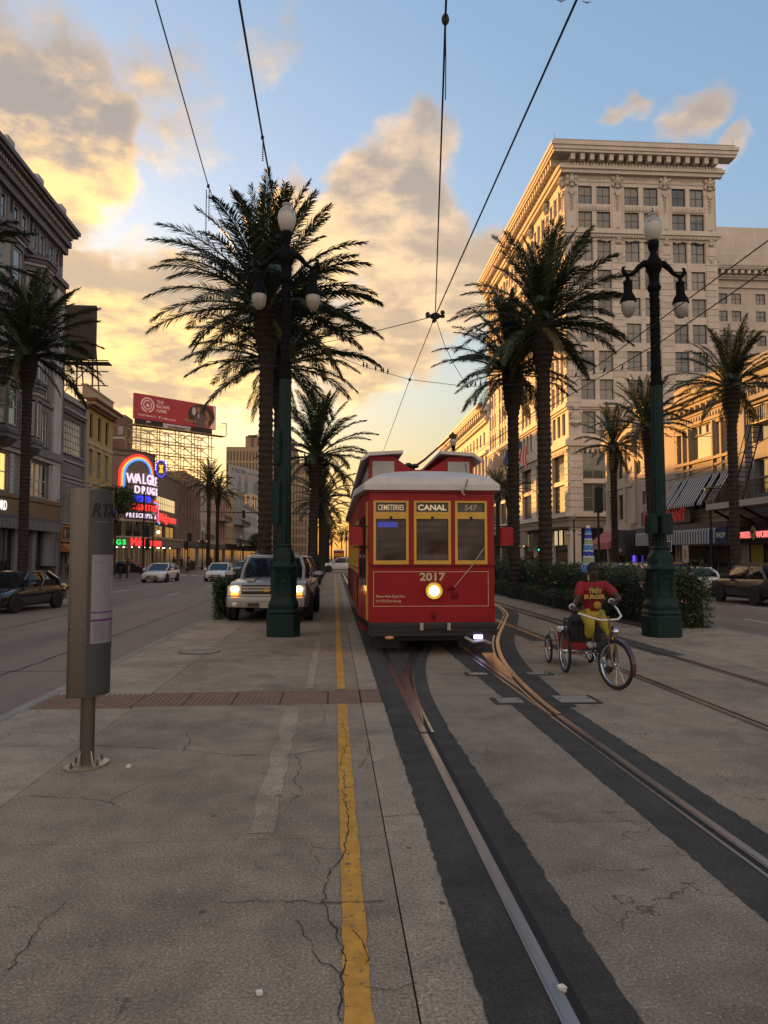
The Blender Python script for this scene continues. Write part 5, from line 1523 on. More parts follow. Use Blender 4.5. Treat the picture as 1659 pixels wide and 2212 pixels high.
# the street side: its own frame, turned to face the tracks
def side(th, u, y, z): return (-y, HD - u, z)
SBAY = 6
su = []
bw = HD / SBAY
for i in range(SBAY):
    for k in range(3):
        c = i * bw + bw / 2 + (k - 1) * 1.95
        su.append((c - .62, c + .62))
hs2 = [(a, c, z0, z1) for z0, z1 in rowz for a, c in su]
hb2 = [(i * bw + 1.2, (i + 1) * bw - 1.2, z0, z1) for z0, z1 in big for i in range(SBAY)]
hb3 = [(i * bw + 1.0, (i + 1) * bw - 1.0, .3, 5.0) for i in range(SBAY)]
hd = link('street_side', None, ht, (0, HD, 0), (0, 0, RIGHT))
wall(hd, 0, HD, 0, HT, hs2 + hb2 + hb3, 'hotel_stone', .40, 17, roof=False, ends=False)
def frames(holes, m, y=.22, fr=.07, nx=1):
    b, g = MB(), MB()
    for a, c, z0, z1 in holes:
        b.box(a, a + fr, y, y + .08, z0, z1).box(c - fr, c, y, y + .08, z0, z1).box(a + fr, c - fr, y, y + .08, z1 - fr, z1).box(a + fr, c - fr, y, y + .08, z0, z0 + fr).box(a + fr, c - fr, y + .01, y + .07, (z0 + z1) / 2 - .03, (z0 + z1) / 2 + .03)
        for i in range(1, nx): b.box(a + (c - a) * i / nx - .06, a + (c - a) * i / nx + .06, y - .02, y + .07, z0 + fr, z1 - fr)
    return b
def pane_row(par, holes, glass):
    for a, c, z0, z1 in holes:
        w, h = c - a, z1 - z0
        key = ('hp', round(w, 2), round(h, 2), glass)
        if key not in _PANE:
            fr = .07
            _PANE[key] = (MB().box(-w / 2, -w / 2 + fr, 0, .08, 0, h).box(w / 2 - fr, w / 2, 0, .08, 0, h).box(-w / 2 + fr, w / 2 - fr, 0, .08, h - fr, h).box(-w / 2 + fr, w / 2 - fr, 0, .08, 0, fr).box(-w / 2 + fr, w / 2 - fr, .01, .07, h / 2 - .03, h / 2 + .03)
                          .quad((-w / 2 + fr, .05, fr), (w / 2 - fr, .05, fr), (w / 2 - fr, .05, h - fr), (-w / 2 + fr, .05, h - fr))).mesh('window', glass)
        link('window', _PANE[key], par, ((a + c) / 2, .24, z0))
pane_row(hd, hs2, 'glass_dark')
pane_row(hd, hb2, 'glass_dark')
pane_row(hd, hb3, 'glass_shop')
# coursed stone: proud blocks between joints on the piers
def courses(par, spans, z0, z1, n, out, name='stone', each=True, y=0., mats=('hotel_stone', 'hotel_stone_b')):
    h = (z1 - z0) / n
    if each:
        for a, c in spans:
            me = [MB().box(a + .0, c - .0, -out, -.001, .03, h - .03).mesh(name, m) for m in mats]
            for k in range(n): link(name, me[(k * 7 + int(a * 3)) % 3 % 2], par, (0, y, z0 + k * h))
    else:
        b = MB()
        for a, c in spans:
            for k in range(n): b.box(a, c, y - out, y - .001, z0 + k * h + .04, z0 + (k + 1) * h - .04)
        b.build('stone_courses', mats[0], par, kind='stuff')
piers = [(0.0, 1.40), (5.10, 6.56), (10.48, 11.92), (15.68, 17.0)]
mull = [(3.06, 3.44), (8.30, 8.72), (13.61, 13.96)]
courses(ht, piers, 19.6, 39.3, 26, .10)
courses(ht, mull, 19.9, 39.2, 16, .06, each=False)
courses(ht, piers, 5.9, 15.0, 12, .14)
sp = [(i * bw + bw - 1.25, i * bw + bw + 1.25) for i in range(-1, SBAY)]
sp = [(max(0.02, a), min(HD - .02, c)) for a, c in sp]
courses(hd, sp, 19.6, 39.3, 26, .12, each=False)
courses(hd, [(a + .05, c - .05) for a, c in zip([s[1] for s in su], [s[0] for s in su[1:]]) if c - a < 1.2], 19.6, 46, 34, .08, each=False)
courses(hd, sp, 5.9, 15.0, 12, .16, each=False)
# front cornice, belts and carved pieces
CORN = [(0, .14, .30), (.14, .26, .42), (.26, .36, .30), (.62, .72, .86), (.72, .86, .93), (.86, 1.0, 1.0)]
def both(fn):
    fn(ht, 0, HW, 0)
    fn(hd, 0, HD, 1)
def cor(par, a, c, k):
    e0 = 1.9 if k == 0 else 0.
    band(par, 'cornice', a, c, 46.9, 50.0, 1.9, 'hotel_stone', steps=CORN, ends=(1, 1) if k == 0 else (0, 0))
    dentils(par, 'modillion', a, c, 48.05, 48.82, 1.45, 1.02, .46, 'hotel_stone_b')
    dentils(par, 'dentil', a, c, 47.72, 47.98, .80, .36, .22, 'hotel_stone', each=(k == 0))
    for z0, z1, o in ((39.5, 39.75, .22), (39.75, 40.25, .42), (19.05, 19.5, .40), (18.8, 19.05, .2), (14.5, 15.2, .5), (15.2, 15.45, .25), (14.15, 14.5, .2), (6.3, 6.8, .55), (5.9, 6.3, .3), (5.1, 5.9, .18)):
        band(par, 'string_course', a, c, z0, z1, o, 'hotel_stone' if z0 > 6 else 'hotel_base', ends=(1, 1) if k == 0 else (0, 0))
    dentils(par, 'dentil', a, c, 39.30, 39.5, .3, .30, .17, 'hotel_stone_b', each=False)
    dentils(par, 'bracket', a, c, 13.75, 14.2, .26, .55, .26, 'hotel_stone', each=False)
both(cor)
# raised panels, spandrels and masks of the top storeys
for a, c in bigu:
    MB().box(a, c, -.10, -.001, 42.62, 43.28).build('spandrel', 'hotel_stone', ht)
    for i in range(10):
        u = a + (c - a) * (i + .5) / 10
        MB().lathe([(.10, 0), (.12, .2), (.10, .42), (.03, .5)], 8, (u, -.10, 42.7)).build('flute', 'hotel_stone_b', ht)
    MB().box(a - .1, c + .1, -.08, -.001, 46.05, 46.25).box(a - .1, c + .1, -.05, -.001, 46.55, 46.62).build('frieze_line', 'hotel_stone_b', ht)
    for k in (-.5, 0, .5): MB().torus((0, 0, 0), .13, .03, 14, 5, Matrix.Rotation(R(90), 4, 'Z')).build('scroll', 'hotel_stone_b', ht, ((a + c) / 2 + k, -.05, 46.42))
def mask(par, u):
    b = MB()
    b.ball((u, -.25, 46.15), (.34, .30, .48), 10, 8).ball((u, -.50, 46.05), (.10, .14, .14), 8, 6).ball((u - .14, -.46, 46.28), (.09, .08, .07), 6, 5).ball((u + .14, -.46, 46.28), (.09, .08, .07), 6, 5)
    for q in (-.45, .45): b.ball((u + q, -.18, 46.5), (.22, .2, .3), 8, 6).ball((u + q * 1.1, -.15, 45.75), (.2, .16, .24), 8, 6).ball((u + q * .9, -.15, 46.05), (.16, .16, .2), 8, 6)
    b.ball((u, -.2, 46.75), (.25, .22, .2), 8, 6).ball((u, -.2, 45.55), (.3, .18, .2), 8, 6)
    b.build('carved_mask', 'hotel_stone_b', par, smooth=60)
    g = MB().box(u - .32, u + .32, -.2, -.001, 44.7, 45.1).box(u - .2, u + .2, -.24, -.001, 44.4, 44.7)
    for k in range(7): g.ball((u + (.06 if k % 2 else -.06), -.14, 44.2 - k * .24), (.15 - k * .012, .1, .12), 6, 5)
    g.build('carved_garland', 'hotel_stone_b', par)
    MB().box(u - .62, u - .56, -.07, -.001, 40.6, 45.0).box(u + .56, u + .62, -.07, -.001, 40.6, 45.0).build('pier_moulding', 'hotel_stone', par)
    MB().ball((u, -.3, 40.55), (.2, .12, .2), 8, 6).build('rosette', 'hotel_stone_b', par)
    MB().box(u - .5, u + .5, -.16, -.102, 37.4, 38.5).box(u - .36, u + .36, -.19, -.161, 37.55, 38.35).build('pier_panel', 'hotel_stone', par)
    g = MB().ball((u, -.22, 38.85), (.35, .2, .3), 8, 6).ball((u, -.3, 39.15), (.25, .18, .2), 8, 6).box(u - .25, u + .25, -.2, -.1, 36.9, 37.05).ball((u, -.16, 36.8), (.12, .1, .3), 6, 5)
    g.build('carved_urn', 'hotel_stone_b', par)
for u in (.72, 5.83, 11.2, 16.3): mask(ht, u)
for i in range(SBAY + 1): mask(hd, min(HD - .7, max(.7, i * bw)))
for a, c in ((1.0, 5.2), (6.4, 10.7), (11.8, 15.8)):
    b = MB()
    n = 14
    for i in range(n): 
        t = i / (n - 1)
        b.ball((a + (c - a) * t, -.10, 39.12 - .22 * math.sin(t * 3 * math.pi) ** 2), (.17, .12, .10), 6, 5)
    b.build('festoon', 'hotel_stone_b', ht)
for u in (.75, 16.3):
    b = MB()
    for q, z, r_ in ((0, 18.0, .8), (0, 17.2, .55), (-.6, 18.4, .35), (.6, 18.4, .35), (-.5, 17.3, .35), (.5, 17.3, .35), (0, 18.9, .45)): b.ball((u + q * .8, -.25, z), (r_ * .8, .3, r_ * .8), 10, 7)
    b.build('carved_cartouche', 'hotel_stone_b', ht, smooth=60)
# parapet lead, lightning tips
MB().box(-1.6, HW + 1.6, -1.6, .2, 50.003, 50.35).build('roof_edge', 'white_band', ht)
MB().box(.42, HW - .02, .42, HD - .02, 46.5, 49.6).build('roof', 'roof_tar', ht)
for u in (-1.5, HW + 1.4): MB().tube([(u, -1.5, 50.3), (u, -1.5, 51.0)], .02, 5).build('lightning_tip', 'frame_dark', ht)
# ground floor on the street side: canopy and sign box
MB().box(0, HD, -1.5, -.19, 5.12, 5.3).build('canopy', 'hotel_base', hd)
sgb = MB().box(26.5, 32.5, -1.7, -1.5, 3.2, 5.0).build('sign_box', 'hotel_base', hd)
text('47', 1.1, 'tan_trim', sgb, (29.5, -1.72, 3.7), ext=.02)
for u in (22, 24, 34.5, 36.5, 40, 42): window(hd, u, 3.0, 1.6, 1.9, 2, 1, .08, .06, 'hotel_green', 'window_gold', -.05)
# flags on poles above the canopy
mat('flag_red', (.42, .03, .03), .8)
mat('flag_white', (.55, .52, .48), .8)
mat('flag_blue', (.05, .08, .22), .8)
mat('flag_pale', (.40, .33, .30), .8)
def flag(u, kind, lab, z=15.5):
    t = thing('flag', lab, 'flag', (XR_B, HY + HD - u, z), RIGHT)
    MB().tube([(0, 0, 0), (0, -3.2, 2.6)], [.05, .03], 6).ball((0, -3.25, 2.65), .07, 6, 5).build('flag_pole', 'frame_white', t)
    W_, Hh, n, k = 1.9, 3.0, 9, 13
    def pt(i, j):
        s, d = i / n, j / k
        y, z = -3.1 + 2.0 * s * .72, 2.5 - 2.0 * s * .56
        return Vector((.12 * math.sin(3 * s + 4 * d) + .25 * d * math.sin(2.2 * s), y - .35 * d * (1 - s) + .15 * math.sin(5 * d + 2 * s) * d, z - Hh * d * (.92 + .1 * s)))
    def cell(m, i0, i1, j0, j1):
        b = MB()
        vs = [pt(i, j) for j in range(j0, j1 + 1) for i in range(i0, i1 + 1)]
        w = i1 - i0 + 1
        b.add(vs, [(q * w + p, q * w + p + 1, (q + 1) * w + p + 1, (q + 1) * w + p) for q in range(j1 - j0) for p in range(i1 - i0)])
        return b.build('cloth', m, t)
    if kind == 'stripes':
        for i in range(n):
            if i < 5:
                cell('flag_blue', i, i + 1, 0, 5)
                cell(('flag_red', 'flag_white')[i % 2], i, i + 1, 5, 13)
            else: cell(('flag_red', 'flag_white')[i % 2], i, i + 1, 0, 13)
    elif kind == 'blue':
        cell('flag_white', 0, n, 0, 3)
        cell('flag_blue', 0, n, 3, 13)
        b = MB().ball(pt(4, 8) + Vector((-.05, 0, 0)), (.08, .35, .5), 8, 6).build('flag_emblem', 'flag_white', t)
    else:
        cell('flag_' + kind, 0, n, 0, 13)
flag(32.5, 'stripes', 'striped red and white flag on the hotel front between the palm trunks')
flag(26.5, 'blue', 'blue and white flag on the hotel front just left of the palm trunk')
flag(18.5, 'pale', 'pale pinkish flag farther along the hotel front')
flag(14.0, 'white', 'white flag near the far end of the hotel front', 15.2)
flag(7.0, 'red', 'red flag drooping at the far end of the hotel, over the streetcar roof', 13.2)

ht.scale = (1.12, 1.0, 1.035)
# cream corner building beyond the hotel
cb_ = right_b('cream_corniced_building', 'cream corner building with deep cornice beyond the hotel', 184)
CD = 184 - HY - HD - .3
hs = [(u, u + 1.4, z0, z1) for z0, z1 in ((6, 9.6), (11.2, 14.6), (16.2, 19.8), (22.6, 25.0)) for u in [3 + k * 3.4 for k in range(14)]]
wall(cb_, 0, CD, 0, 27.5, hs, 'hotel_stone', .4, 20)
pane_row(cb_, hs, 'glass_dark')
band(cb_, 'cornice', 0, CD + .3, 26.2, 29.6, 2.0, 'hotel_stone', steps=CORN)
dentils(cb_, 'modillion', 0, CD, 27.4, 28.3, 1.5, 1.9, .7, 'hotel_stone_b')
for z0, z1, o in ((20.6, 21.2, .6), (15.0, 15.3, .3), (10.0, 10.6, .5)): band(cb_, 'string_course', 0, CD, z0, z1, o, 'hotel_stone')
for k in range(15): MB().box(1.9 + k * 3.4, 2.5 + k * 3.4, -.3, -.003, 5.5, 20.5).build('pilaster', 'hotel_stone_b', cb_)
mat('brick_red', (.24, .10, .055), .85, var=.15)
MB().box(CD - .002, CD + .05, .2, 12, 14, 27.4).build('brick_flank', 'brick_red', cb_)
for k, (y, d, h) in enumerate(((210, 25.8, 18), (250, 39.8, 14), (300, 49.8, 22))):
    fb = right_b('far_building', ['far building right after the cream corner one', 'low far building on the right row', 'farthest building on the right row'][k], y)
    hs = [(u, u + 1.5, z0, z0 + 2.2) for z0 in (5, 9) for u in range(2, int(d) - 2, 4)]
    wall(fb, 0, d, 0, h, hs, ('cream', 'taupe', 'white_stucco')[k], .3, 15)
    pane_row(fb, hs, 'glass_dark')
# annex behind the hotel, and the lit penthouse
an = thing('hotel_annex', 'greyish annex block with rows of windows right behind the hotel', 'building', (44.8, 103, 0), 0)
ah = 46.3
hs = [(u, u + 1.5, z, z + 1.6) for z in (23.4, 26.0, 30.0, 32.6, 36.2, 38.8) for u in (1.3, 3.5, 5.6, 9.0, 11.2, 13.3, 17, 19, 21)]
wall(an, 0, 26, 0, ah, hs, 'hotel_stone_b', .3, 20)
for q in hs: window(an, (q[0] + q[1]) / 2, q[2], 1.5, 1.6, 2, 2, .08, .05, 'frame_dark', 'glass_soft', .15, blind=random.choice((0, 0, .5)))
band(an, 'cornice', 0, 26, 42.4, 44.3, 1.5, 'hotel_stone_b', steps=CORN)
dentils(an, 'modillion', 0, 26, 43.0, 43.5, 1.2, 1.0, .5, 'hotel_stone', each=False)
for z in (28.5, 34.8, 41.2): band(an, 'string_course', 0, 26, z, z + .35, .25, 'hotel_stone_b')
window(an, 6.0, 44.6, 2.6, 1.4, 2, 1, .1, .08, 'frame_dark', 'glass_soft', -.1)
MB().box(8.6, 26, 4, 16, ah, ah + 6).build('penthouse', 'hotel_stone', an)
b_ = MB()
for k in range(8): b_.tube([(6.2 + k * .35, 1, ah), (6.2 + k * .35, 1, ah + 1.5)], .03, 4)
b_.tube([(6.2, 1, ah + 1.5), (8.7, 1, ah + 1.5)], .04, 4).build('roof_railing', 'frame_white', an)
for u in (1.6, 11.2): MB().box(u - .1, u + .1, -.5, -.02, 44.6, 45.0).build('floodlight', 'frame_dark', an)

# ------------------------------------------------------------------ right: low row
mat('cream_stone', (.46, .38, .28), .8, var=.12, vscale=.6, streak=.2)
mat('peach_stucco', (.40, .32, .27), .85, var=.12, vscale=.8, streak=.18)
mat('tan_block', (.34, .275, .20), .82, var=.14, vscale=.6, streak=.2)
mat('stripe_white', (.42, .42, .42), .85)
mat('stripe_black', (.035, .038, .05), .85)
mat('stripe_blue', (.035, .06, .20), .85)
mat('awning_blue', (.012, .022, .085), .8)
mat('awning_pink', (.36, .10, .10), .85, var=.1)
mat('awning_dark', (.022, .018, .018), .85)
mat('sign_red', (.30, .015, .02), .6, emit=(.9, .03, .03), es=.05)
mat('window_sun', (.30, .26, .12), .05, spec=.9, coat=.8)  # golden sky reflection put into the glass colour
mat('violet_light', (.05, .02, .3), emit=(.10, .05, 1.0), es=.8)
def yx(px): return at(px, 1000, X=XR_B).y      # street position of a spot on the right building line
Ya, Yb, Yc, Yd, Ye = yx(1308), yx(1366), yx(1458), yx(1592), 30.0
# narrow cream building
n1 = right_b('narrow_cream_building', 'narrow cream building with tall paired windows next to the hotel street', Ya)
U = Ya - Yb
hs = [(.9 + k * 2.35, 2.1 + k * 2.35, z0, z1) for k in range(3) if 2.1 + k * 2.35 < U - .2 for z0, z1 in ((5.4, 7.8), (9.4, 12.2))]
wall(n1, 0, U, 0, 13.4, hs + [(.5, U - .5, .2, 3.0)], 'cream_stone', .35, 12)
for q in hs: window(n1, (q[0] + q[1]) / 2, q[2], 1.2, q[3] - q[2], 1, 2, .1, .06, 'frame_dark', 'glass_dark', .2)
window(n1, U / 2, .2, U - 1, 2.8, 3, 1, .1, .07, 'cream_stone', 'glass_shop', .2)
for z0, z1, o in ((12.7, 13.5, .5), (8.4, 8.8, .12), (3.9, 4.9, .35)): band(n1, 'string_course', 0, U, z0, z1, o, 'cream_stone')
for k in range(4): MB().box(.35 + k * 2.3, .75 + k * 2.3, -.16, -.003, 4.9, 12.6).build('pilaster', 'cream_stone', n1)
MB().box(0, U, 0, .5, 13.52, 14.7).build('parapet', 'cream_stone', n1)
aw = MB().prism([(0, 2.5), (-2.0, 2.5), (-2.0, 3.1), (-.4, 4.3), (0, 4.3)], .2, U - 1.2, Matrix.Rotation(R(90), 4, 'Z') @ Matrix.Rotation(R(90), 4, 'X')).build('awning', 'awning_pink', n1)
# peach plain wall building
n2 = right_b('peach_wall_building', 'plain peach stucco building with two small square windows', Yb - .05)
U = Yb - Yc - .05
sq = [(.7, 2.0, 9.4, 10.7), (2.9, 4.2, 9.5, 10.8), (2.0, 5.6, 6.5, 7.7)]
wall(n2, 0, U, 0, 13.0, sq + [(.5, 3.0, .2, 3.0), (3.4, U - .3, .2, 3.0)], 'peach_stucco', .35, 12)
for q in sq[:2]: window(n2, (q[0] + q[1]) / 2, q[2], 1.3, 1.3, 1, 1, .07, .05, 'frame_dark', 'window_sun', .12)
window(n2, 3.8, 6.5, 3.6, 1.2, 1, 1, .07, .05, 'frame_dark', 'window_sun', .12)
window(n2, 1.75, .2, 2.5, 2.8, 2, 1, .08, .06, 'frame_dark', 'glass_shop', .15)
window(n2, (3.4 + U - .3) / 2, .2, U - 3.7, 2.8, 3, 1, .08, .06, 'frame_dark', 'glass_shop', .15)
MB().tube([(.35, -.2, .3), (.35, -.2, 3.1)], .10, 8).build('neon_tube', 'violet_light', n2)
MB().box(0, U, -.25, -.003, 3.7, 4.3).build('string_course', 'store_dark', n2)
am = MB()
A = [(1.6 * math.cos(R(90 + 180 * i / 12)) , 3.2 + 2.2 * math.sin(R(90 + 180 * i / 12))) for i in range(7)]
n_ = 12
for i in range(n_):
    t0, t1 = math.pi * i / n_, math.pi * (i + 1) / n_
    f = lambda t, yy: (1.9 - 1.7 * math.cos(t), yy, 2.3 + 1.9 * math.sin(t))
    am.quad(f(t0, -.02), f(t1, -.02), f(t1, -2.3), f(t0, -2.3))
am.poly([(1.9 - 1.7 * math.cos(math.pi * i / n_), -2.3, 2.3 + 1.9 * math.sin(math.pi * i / n_)) for i in range(n_ + 1)])
am.box(.2, 3.6, -2.3, -.02, 1.9, 2.3)
dome = am.build('dome_awning', 'awning_dark', n2)
text('Two Spo', .5, 'stripe_white', dome, (2.0, -2.33, 2.25), ext=.01, shear=.2)
rs = MB().box(4.0, 13.0, -1.0, -.9, 4.45, 5.65).build('sign_board', 'store_dark', n2)
text('RESTAURANT', 1.35, 'sign_red', rs, (8.5, -1.02, 4.6), ext=.03, sx=.93, bold=.03)
for u in (4.5, U - .5): MB().tube([(u, -.02, 7.6), (u, -.95, 5.65)], .03, 4).build('stay_rod', 'frame_dark', n2)
# building with striped awnings
n3 = right_b('striped_awning_building', 'tan three storey building with striped awnings and a big sunlit window', Yc - .05)
U = Yc - Yd - .05
hs = [(.35, 1.25, 9.3, 11.6), (1.75, 2.3, 9.3, 11.7), (2.65, 5.95, 9.3, 11.9), (6.45, 7.05, 9.3, 11.7), (7.75, 8.6, 9.3, 11.6), (.35, 1.25, 5.4, 7.7), (1.75, 2.3, 5.4, 7.7), (2.65, 5.95, 5.4, 7.7), (6.45, 7.05, 5.4, 7.7), (7.75, 8.6, 5.4, 7.7)]
wall(n3, 0, U, 0, 13.6, hs + [(.5, U - .5, .2, 2.6)], 'tan_block', .4, 14)
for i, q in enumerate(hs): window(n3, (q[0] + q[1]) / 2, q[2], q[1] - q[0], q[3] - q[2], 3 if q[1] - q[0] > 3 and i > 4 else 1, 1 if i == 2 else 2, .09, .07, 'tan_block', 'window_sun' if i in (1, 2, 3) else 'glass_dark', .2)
MB().box(2.65, 5.95, .15, .26, 11.1, 11.2).box(3.72, 3.78, .16, .26, 11.2, 11.85).box(4.82, 4.88, .16, .26, 11.2, 11.85).build('transom', 'tan_block', n3)
window(n3, U / 2, .2, U - 1, 2.4, 6, 1, .1, .08, 'frame_dark', 'glass_shop', .2)
for z0, z1, o in ((8.5, 8.7, .10), (9.0, 9.2, .22), (4.75, 4.95, .12), (12.0, 12.12, .12), (12.75, 12.9, .12)): band(n3, 'string_course', 0, U, z0, z1, o, 'tan_block')
band(n3, 'cornice', 0, U + .2, 13.3, 14.1, .9, 'tan_block', steps=[(0, .35, .4), (.35, .7, .6), (.7, 1, 1)])
dentils(n3, 'bracket', 0, U, 13.0, 13.32, .6, .8, .22, 'hotel_base')
MB().box(0, U, 0, .5, 14.1, 15.5).build('parapet', 'tan_block', n3)
for u in (1.6, 4.2, 7.2): MB().box(u - .3, u + .3, -.02, .01, 12.2, 12.6).build('vent_opening', 'frame_dark', n3) if False else None
for k in range(18):
    u = 1.2 + k * (U - 1.8) / 18
    MB().lathe([(.17, -.05), (.17, .0), (.10, .05), (.02, .06)], 12, M=Matrix.Translation((u, -.03, 12.43)) @ Matrix.Rotation(R(90), 4, 'X')).build('roundel', 'cream_stone', n3)
for u in (1.5, 2.48, 6.2, 7.4): MB().box(u - .11, u + .11, -.14, -.003, 5.0, 11.9).build('pilaster', 'tan_block', n3)
def striped(par, u0, u1, ztop, zbot, out, n, name='striped_awning', cols=('stripe_white', 'stripe_black'), drop=.2, inner=.05):
    aw = link(name, None, par)
    w = (u1 - u0) / n
    for i in range(n):
        a = u0 + i * w
        MB().quad((a, -inner, ztop), (a, -out, zbot), (a + w, -out, zbot), (a + w, -inner, ztop)).quad((a, -out, zbot), (a, -out - .01, zbot - drop), (a + w, -out - .01, zbot - drop), (a + w, -out, zbot)).quad((a, -inner, ztop - .02), (a + w, -inner, ztop - .02), (a + w, -out + .01, zbot - .02), (a, -out + .01, zbot - .02)).build('stripe', cols[i % 2], aw)
    return aw
for a, c, n in ((.2, 1.35, 6), (1.65, 2.4, 4), (2.6, 6.0, 18), (6.35, 7.15, 4), (7.65, 8.7, 5)): striped(n3, a, c, 7.95, 5.75, 1.45, n)
MB().box(-3.6, 11.2, -1.9, -.26, 3.82, 4.2).build('canopy', 'store_dark', n3)
striped(n3, -3.5, 8.4, 3.8, 3.62, 2.0, 60, 'striped_valance', drop=.92, inner=1.9)
striped(n3, 8.4, 10.0, 3.8, 3.62, 2.0, 8, 'striped_valance', ('stripe_white', 'stripe_blue'), drop=.92, inner=1.9)
va = MB().box(10.0, 11.3, -2.02, -1.9, 2.7, 3.8).build('blue_valance', 'awning_blue', n3)
text('IHOP', .50, 'stripe_white', va, (10.63, -2.035, 3.08), ext=.01, bold=.02)
for u in (-2, 1.2, 4.1, 7.4, 9.3): MB().lathe([(.07, 3.66), (.07, 3.74)], 10, (u, -1.1, 0)).build('downlight', 'lamp_spot', n3)
ps = MB().box(5.0, 5.9, -2.0, -1.95, 1.35, 2.65).build('hanging_poster', 'flag_pale', n3)
disc(5.45, 2.0, .26, .38, 'print_skin', -2.005, 'printed_picture', ps)
# building with fire escape
n4 = right_b('fire_escape_building', 'grey stone building with iron fire escape at the right border', Yd - .05)
mat('grey_stone', (.27, .26, .26), .82, var=.14, vscale=.6, streak=.25)
U = Yd - Ye
hs = [(2.0, 4.4, 9.4, 12.0), (5.2, 7.6, 9.4, 12.0), (2.0, 4.4, 5.9, 8.3), (5.2, 7.6, 5.9, 8.3), (9.5, 12, 9.4, 12), (9.5, 12, 5.9, 8.3)]
wall(n4, 0, U, 0, 14.4, hs + [(.8, 12, .2, 2.7)], 'grey_stone', .5, 14)
for q in hs: window(n4, (q[0] + q[1]) / 2, q[2], q[1] - q[0], q[3] - q[2], 2, 2, .12, .08, 'grey_stone', 'glass_soft', .3)
window(n4, 6.4, .2, 11.2, 2.5, 6, 1, .1, .08, 'frame_dark', 'glass_shop', .2)
mat('olive_panel', (.20, .165, .015), .6)
MB().box(1.2, 2.6, .1, .15, .4, 2.6).build('window_poster', 'olive_panel', n4)
MB().box(0, 1.4, -.25, -.003, 5.4, 12.6).build('pilaster', 'grey_stone', n4)
MB().box(-.1, 1.55, -.6, -.003, 12.6, 13.3).build('pilaster_cap', 'grey_stone', n4)
for u in (4.8, 8.5): MB().lathe([(.26, 5.6), (.24, 9), (.22, 12.1)], 14, (u, -.1, 0)).build('column', 'grey_stone', n4, smooth=50)
MB().box(1.5, U, -.35, -.003, 12.2, 14.0).build('entablature', 'grey_stone', n4)
band(n4, 'cornice', 0, U, 14.0, 14.8, .8, 'grey_stone')
mat('letter_grey', (.11, .11, .115), .8)  # plain dark grey of the raised frieze letters
for i, ch in enumerate('MANGEL'): text(ch, 1.0, 'letter_grey', n4, (1.95 + i * .82, -.37, 12.55), ext=.03, bold=.04, sx=.9)
MB().box(0, U, -.3, -.003, 2.8, 4.4).build('shop_fascia', 'store_dark', n4)
MB().box(.4, 10, -.42, -.305, 2.85, 4.0).build('sign_panel', 'awning_dark', n4)
mat('neon_soft_red', (.5, .1, .1), emit=(1.0, .22, .20), es=.42)
text('WEED', .60, 'neon_soft_red', n4, (1.48, -.46, 3.05), ext=.03, sx=.85, bold=.008)
text('WORLD', .60, 'neon_soft_red', n4, (3.75, -.46, 3.05), ext=.03, sx=.85, bold=.008)
mat('emblem_tan', (.34, .28, .14), .7, var=.3)
MB().ball((2.55, -.5, 3.35), (.30, .12, .48), 12, 8).build('skull_emblem', 'emblem_tan', n4)
MB().ball((2.45, -.6, 3.42), (.08, .05, .09), 8, 5).ball((2.65, -.6, 3.42), (.08, .05, .09), 8, 5).build('emblem_eyes', 'awning_dark', n4)
# balcony and fire escape
bal = MB().box(-.1, U, -2.3, -.36, 5.0, 5.4).build('balcony', 'white_stucco', n4)
r_ = MB()
for i in range(70): r_.box(-.05 + i * .16, -.02 + i * .16, -2.28, -2.25, 5.4, 6.5)
r_.box(-.1, 11.2, -2.3, -2.23, 6.5, 6.56).box(-.1, 11.2, -2.3, -2.23, 6.2, 6.24)
for i in range(11): r_.box(-.09, -.06, -2.25 + i * .17, -2.22 + i * .17, 5.4, 6.5)
r_.box(-.1, -.05, -2.25, -.4, 6.5, 6.56).build('railing', 'iron_black', bal)
for u in (.6, 2.4, 4.2): MB().prism([(-.36, 3.9), (-.36, 4.1), (-2.1, 5.0), (-2.1, 4.85)], u, u + .12, Matrix.Rotation(R(90), 4, 'Z') @ Matrix.Rotation(R(90), 4, 'X')).build('balcony_bracket', 'iron_black', bal)
MB().tube([(0.3, -2.2, 0), (.3, -2.2, 5.0)], .08, 8).build('balcony_post', 'iron_black', bal)
fe = link('fire_escape', None, n4)
st = MB()
st.tube([(1.8, -1.5, 5.4), (4.4, -1.5, 10.2)], .05, 4).tube([(1.8, -.8, 5.4), (4.4, -.8, 10.2)], .05, 4).tube([(1.8, -1.5, 6.4), (4.4, -1.5, 11.2)], .03, 4)
st.build('stringer', 'iron_black', fe)
sm = MB().box(-.12, .12, -1.5, -.8, -.015, .015).mesh('step', 'iron_black')
for k in range(16): link('step', sm, fe, (1.8 + 2.6 * (k + .5) / 16, 0, 5.4 + 4.8 * (k + .5) / 16))
MB().box(4.2, 9.5, -1.7, -.4, 10.15, 10.22).build('landing', 'iron_black', fe)
r_ = MB()
for i in range(22): r_.box(4.2 + i * .24, 4.23 + i * .24, -1.7, -1.67, 10.22, 11.2)
r_.box(4.2, 9.5, -1.7, -1.66, 11.2, 11.25).build('landing_rail', 'iron_black', fe)

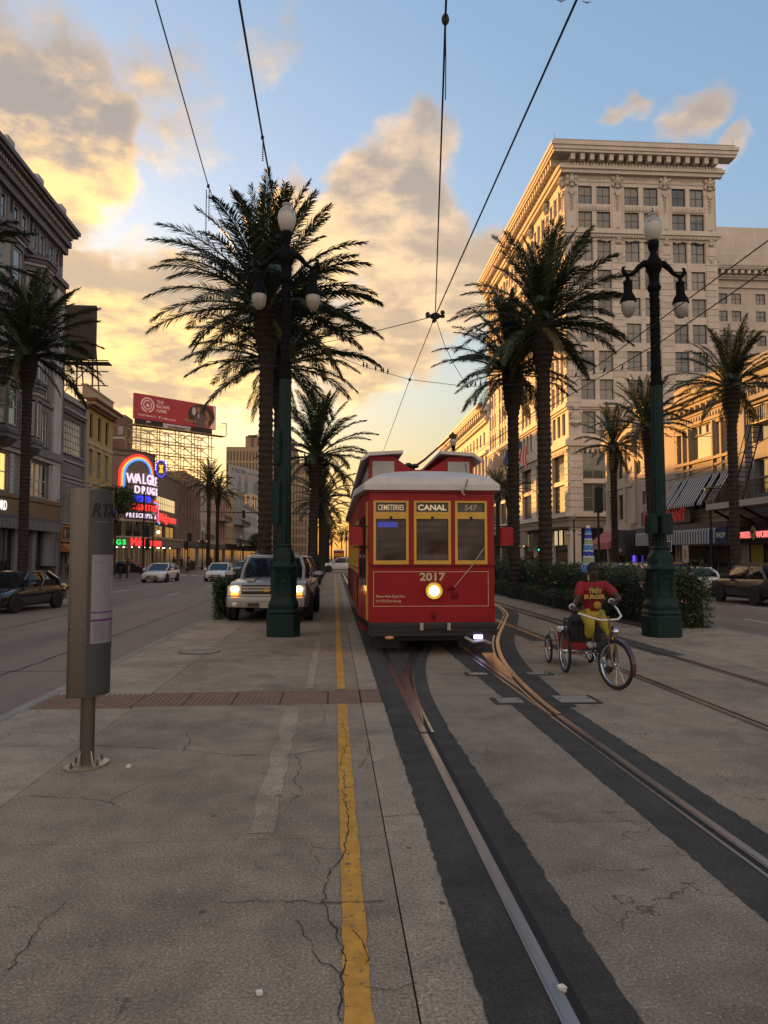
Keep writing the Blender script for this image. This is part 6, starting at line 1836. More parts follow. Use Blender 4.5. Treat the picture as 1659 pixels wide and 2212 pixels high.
# ------------------------------------------------------------------ streetcar
mat('tram_red', (.235, .006, .011), .5, coat=.10, spec=.22, var=.12, vscale=1.2, bump=.03, bscale=12)
mat('tram_red_dull', (.13, .006, .009), .6, spec=.2, var=.2, vscale=1.5)
mat('tram_yellow', (.50, .285, .022), .42, coat=.25, var=.10, vscale=3)
mat('tram_roof', (.50, .47, .45), .55, var=.10, vscale=1.2, streak=.1)
mat('tram_black', (.010, .010, .012), .6)
mat('tram_glass', (.008, .007, .008), .03, spec=.45, coat=.0)
mat('tram_glass_dark', (.008, .007, .008), .03, spec=.4)
def clear_glass(name, tint=.30, gloss=.03):
    m = mat(name)
    t = NT(m.node_tree)
    m.node_tree.nodes.clear()
    tr_, gl_, mx, fr_, ou = t.n('ShaderNodeBsdfTransparent'), t.n('ShaderNodeBsdfGlossy'), t.n('ShaderNodeMixShader'), t.n('ShaderNodeFresnel'), t.n('ShaderNodeOutputMaterial')
    tr_.inputs[0].default_value = (tint, tint * .97, tint * .92, 1)
    gl_.inputs['Roughness'].default_value = gloss
    fr_.inputs[0].default_value = 1.5
    t.put(mx.inputs[0], fr_.outputs[0])
    t.put(mx.inputs[1], tr_.outputs[0])
    t.put(mx.inputs[2], gl_.outputs[0])
    t.put(ou.inputs[0], mx.outputs[0])
clear_glass('tram_front_glass')
mat('tram_panel_grey', (.30, .30, .28), .6, var=.12)
mat('gold_letter', (.46, .36, .24), .5)
mat('headlamp_on', (1, .95, .7), emit=(1.0, .90, .50), es=5.0)
mat('lamp_violet', (.8, .8, 1), emit=(.60, .52, 1.0), es=2.6)
mat('screen_blue', (.01, .02, .2), emit=(.03, .08, .8), es=.5)
mat('roll_sign', (.03, .025, .022), .4, coat=.3)
mat('sign_letter_lit', (.5, .42, .28), emit=(1., .76, .46), es=.12)
mat('sign_letter_dim', (.22, .17, .10), .5, emit=(1., .7, .4), es=.03)
mat('amber_off', (.5, .22, .10), .4)
tr = thing('streetcar', 'red streetcar with yellow window frames, white roof and lit headlight on the track', 'streetcar', (1.86, 14.0, 0))
OUT = [(-1.195, .14), (1.195, .14), (1.34, 1.6), (1.34, 12.6), (1.195, 14), (-1.195, 14), (-1.34, 12.6), (-1.34, 1.6)]
body = MB().prism([(-1.34, 1.6), (1.34, 1.6), (1.34, 12.6), (1.195, 14), (-1.195, 14), (-1.34, 12.6)], .60, 3.12).build('body', 'tram_red', tr)
mat('tram_inside', (.016, .010, .007), .6, var=.3)
MB().box(-1.19, 1.19, .15, 1.6, .60, .66).build('cab_floor', 'tram_black', tr)
MB().box(-1.33, 1.33, 1.56, 1.597, .66, 3.1).build('cab_partition', 'tram_inside', tr)
for x0, x1 in ((-1.15, -.42), (.30, 1.1)): MB().box(x0, x1, 1.545, 1.559, 1.7, 2.6).build('partition_pane', 'glass_dark', tr)
MB().bbox(-.85, -.50, .35, .75, .66, 1.75, .04).build('control_stand', 'tram_black', tr)
MB().bbox(-.45, -.05, 1.05, 1.45, .66, 1.25, .05).bbox(-.45, -.05, 1.38, 1.48, 1.2, 1.9, .04).build('driver_seat', 'tram_inside', tr)
MB().bbox(.35, .62, .4, .75, .66, 1.9, .04).build('fare_box', 'dark_steel', tr)
for x, y in ((.15, .9), (.85, .5), (-.95, 1.1)): MB().tube([(x, y, .66), (x, y, 3.1)], .018, 8).build('grab_pole', 'rail_steel', tr)

win = [(-1.12, -.45), (-.35, .36), (.44, 1.06)]
hs = [(a + .03, c - .03, 1.74, 2.56) for a, c in win] + [(a + .03, c - .03, 2.68, 2.87) for a, c in win]
fw = wall(tr, -1.195, 1.195, .60, 3.12, hs, 'tram_red', .08, .139, name='front_wall', roof=False, inside=False)
MB().box(-1.19, 1.19, .085, .095, 2.66, 2.9).build('sign_backing', 'tram_black', tr)
MB().quad((1.19, .10, .6), (-1.19, .10, .6), (-1.19, .10, 1.72), (1.19, .10, 1.72)).build('front_lining', 'tram_inside', tr)
for k, (a, c) in enumerate(win):
    f = MB()
    f.box(a, a + .048, -.022, .06, 1.69, 2.90).box(c - .048, c, -.022, .06, 1.69, 2.90).box(a + .048, c - .048, -.022, .06, 1.69, 1.765)
    f.box(a + .048, c - .048, -.022, .06, 2.555, 2.685).box(a + .048, c - .048, -.022, .06, 2.865, 2.90)
    fo = f.build('window', 'tram_yellow', tr)
    MB().quad((a + .05, .035, 1.75), (c - .05, .035, 1.75), (c - .05, .035, 2.57), (a + .05, .035, 2.57)).build('pane', 'tram_front_glass', fo)
    sb = MB().quad((a + .05, .03, 2.66), (c - .05, .03, 2.66), (c - .05, .03, 2.88), (a + .05, .03, 2.88)).build('destination_sign', 'roll_sign', fo)
    text(('CEMETERIES', 'CANAL', '547')[k], .145, ('sign_letter_lit', 'sign_letter_lit', 'sign_letter_dim')[k], fo, ((a + c) / 2, .024, 2.725), ext=.003, sx=.60 if k == 0 else (1.15 if k == 1 else 1.1), bold=.001 if k == 0 else .004, sp=1.08 if k == 0 else 1.)
    MB().ball(((a + c) / 2, -.02, 2.585), (.03, .02, .02), 8, 5).box((a + c) / 2 - .025, (a + c) / 2 + .025, -.03, -.022, 2.54, 2.59).build('window_latch', 'tram_black', fo)
    if k == 0:
        MB().box(a + .09, c - .20, .10, .13, 2.40, 2.50).build('display_screen', 'screen_blue', fo)
# belt rail, framed lower panel, lettering
MB().box(-1.20, 1.20, -.035, -.001, 1.655, 1.685).build('belt_rail', 'tram_red_dull', tr)
MB().box(-1.205, 1.205, -.05, -.001, 3.06, 3.125).build('drip_rail', 'tram_red', tr)
b_ = MB()
for x0, x1, z0, z1 in ((-1.12, 1.08, 1.545, 1.555), (-1.12, 1.08, .895, .905), (-1.12, -1.11, .905, 1.545), (1.07, 1.08, .905, 1.545)): b_.box(x0, x1, -.004, -.001, z0, z1)
b_.build('panel_line', 'gold_letter', tr)
text('2017', .205, 'gold_letter', tr, (.0, -.006, 1.385), ext=.003, bold=.007, sx=1.18, name='fleet_number')
text('Please Have Exact Fare', .072, 'gold_letter', tr, (-1.07, -.005, 1.065), ext=.002, align='LEFT', bold=.001, sx=.82)
text('Or RTA Pass Ready', .072, 'gold_letter', tr, (-1.07, -.005, .975), ext=.002, align='LEFT', bold=.001, sx=.82)
MB().prism([(-1.195, .60), (1.195, .60), (1.195, .86), (-1.195, .86)], 0, .05, Matrix.Rotation(R(90), 4, 'X')).build('apron', 'tram_red', tr)
hl = MB().lathe([(.165, -.02), (.17, .03), (.155, .06), (.14, .05)], 24, M=Matrix.Translation((.03, -.0, 1.19)) @ Matrix.Rotation(R(90), 4, 'X')).build('headlight', 'tram_yellow', tr, smooth=50)
MB().lathe([(.0, .055), (.095, .045), (.085, .070), (.05, .09), (.0, .095)], 24, M=Matrix.Translation((.03, 0, 1.19)) @ Matrix.Rotation(R(90), 4, 'X'), cap=False).build('lens', 'headlamp_on', hl, smooth=60)
MB().tube([(.30, -.03, 1.20), (.36, -.05, 1.28), (.42, -.04, 1.22)], .022, 6).ball((.42, -.03, 1.12), (.06, .03, .08), 8, 6).build('coupler_hook', 'tram_red_dull', tr)
MB().tube([(.42, -.03, 1.26), (.75, -.06, 1.66), (1.02, -.05, 2.05)], .007, 5).build('rope', 'gold_letter', tr)
MB().box(-.02, .06, -.07, -.05, .66, .80).ball((.02, -.075, .74), (.03, .02, .05), 8, 6).build('socket_cover', 'tram_red_dull', tr)
# black fender, anticlimber bracket, marker lights, gear below
b_ = MB().bbox(-1.20, 1.20, -.16, .4, .36, .60, .03)
b_.box(-1.22, 1.22, -.18, -.158, .52, .56).box(-1.22, 1.22, -.18, -.158, .44, .48)
b_.build('fender', 'tram_black', tr)
MB().box(-.26, -.20, -.25, -.16, .47, .60).box(.25, .31, -.25, -.16, .47, .60).build('bumper_bracket', 'tram_panel_grey', tr)
MB().box(-.20, .25, -.24, -.20, .50, .58).build('bumper_bar', 'tram_black', tr)
MB().ball((-.83, -.17, .33), (.09, .03, .035), 10, 6).build('marker_light', 'amber_off', tr)
MB().box(.76, .92, -.20, -.16, .30, .37).build('marker_light', 'lamp_violet', tr)
MB().tube([(.6, -.1, .33), (.75, -.16, .24), (.95, -.12, .26), (1.1, -.05, .20)], .03, 6).build('air_hose', 'tram_panel_grey', tr)
MB().box(-1.05, 1.05, .3, 13.7, .22, .60).build('underframe', 'tram_black', tr)
for yy in (2.2, 3.9, 10.1, 11.8):
    for sx in (-1, 1):
        MB().lathe([(.32, -.06), (.35, -.06), (.35, -.03), (.31, -.02), (.31, .06), (.05, .06)], 24, M=Matrix.Translation((sx * .83, yy, .335)) @ Matrix.Rotation(R(90), 4, 'Y')).build('wheel', 'tram_black', tr)
for sx in (-1, 1): MB().box(sx * .80 - .22, sx * .80 + .22, .5, .62, .06, .36).build('lifeguard', 'tram_black', tr)
# left vestibule: folding door, step, handrail, mirror
for sx in (-1, 1):
    d = Vector((sx * (1.34 - 1.195), 1.46, 0)).normalized()
    M = Matrix.Translation((sx * 1.195, .14, 0)) @ Matrix(((d.x, sx * d.y, 0, 0), (d.y, -sx * d.x, 0, 0), (0, 0, 1, 0), (0, 0, 0, 1)))
    dr = MB().box(.22, .70, -.001, .025, .62, 2.75, M).box(.74, 1.22, -.001, .025, .62, 2.75, M).build('door', 'tram_red', tr)
    for a in (.22, .74): MB().box(a + .07, a + .41, .022, .034, 1.25, 2.62, M).build('door_pane', 'tram_glass_dark', dr)
    MB().box(0, 1.467, -.03, -.002, .60, 3.12, M).build('cab_side', 'tram_red', tr)
    MB().box(.10, .19, 0, .035, .62, 2.9, M).build('corner_post', 'tram_yellow', tr)
    MB().box(.15, 1.3, .0, .07, .42, .48, M).build('step', 'tram_red_dull', tr)
    mr = MB().tube([M @ Vector((.1, .02, 2.42)), M @ Vector((-.05, .30, 2.42))], .014, 6).tube([M @ Vector((.1, .02, 2.02)), M @ Vector((-.05, .30, 2.02))], .014, 6).build('mirror_arm', 'tram_black', tr)
    MB().bbox(-.13, .13, -.06, .06, 2.05, 2.40, .03).build('mirror', 'tram_red', mr, (sx * 1.44, .0, 0))
# passenger windows along both sides
for sx in (-1, 1):
    for k in range(9):
        y = 2.05 + k * 1.16
        f = MB().box(sx * 1.34 - .0 if sx < 0 else 1.34, 0, 0, 0, 0, 0) if False else MB()
        x0, x1 = (1.335, 1.36) if sx > 0 else (-1.36, -1.335)
        f.box(x0, x1, y, y + .07, 1.60, 2.62).box(x0, x1, y + .93, y + 1.0, 1.60, 2.62).box(x0, x1, y + .07, y + .93, 1.60, 1.67).box(x0, x1, y + .07, y + .93, 2.55, 2.62).box(x0, x1, y + .07, y + .93, 2.10, 2.15)
        fo = f.build('side_window', 'tram_yellow', tr)
        MB().box(x0, x1 - .012 if sx > 0 else x1, y + .06, y + .94, 1.66, 2.56).build('pane', 'tram_glass_dark', fo) if sx > 0 else MB().box(x0 + .012, x1, y + .06, y + .94, 1.66, 2.56).build('pane', 'tram_glass_dark', fo)
    xa = 1.342 if sx > 0 else -1.375
    MB().box(xa, xa + .033, 1.7, 12.5, 1.50, 1.56).build('side_rail', 'tram_yellow', tr)
    for k in range(5): MB().box(xa + .004, xa + .028, 2.0 + k * 2.1, 3.95 + k * 2.1, .72, 1.42).build('side_panel', 'tram_red_dull', tr)
# white roof: fascia lip, domed front, raised clerestory with valley for the pole
RO = [(-1.30, -.10), (1.30, -.10), (1.46, 1.55), (1.46, 12.65), (1.30, 14.1), (-1.30, 14.1), (-1.46, 12.65), (-1.46, 1.55)]
def ring(k, z, ky=None, cy=7.0): 
    ky = ky if ky is not None else k
    return [(x * k, cy + (y - cy) * ky, z) for x, y in RO]
MB().rings([ring(1, 3.10), ring(1.0, 3.20), ring(.99, 3.235), ring(.90, 3.33, .985), ring(.74, 3.43, .96), ring(.5, 3.50, .93), ring(.2, 3.54, .90)]).build('roof', 'tram_roof', tr, smooth=35)
def cler(pts, y0, y1, m, name, par=tr):
    return MB().prism(pts, y0, y1, Matrix(((1, 0, 0, 0), (0, 0, 1, 0), (0, 1, 0, 0), (0, 0, 0, 1)))).build(name, m, par)
cl = cler([(-1.12, 3.30), (-1.12, 3.98), (-.62, 4.0), (-.18, 3.70), (.18, 3.70), (.62, 4.0), (1.12, 3.98), (1.12, 3.30)], 1.75, 12.3, 'tram_red', 'clerestory')
for sx in (-1, 1):
    cler([(sx * 1.30, 3.86), (sx * 1.30, 3.93), (sx * 1.12, 4.06), (sx * .40, 4.10), (sx * .40, 4.04), (sx * 1.12, 3.985)], 1.6, 12.4, 'tram_roof', 'clerestory_roof', cl)
    MB().box(min(sx * .58, sx * 1.05), max(sx * .58, sx * 1.05), 1.735, 1.749, 3.50, 3.88).build('clerestory_panel', 'tram_panel_grey', cl)
    for k in range(8): MB().box(min(sx * 1.12, sx * 1.135), max(sx * 1.12, sx * 1.135), 2.1 + k * 1.25, 3.1 + k * 1.25, 3.50, 3.82).build('clerestory_light', 'tram_panel_grey', cl)
# trolley pole with its base and wheel
tp = MB().lathe([(.16, 3.70), (.16, 3.78), (.08, 3.84), (.07, 3.95)], 12, (0, 3.6, 0)).tube([(0, 3.6, 3.95), (.45, 4.8, 4.32), (1.55, 7.3, 5.35)], [.035, .03, .022], 8).build('trolley_pole', 'tram_red_dull', tr)
MB().ball((-.10, 3.45, 4.0), (.10, .12, .07), 8, 6).ball((.08, 3.7, 4.02), (.10, .10, .06), 8, 6).build('pole_spring', 'tram_black', tp)
MB().lathe([(.07, -.03), (.05, 0), (.07, .03)], 12, M=Matrix.Translation((1.6, 7.38, 5.42)) @ Matrix.Rotation(R(90), 4, 'Y')).box(1.5, 1.7, 7.2, 7.45, 5.30, 5.40).build('trolley_wheel', 'tram_black', tp)
MB().tube([(1.2, 6.5, 5.0), (1.0, 2.0, 3.9), (.72, .2, 3.42), (.66, -.13, 3.25), (.6, -.12, 3.10)], .009, 5).build('trolley_rope', 'tram_black', tr)
MB().tube([(.62, -.16, 3.16), (.55, -.18, 3.06), (.60, -.17, 3.0)], .02, 6).build('rope_catcher', 'tram_panel_grey', tr)
MB().tube([(-1.05, 6, 4.05), (-1.02, 6, 4.55)], .025, 6).build('roof_rod', 'tram_yellow', tr)

# ------------------------------------------------------------------ cars
mat('paint_silver', (.34, .335, .335), .36, .35, coat=.5)
mat('paint_white', (.60, .59, .57), .30, coat=.8)
mat('paint_black', (.008, .008, .012), .18, coat=1.0)
mat('paint_dark', (.030, .030, .034), .22, .3, coat=1.0)
mat('paint_brown', (.018, .015, .014), .28, .1, coat=.5)
mat('car_glass', (.008, .009, .011), .03, spec=.5, coat=.1)
mat('tyre', (.014, .014, .014), .85, bump=.2)
mat('rim', (.45, .44, .43), .32, .7)
mat('chrome', (.6, .58, .55), .12, 1.0)
mat('black_plastic', (.012, .012, .013), .55)
mat('lamp_warm', (1, .8, .4), emit=(1.0, .62, .16), es=7.0)
mat('lamp_amber', (1, .3, .05), emit=(1.0, .22, .02), es=1.6)
mat('lamp_clear', (.5, .5, .5), .08, coat=1.)
mat('lamp_cool', (1, 1, 1), emit=(1.0, .92, .85), es=3.0)
mat('lamp_red_on', (.6, .02, .02), emit=(1.0, .04, .03), es=1.6)
mat('lamp_red_off', (.16, .012, .012), .2, coat=1.)
mat('plate', (.32, .30, .29), .6)
mat('gold_badge', (.50, .33, .08), .3, .8)
SPEC = {
    'sedan': dict(W=.91, st=[(0, .30, .58, .78), (.10, .22, .66, .92), (.45, .20, .735, .985), (1.35, .19, .87, 1.), (2.4, .19, .90, 1.), (3.6, .19, .93, 1.), (4.25, .22, .945, .97), (4.55, .30, .90, .92), (4.68, .42, .80, .84)],
                  g=[(1.15, 4.15, .90, .86), (1.60, 3.85, .96, 1.12), (2.05, 3.40, .72 / .91, 1.385)], top=1.45, wx=(.86, 3.62), wr=.325, wz=.325),
    'suv': dict(W=.95, st=[(0, .36, .78, .80), (.10, .28, .88, .93), (.5, .26, .97, .99), (1.25, .25, 1.04, 1.), (2.5, .25, 1.05, 1.), (3.8, .26, 1.08, 1.), (4.4, .30, 1.10, .97), (4.62, .40, 1.02, .92)],
                g=[(1.1, 4.55, .92, 1.02), (1.55, 4.42, .93, 1.32), (1.95, 4.15, .80, 1.60)], top=1.68, wx=(.92, 3.65), wr=.36, wz=.36),
    'pickup': dict(W=1.0, st=[(0, .50, 1.02, .90), (.06, .42, 1.06, .97), (.5, .40, 1.13, 1.), (1.45, .40, 1.19, 1.), (2.6, .40, 1.20, 1.), (3.9, .40, 1.22, 1.), (5.2, .42, 1.24, .98), (5.6, .5, 1.2, .95)],
                   g=[(1.35, 4.4, .93, 1.17), (1.75, 4.25, .915, 1.50), (2.05, 4.0, .80, 1.80)], top=1.89, wx=(1.0, 4.3), wr=.40, wz=.40),
}
def car(name, lab, cat, loc, rz, paint, kind, group=None, lights=None, tail=False, back=False):
    S = SPEC[kind]
    W_ = S['W']
    t = thing(name, lab, cat, loc, rz, group)
    rs = []
    for y, zl, zh, k in S['st']:
        w = W_ * k
        half = [(w * .82, zl), (w * .97, zl + .10), (w * 1.0, zl + .45 * (zh - zl)), (w * .985, zh - .16 * (zh - zl)), (w * .93, zh - .02), (w * .80, zh + .012), (w * .3, zh + .035)]
        rs.append([Vector((x, y, z)) for x, z in half] + [Vector((-x, y, z)) for x, z in half[::-1]])
    MB().rings(rs).build('body', paint, t, smooth=38)
    gr = []
    for y0, y1, k, z in S['g']:
        w = W_ * k
        gr.append([Vector(p) for p in ((-w * .86, y0 + .0, z), (w * .86, y0 + .0, z), (w, y0 + .28, z), (w, (y0 + y1) / 2, z), (w, y1 - .22, z), (w * .86, y1, z), (-w * .86, y1, z), (-w, y1 - .22, z), (-w, (y0 + y1) / 2, z), (-w, y0 + .28, z))])
    MB().rings(gr).build('glasshouse', 'car_glass', t, smooth=30)
    tp_ = gr[-1]
    cx_ = sum((p.y for p in tp_)) / len(tp_)
    up = lambda k, z: [Vector((p.x * k, cx_ + (p.y - cx_) * (1 + (k - 1) * .6), z)) for p in tp_]
    zt = S['g'][-1][3]
    MB().rings([up(1.02, zt - .01), up(1.03, zt + .02), up(.93, S['top'] - .025), up(.55, S['top'])]).build('roof', paint, t, smooth=45)
    for sx in (-1, 1):
        idx = (1, 3, 4) if sx > 0 else (0, 8, 7)
        for j, rr in zip(idx, (.045, .032, .07)):
            MB().tube([gr[0][j] * 1.0, gr[1][j], gr[2][j]], rr, 6).build('pillar', paint, t)
        j = 5 if sx > 0 else 6
        MB().tube([gr[0][j], gr[1][j], gr[2][j]], .07, 6).build('pillar', paint, t)
        mz = S['g'][0][3]
        mi = MB().bbox(-.13, .13, -.09, .09, 0, .18, .04).build('mirror', paint if kind != 'pickup' else 'black_plastic', t, (sx * (W_ + .16), S['g'][0][0] + .45, mz + .02))
        if kind == 'pickup': MB().bbox(-.14, .14, -.10, .07, .10, .21, .05).build('mirror_cap', paint, mi)
        MB().box(min(sx * W_, sx * (W_ - .06)) - .0, max(sx * W_, sx * (W_ + .02)), S['st'][3][0] + 1.0, S['st'][3][0] + 1.16, S['st'][3][2] - .13, S['st'][3][2] - .10).build('handle', paint if kind != 'pickup' else 'chrome', t)
        for wy in S['wx']:
            wh = link('wheel', None, t, (sx * (W_ - .045), wy, S['wz']))
            r_ = S['wr']
            MB().lathe([(r_ * .62, -.11), (r_ * .97, -.11), (r_, -.06), (r_, .06), (r_ * .97, .11), (r_ * .62, .11)], 28, M=Matrix.Rotation(R(90), 4, 'Y')).build('tyre', 'tyre', wh, smooth=40)
            q = MB().lathe([(.0, .055 * sx), (r_ * .60, .055 * sx), (r_ * .68, .108 * sx), (r_ * .60, .095 * sx)], 24, M=Matrix.Rotation(R(90), 4, 'Y'), cap=False)
            for s_ in range(5):
                a = 2 * math.pi * s_ / 5
                q.box(.088 * sx - .015, .088 * sx + .015, -.045, .045, .0, r_ * .64, Matrix.Rotation(a, 4, 'X'))
            q.lathe([(r_ * .16, .05 * sx), (r_ * .12, .10 * sx)], 10, M=Matrix.Rotation(R(90), 4, 'Y'))
            q.build('rim', 'rim', wh)
            MB().lathe([(r_ * .99, 0), (r_ * 1.16, 0), (r_ * 1.16, .012), (r_ * .99, .012)], 28, (0, 0, 0), cap=False, M=Matrix.Translation((sx * (W_ + .004) - .006, wy, S['wz'] + .02)) @ Matrix.Rotation(R(90), 4, 'Y')).build('arch_gap_ring', 'black_plastic', t)  # flat black ring painted in place of the shaded gap around the wheel
    y0 = S['st'][0][0]
    zl, zh = S['st'][0][1], S['st'][0][2]
    if kind == 'pickup':
        MB().box(-.62, .62, -.035, .08, .74, .79).box(-.62, .62, -.03, .08, .955, 1.0).build('grille_frame', paint, t)
        MB().box(-.60, .60, -.012, .06, .79, .955).box(-.60, .60, -.012, .06, 1.0, 1.045).build('grille_mesh', 'black_plastic', t)
        for k in range(26): MB().box(-.004, .004, -.022, -.012, 0, .16).build('grille_bar', 'dark_steel', t, (-.58 + k * .0464, 0, .793), (0, .35 if k % 2 else -.35, 0))
        MB().box(-.62, .62, -.05, .02, .875, .925).build('grille_rail', paint, t)
        MB().prism([(-.12, -.02), (-.05, -.02), (-.05, -.045), (.05, -.045), (.05, -.02), (.12, -.02), (.12, .02), (.05, .02), (.05, .045), (-.05, .045), (-.05, .02), (-.12, .02)], .05, .062, Matrix.Translation((0, 0, .90)) @ Matrix.Rotation(R(90), 4, 'X')).build('badge', 'gold_badge', t)
        MB().rings([[(-1.0, .18, .44), (-.9, -.06, .44), (.9, -.06, .44), (1.0, .18, .44)], [(-1.01, .18, .56), (-.92, -.10, .56), (.92, -.10, .56), (1.01, .18, .56)], [(-1.01, .18, .70), (-.92, -.09, .70), (.92, -.09, .70), (1.01, .18, .70)], [(-.98, .2, .74), (-.88, -.02, .74), (.88, -.02, .74), (.98, .2, .74)]]).build('bumper', paint, t, smooth=35)
        MB().box(-.52, .52, -.115, -.06, .585, .615).build('bumper_strip', 'chrome', t)
        MB().box(-.45, .45, -.105, -.05, .47, .55).build('bumper_intake', 'black_plastic', t)
        MB().box(-.16, .16, -.125, -.115, .42, .57).build('plate', 'plate', t)
        for sx in (-1, 1):
            h_ = MB().box(min(sx * .62, sx * .94), max(sx * .62, sx * .94), -.02, .1, .755, 1.03).build('headlight', 'lamp_clear', t)
            MB().ball((sx * .77, -.03, .93), (.095, .04, .085), 12, 8).build('lamp', 'lamp_warm', h_)
            MB().box(sx * .77 - .09, sx * .77 + .09, -.035, -.02, .765, .825).build('indicator', 'lamp_amber', h_)
            MB().ball((sx * .76, -.085, .52), (.075, .03, .07), 10, 6).build('fog_lamp', 'lamp_clear', t)
            MB().tube([(sx * .66, 2.1, 1.93), (sx * .66, 4.0, 1.93)], .025, 6).build('roof_rail', 'dark_steel', t)
            MB().box(sx * .42 - .10, sx * .42 + .10, .2, 1.4, 1.14, 1.215).build('hood_bulge', paint, t)
        MB().tube([(-.55, 1.28, 1.225), (-.1, 1.35, 1.235), (.4, 1.32, 1.23)], .014, 5).build('wiper', 'black_plastic', t)
    else:
        gz = (zl + zh) / 2
        MB().box(-.38, .38, -.02, .06, gz - .02, zh - .05).build('grille_mesh', 'black_plastic', t)
        MB().box(-.40, .40, -.03, -.02, gz + .03, gz + .045).build('grille_bar', 'chrome', t)
        MB().box(-.55, .55, .0, .08, zl - .02, zl + .10).build('bumper_intake', 'black_plastic', t)
        MB().box(-.16, .16, -.03, -.02, zl + .06, zl + .16).build('plate', 'plate', t)
        for sx in (-1, 1):
            h_ = MB().rings([[(sx * .46, .0, zh - .10), (sx * .50, -.0, zh - .02), (sx * .80, .20, zh + .07), (sx * .80, .24, zh - .03)], [(sx * .46, .1, zh - .10), (sx * .50, .1, zh - .02), (sx * .80, .3, zh + .07), (sx * .80, .34, zh - .03)]]).build('headlight', lights or 'lamp_clear', t)
        ye = S['st'][-1][0]
        for sx in (-1, 1):
            MB().box(min(sx * W_ * .45, sx * W_ * .93), max(sx * W_ * .45, sx * W_ * .93), ye - .20, ye - .02, S['st'][-1][2] - .16, S['st'][-1][2] + .0).build('tail_light', 'lamp_red_on' if tail else 'lamp_red_off', t)
        MB().box(-.16, .16, ye - .02, ye + .02, S['st'][-1][1] + .12, S['st'][-1][1] + .24).build('plate', 'plate', t)
        MB().box(-W_ * .8, W_ * .8, ye - .1, ye + .012, S['st'][-1][1] - .10, S['st'][-1][1] + .06).build('rear_bumper', 'black_plastic', t)
        if kind == 'suv':
            for sx in (-1, 1): MB().tube([(sx * .62, 2.0, 1.70), (sx * .62, 4.1, 1.70)], .02, 6).build('roof_rail', 'dark_steel', t)
    return t
def road_at(px, py, z=-.15):
    p = at(px, py, Z=z)
    return (p.x, p.y, z)
car('pickup_truck', 'silver pickup with lit amber headlights standing on the median behind the lamp post', 'pickup truck', (-1.86, 20.75, .0), R(-2), 'paint_silver', 'pickup').scale = (1.14, 1.0, 1.0)
car('parked_car', 'glossy black sedan reflecting gold light at the left border', 'car', (-12.15, 26.1, -.15), R(-9), 'paint_black', 'sedan', 'cars on the left roadway', 'lamp_cool')
p_ = at(345, 1256, Z=-.15)
car('parked_car', 'white sedan nearest the neon drugstore on the left road', 'car', (-13.6, 56.5, -.15), R(-4), 'paint_white', 'sedan', 'cars on the left roadway')
car('parked_car', 'white sedan just left of the silver pickup on the left road', 'car', (-9.2, 58.5, -.15), R(0), 'paint_white', 'sedan', 'cars on the left roadway')
car('parked_car', 'far dark car with one bright lamp behind the second white sedan', 'car', (-9.6, 78, -.15), 0, 'paint_dark', 'sedan', 'cars on the left roadway', 'lamp_cool')
car('parked_car', 'dark parked car by the drugstore kerb half hidden by the white sedan', 'car', (-20.2, 84, -.146), R(85), 'paint_black', 'sedan', 'cars on the left roadway')
car('parked_car', 'small white car far away left of the median palms', 'car', (-8.6, 112, -.15), 0, 'paint_white', 'suv', 'cars on the left roadway')
car('crossing_car', 'white sport utility car crossing the tracks beyond the second lamp post', 'car', (-1.55, 85.6, .01), R(-90), 'paint_white', 'suv')
car('moving_car', 'white sedan showing its tail lights at the right kerb', 'car', (18.3, 39.6, -.15), R(180), 'paint_white', 'sedan', 'cars on the right roadway')
car('moving_car', 'dark brown sport utility car cut by the right border', 'car', (17.85, 32.5, -.15), R(180), 'paint_brown', 'suv', 'cars on the right roadway')
car('moving_car', 'black sport utility car with lit red tail lights behind the hedge end', 'car', (16.2, 38.7, -.15), R(180), 'paint_black', 'suv', 'cars on the right roadway', tail=True)
car('parked_car', 'pale car whose roof shows above the hedge beside the right lamp post', 'car', (12.95, 35.7, -.15), R(180), 'paint_white', 'suv', 'cars on the right roadway')
car('parked_car', 'white car whose roof peeks over the hedge behind the folded umbrella', 'car', (17.2, 56, -.15), R(180), 'paint_white', 'sedan', 'cars on the right roadway')
car('parked_car', 'dark car below the far traffic light on the cross street', 'car', (18, 82, -.146), R(90), 'paint_black', 'sedan', 'cars on the right roadway')
# far streetcar on the same track, red with cream roof
ft = thing('far_streetcar', 'small distant red streetcar far down the track behind the crossing car', 'streetcar', (1.2, 190, 0))
MB().prism(OUT, .5, 3.1).build('body', 'tram_red', ft)
MB().rings([ring(1, 3.1), ring(.98, 3.25), ring(.6, 3.5, .95)]).build('roof', 'tram_roof', ft)
for a, c in win: MB().box(a, c, .10, .139, 1.7, 2.6).build('window', 'tram_yellow', ft)

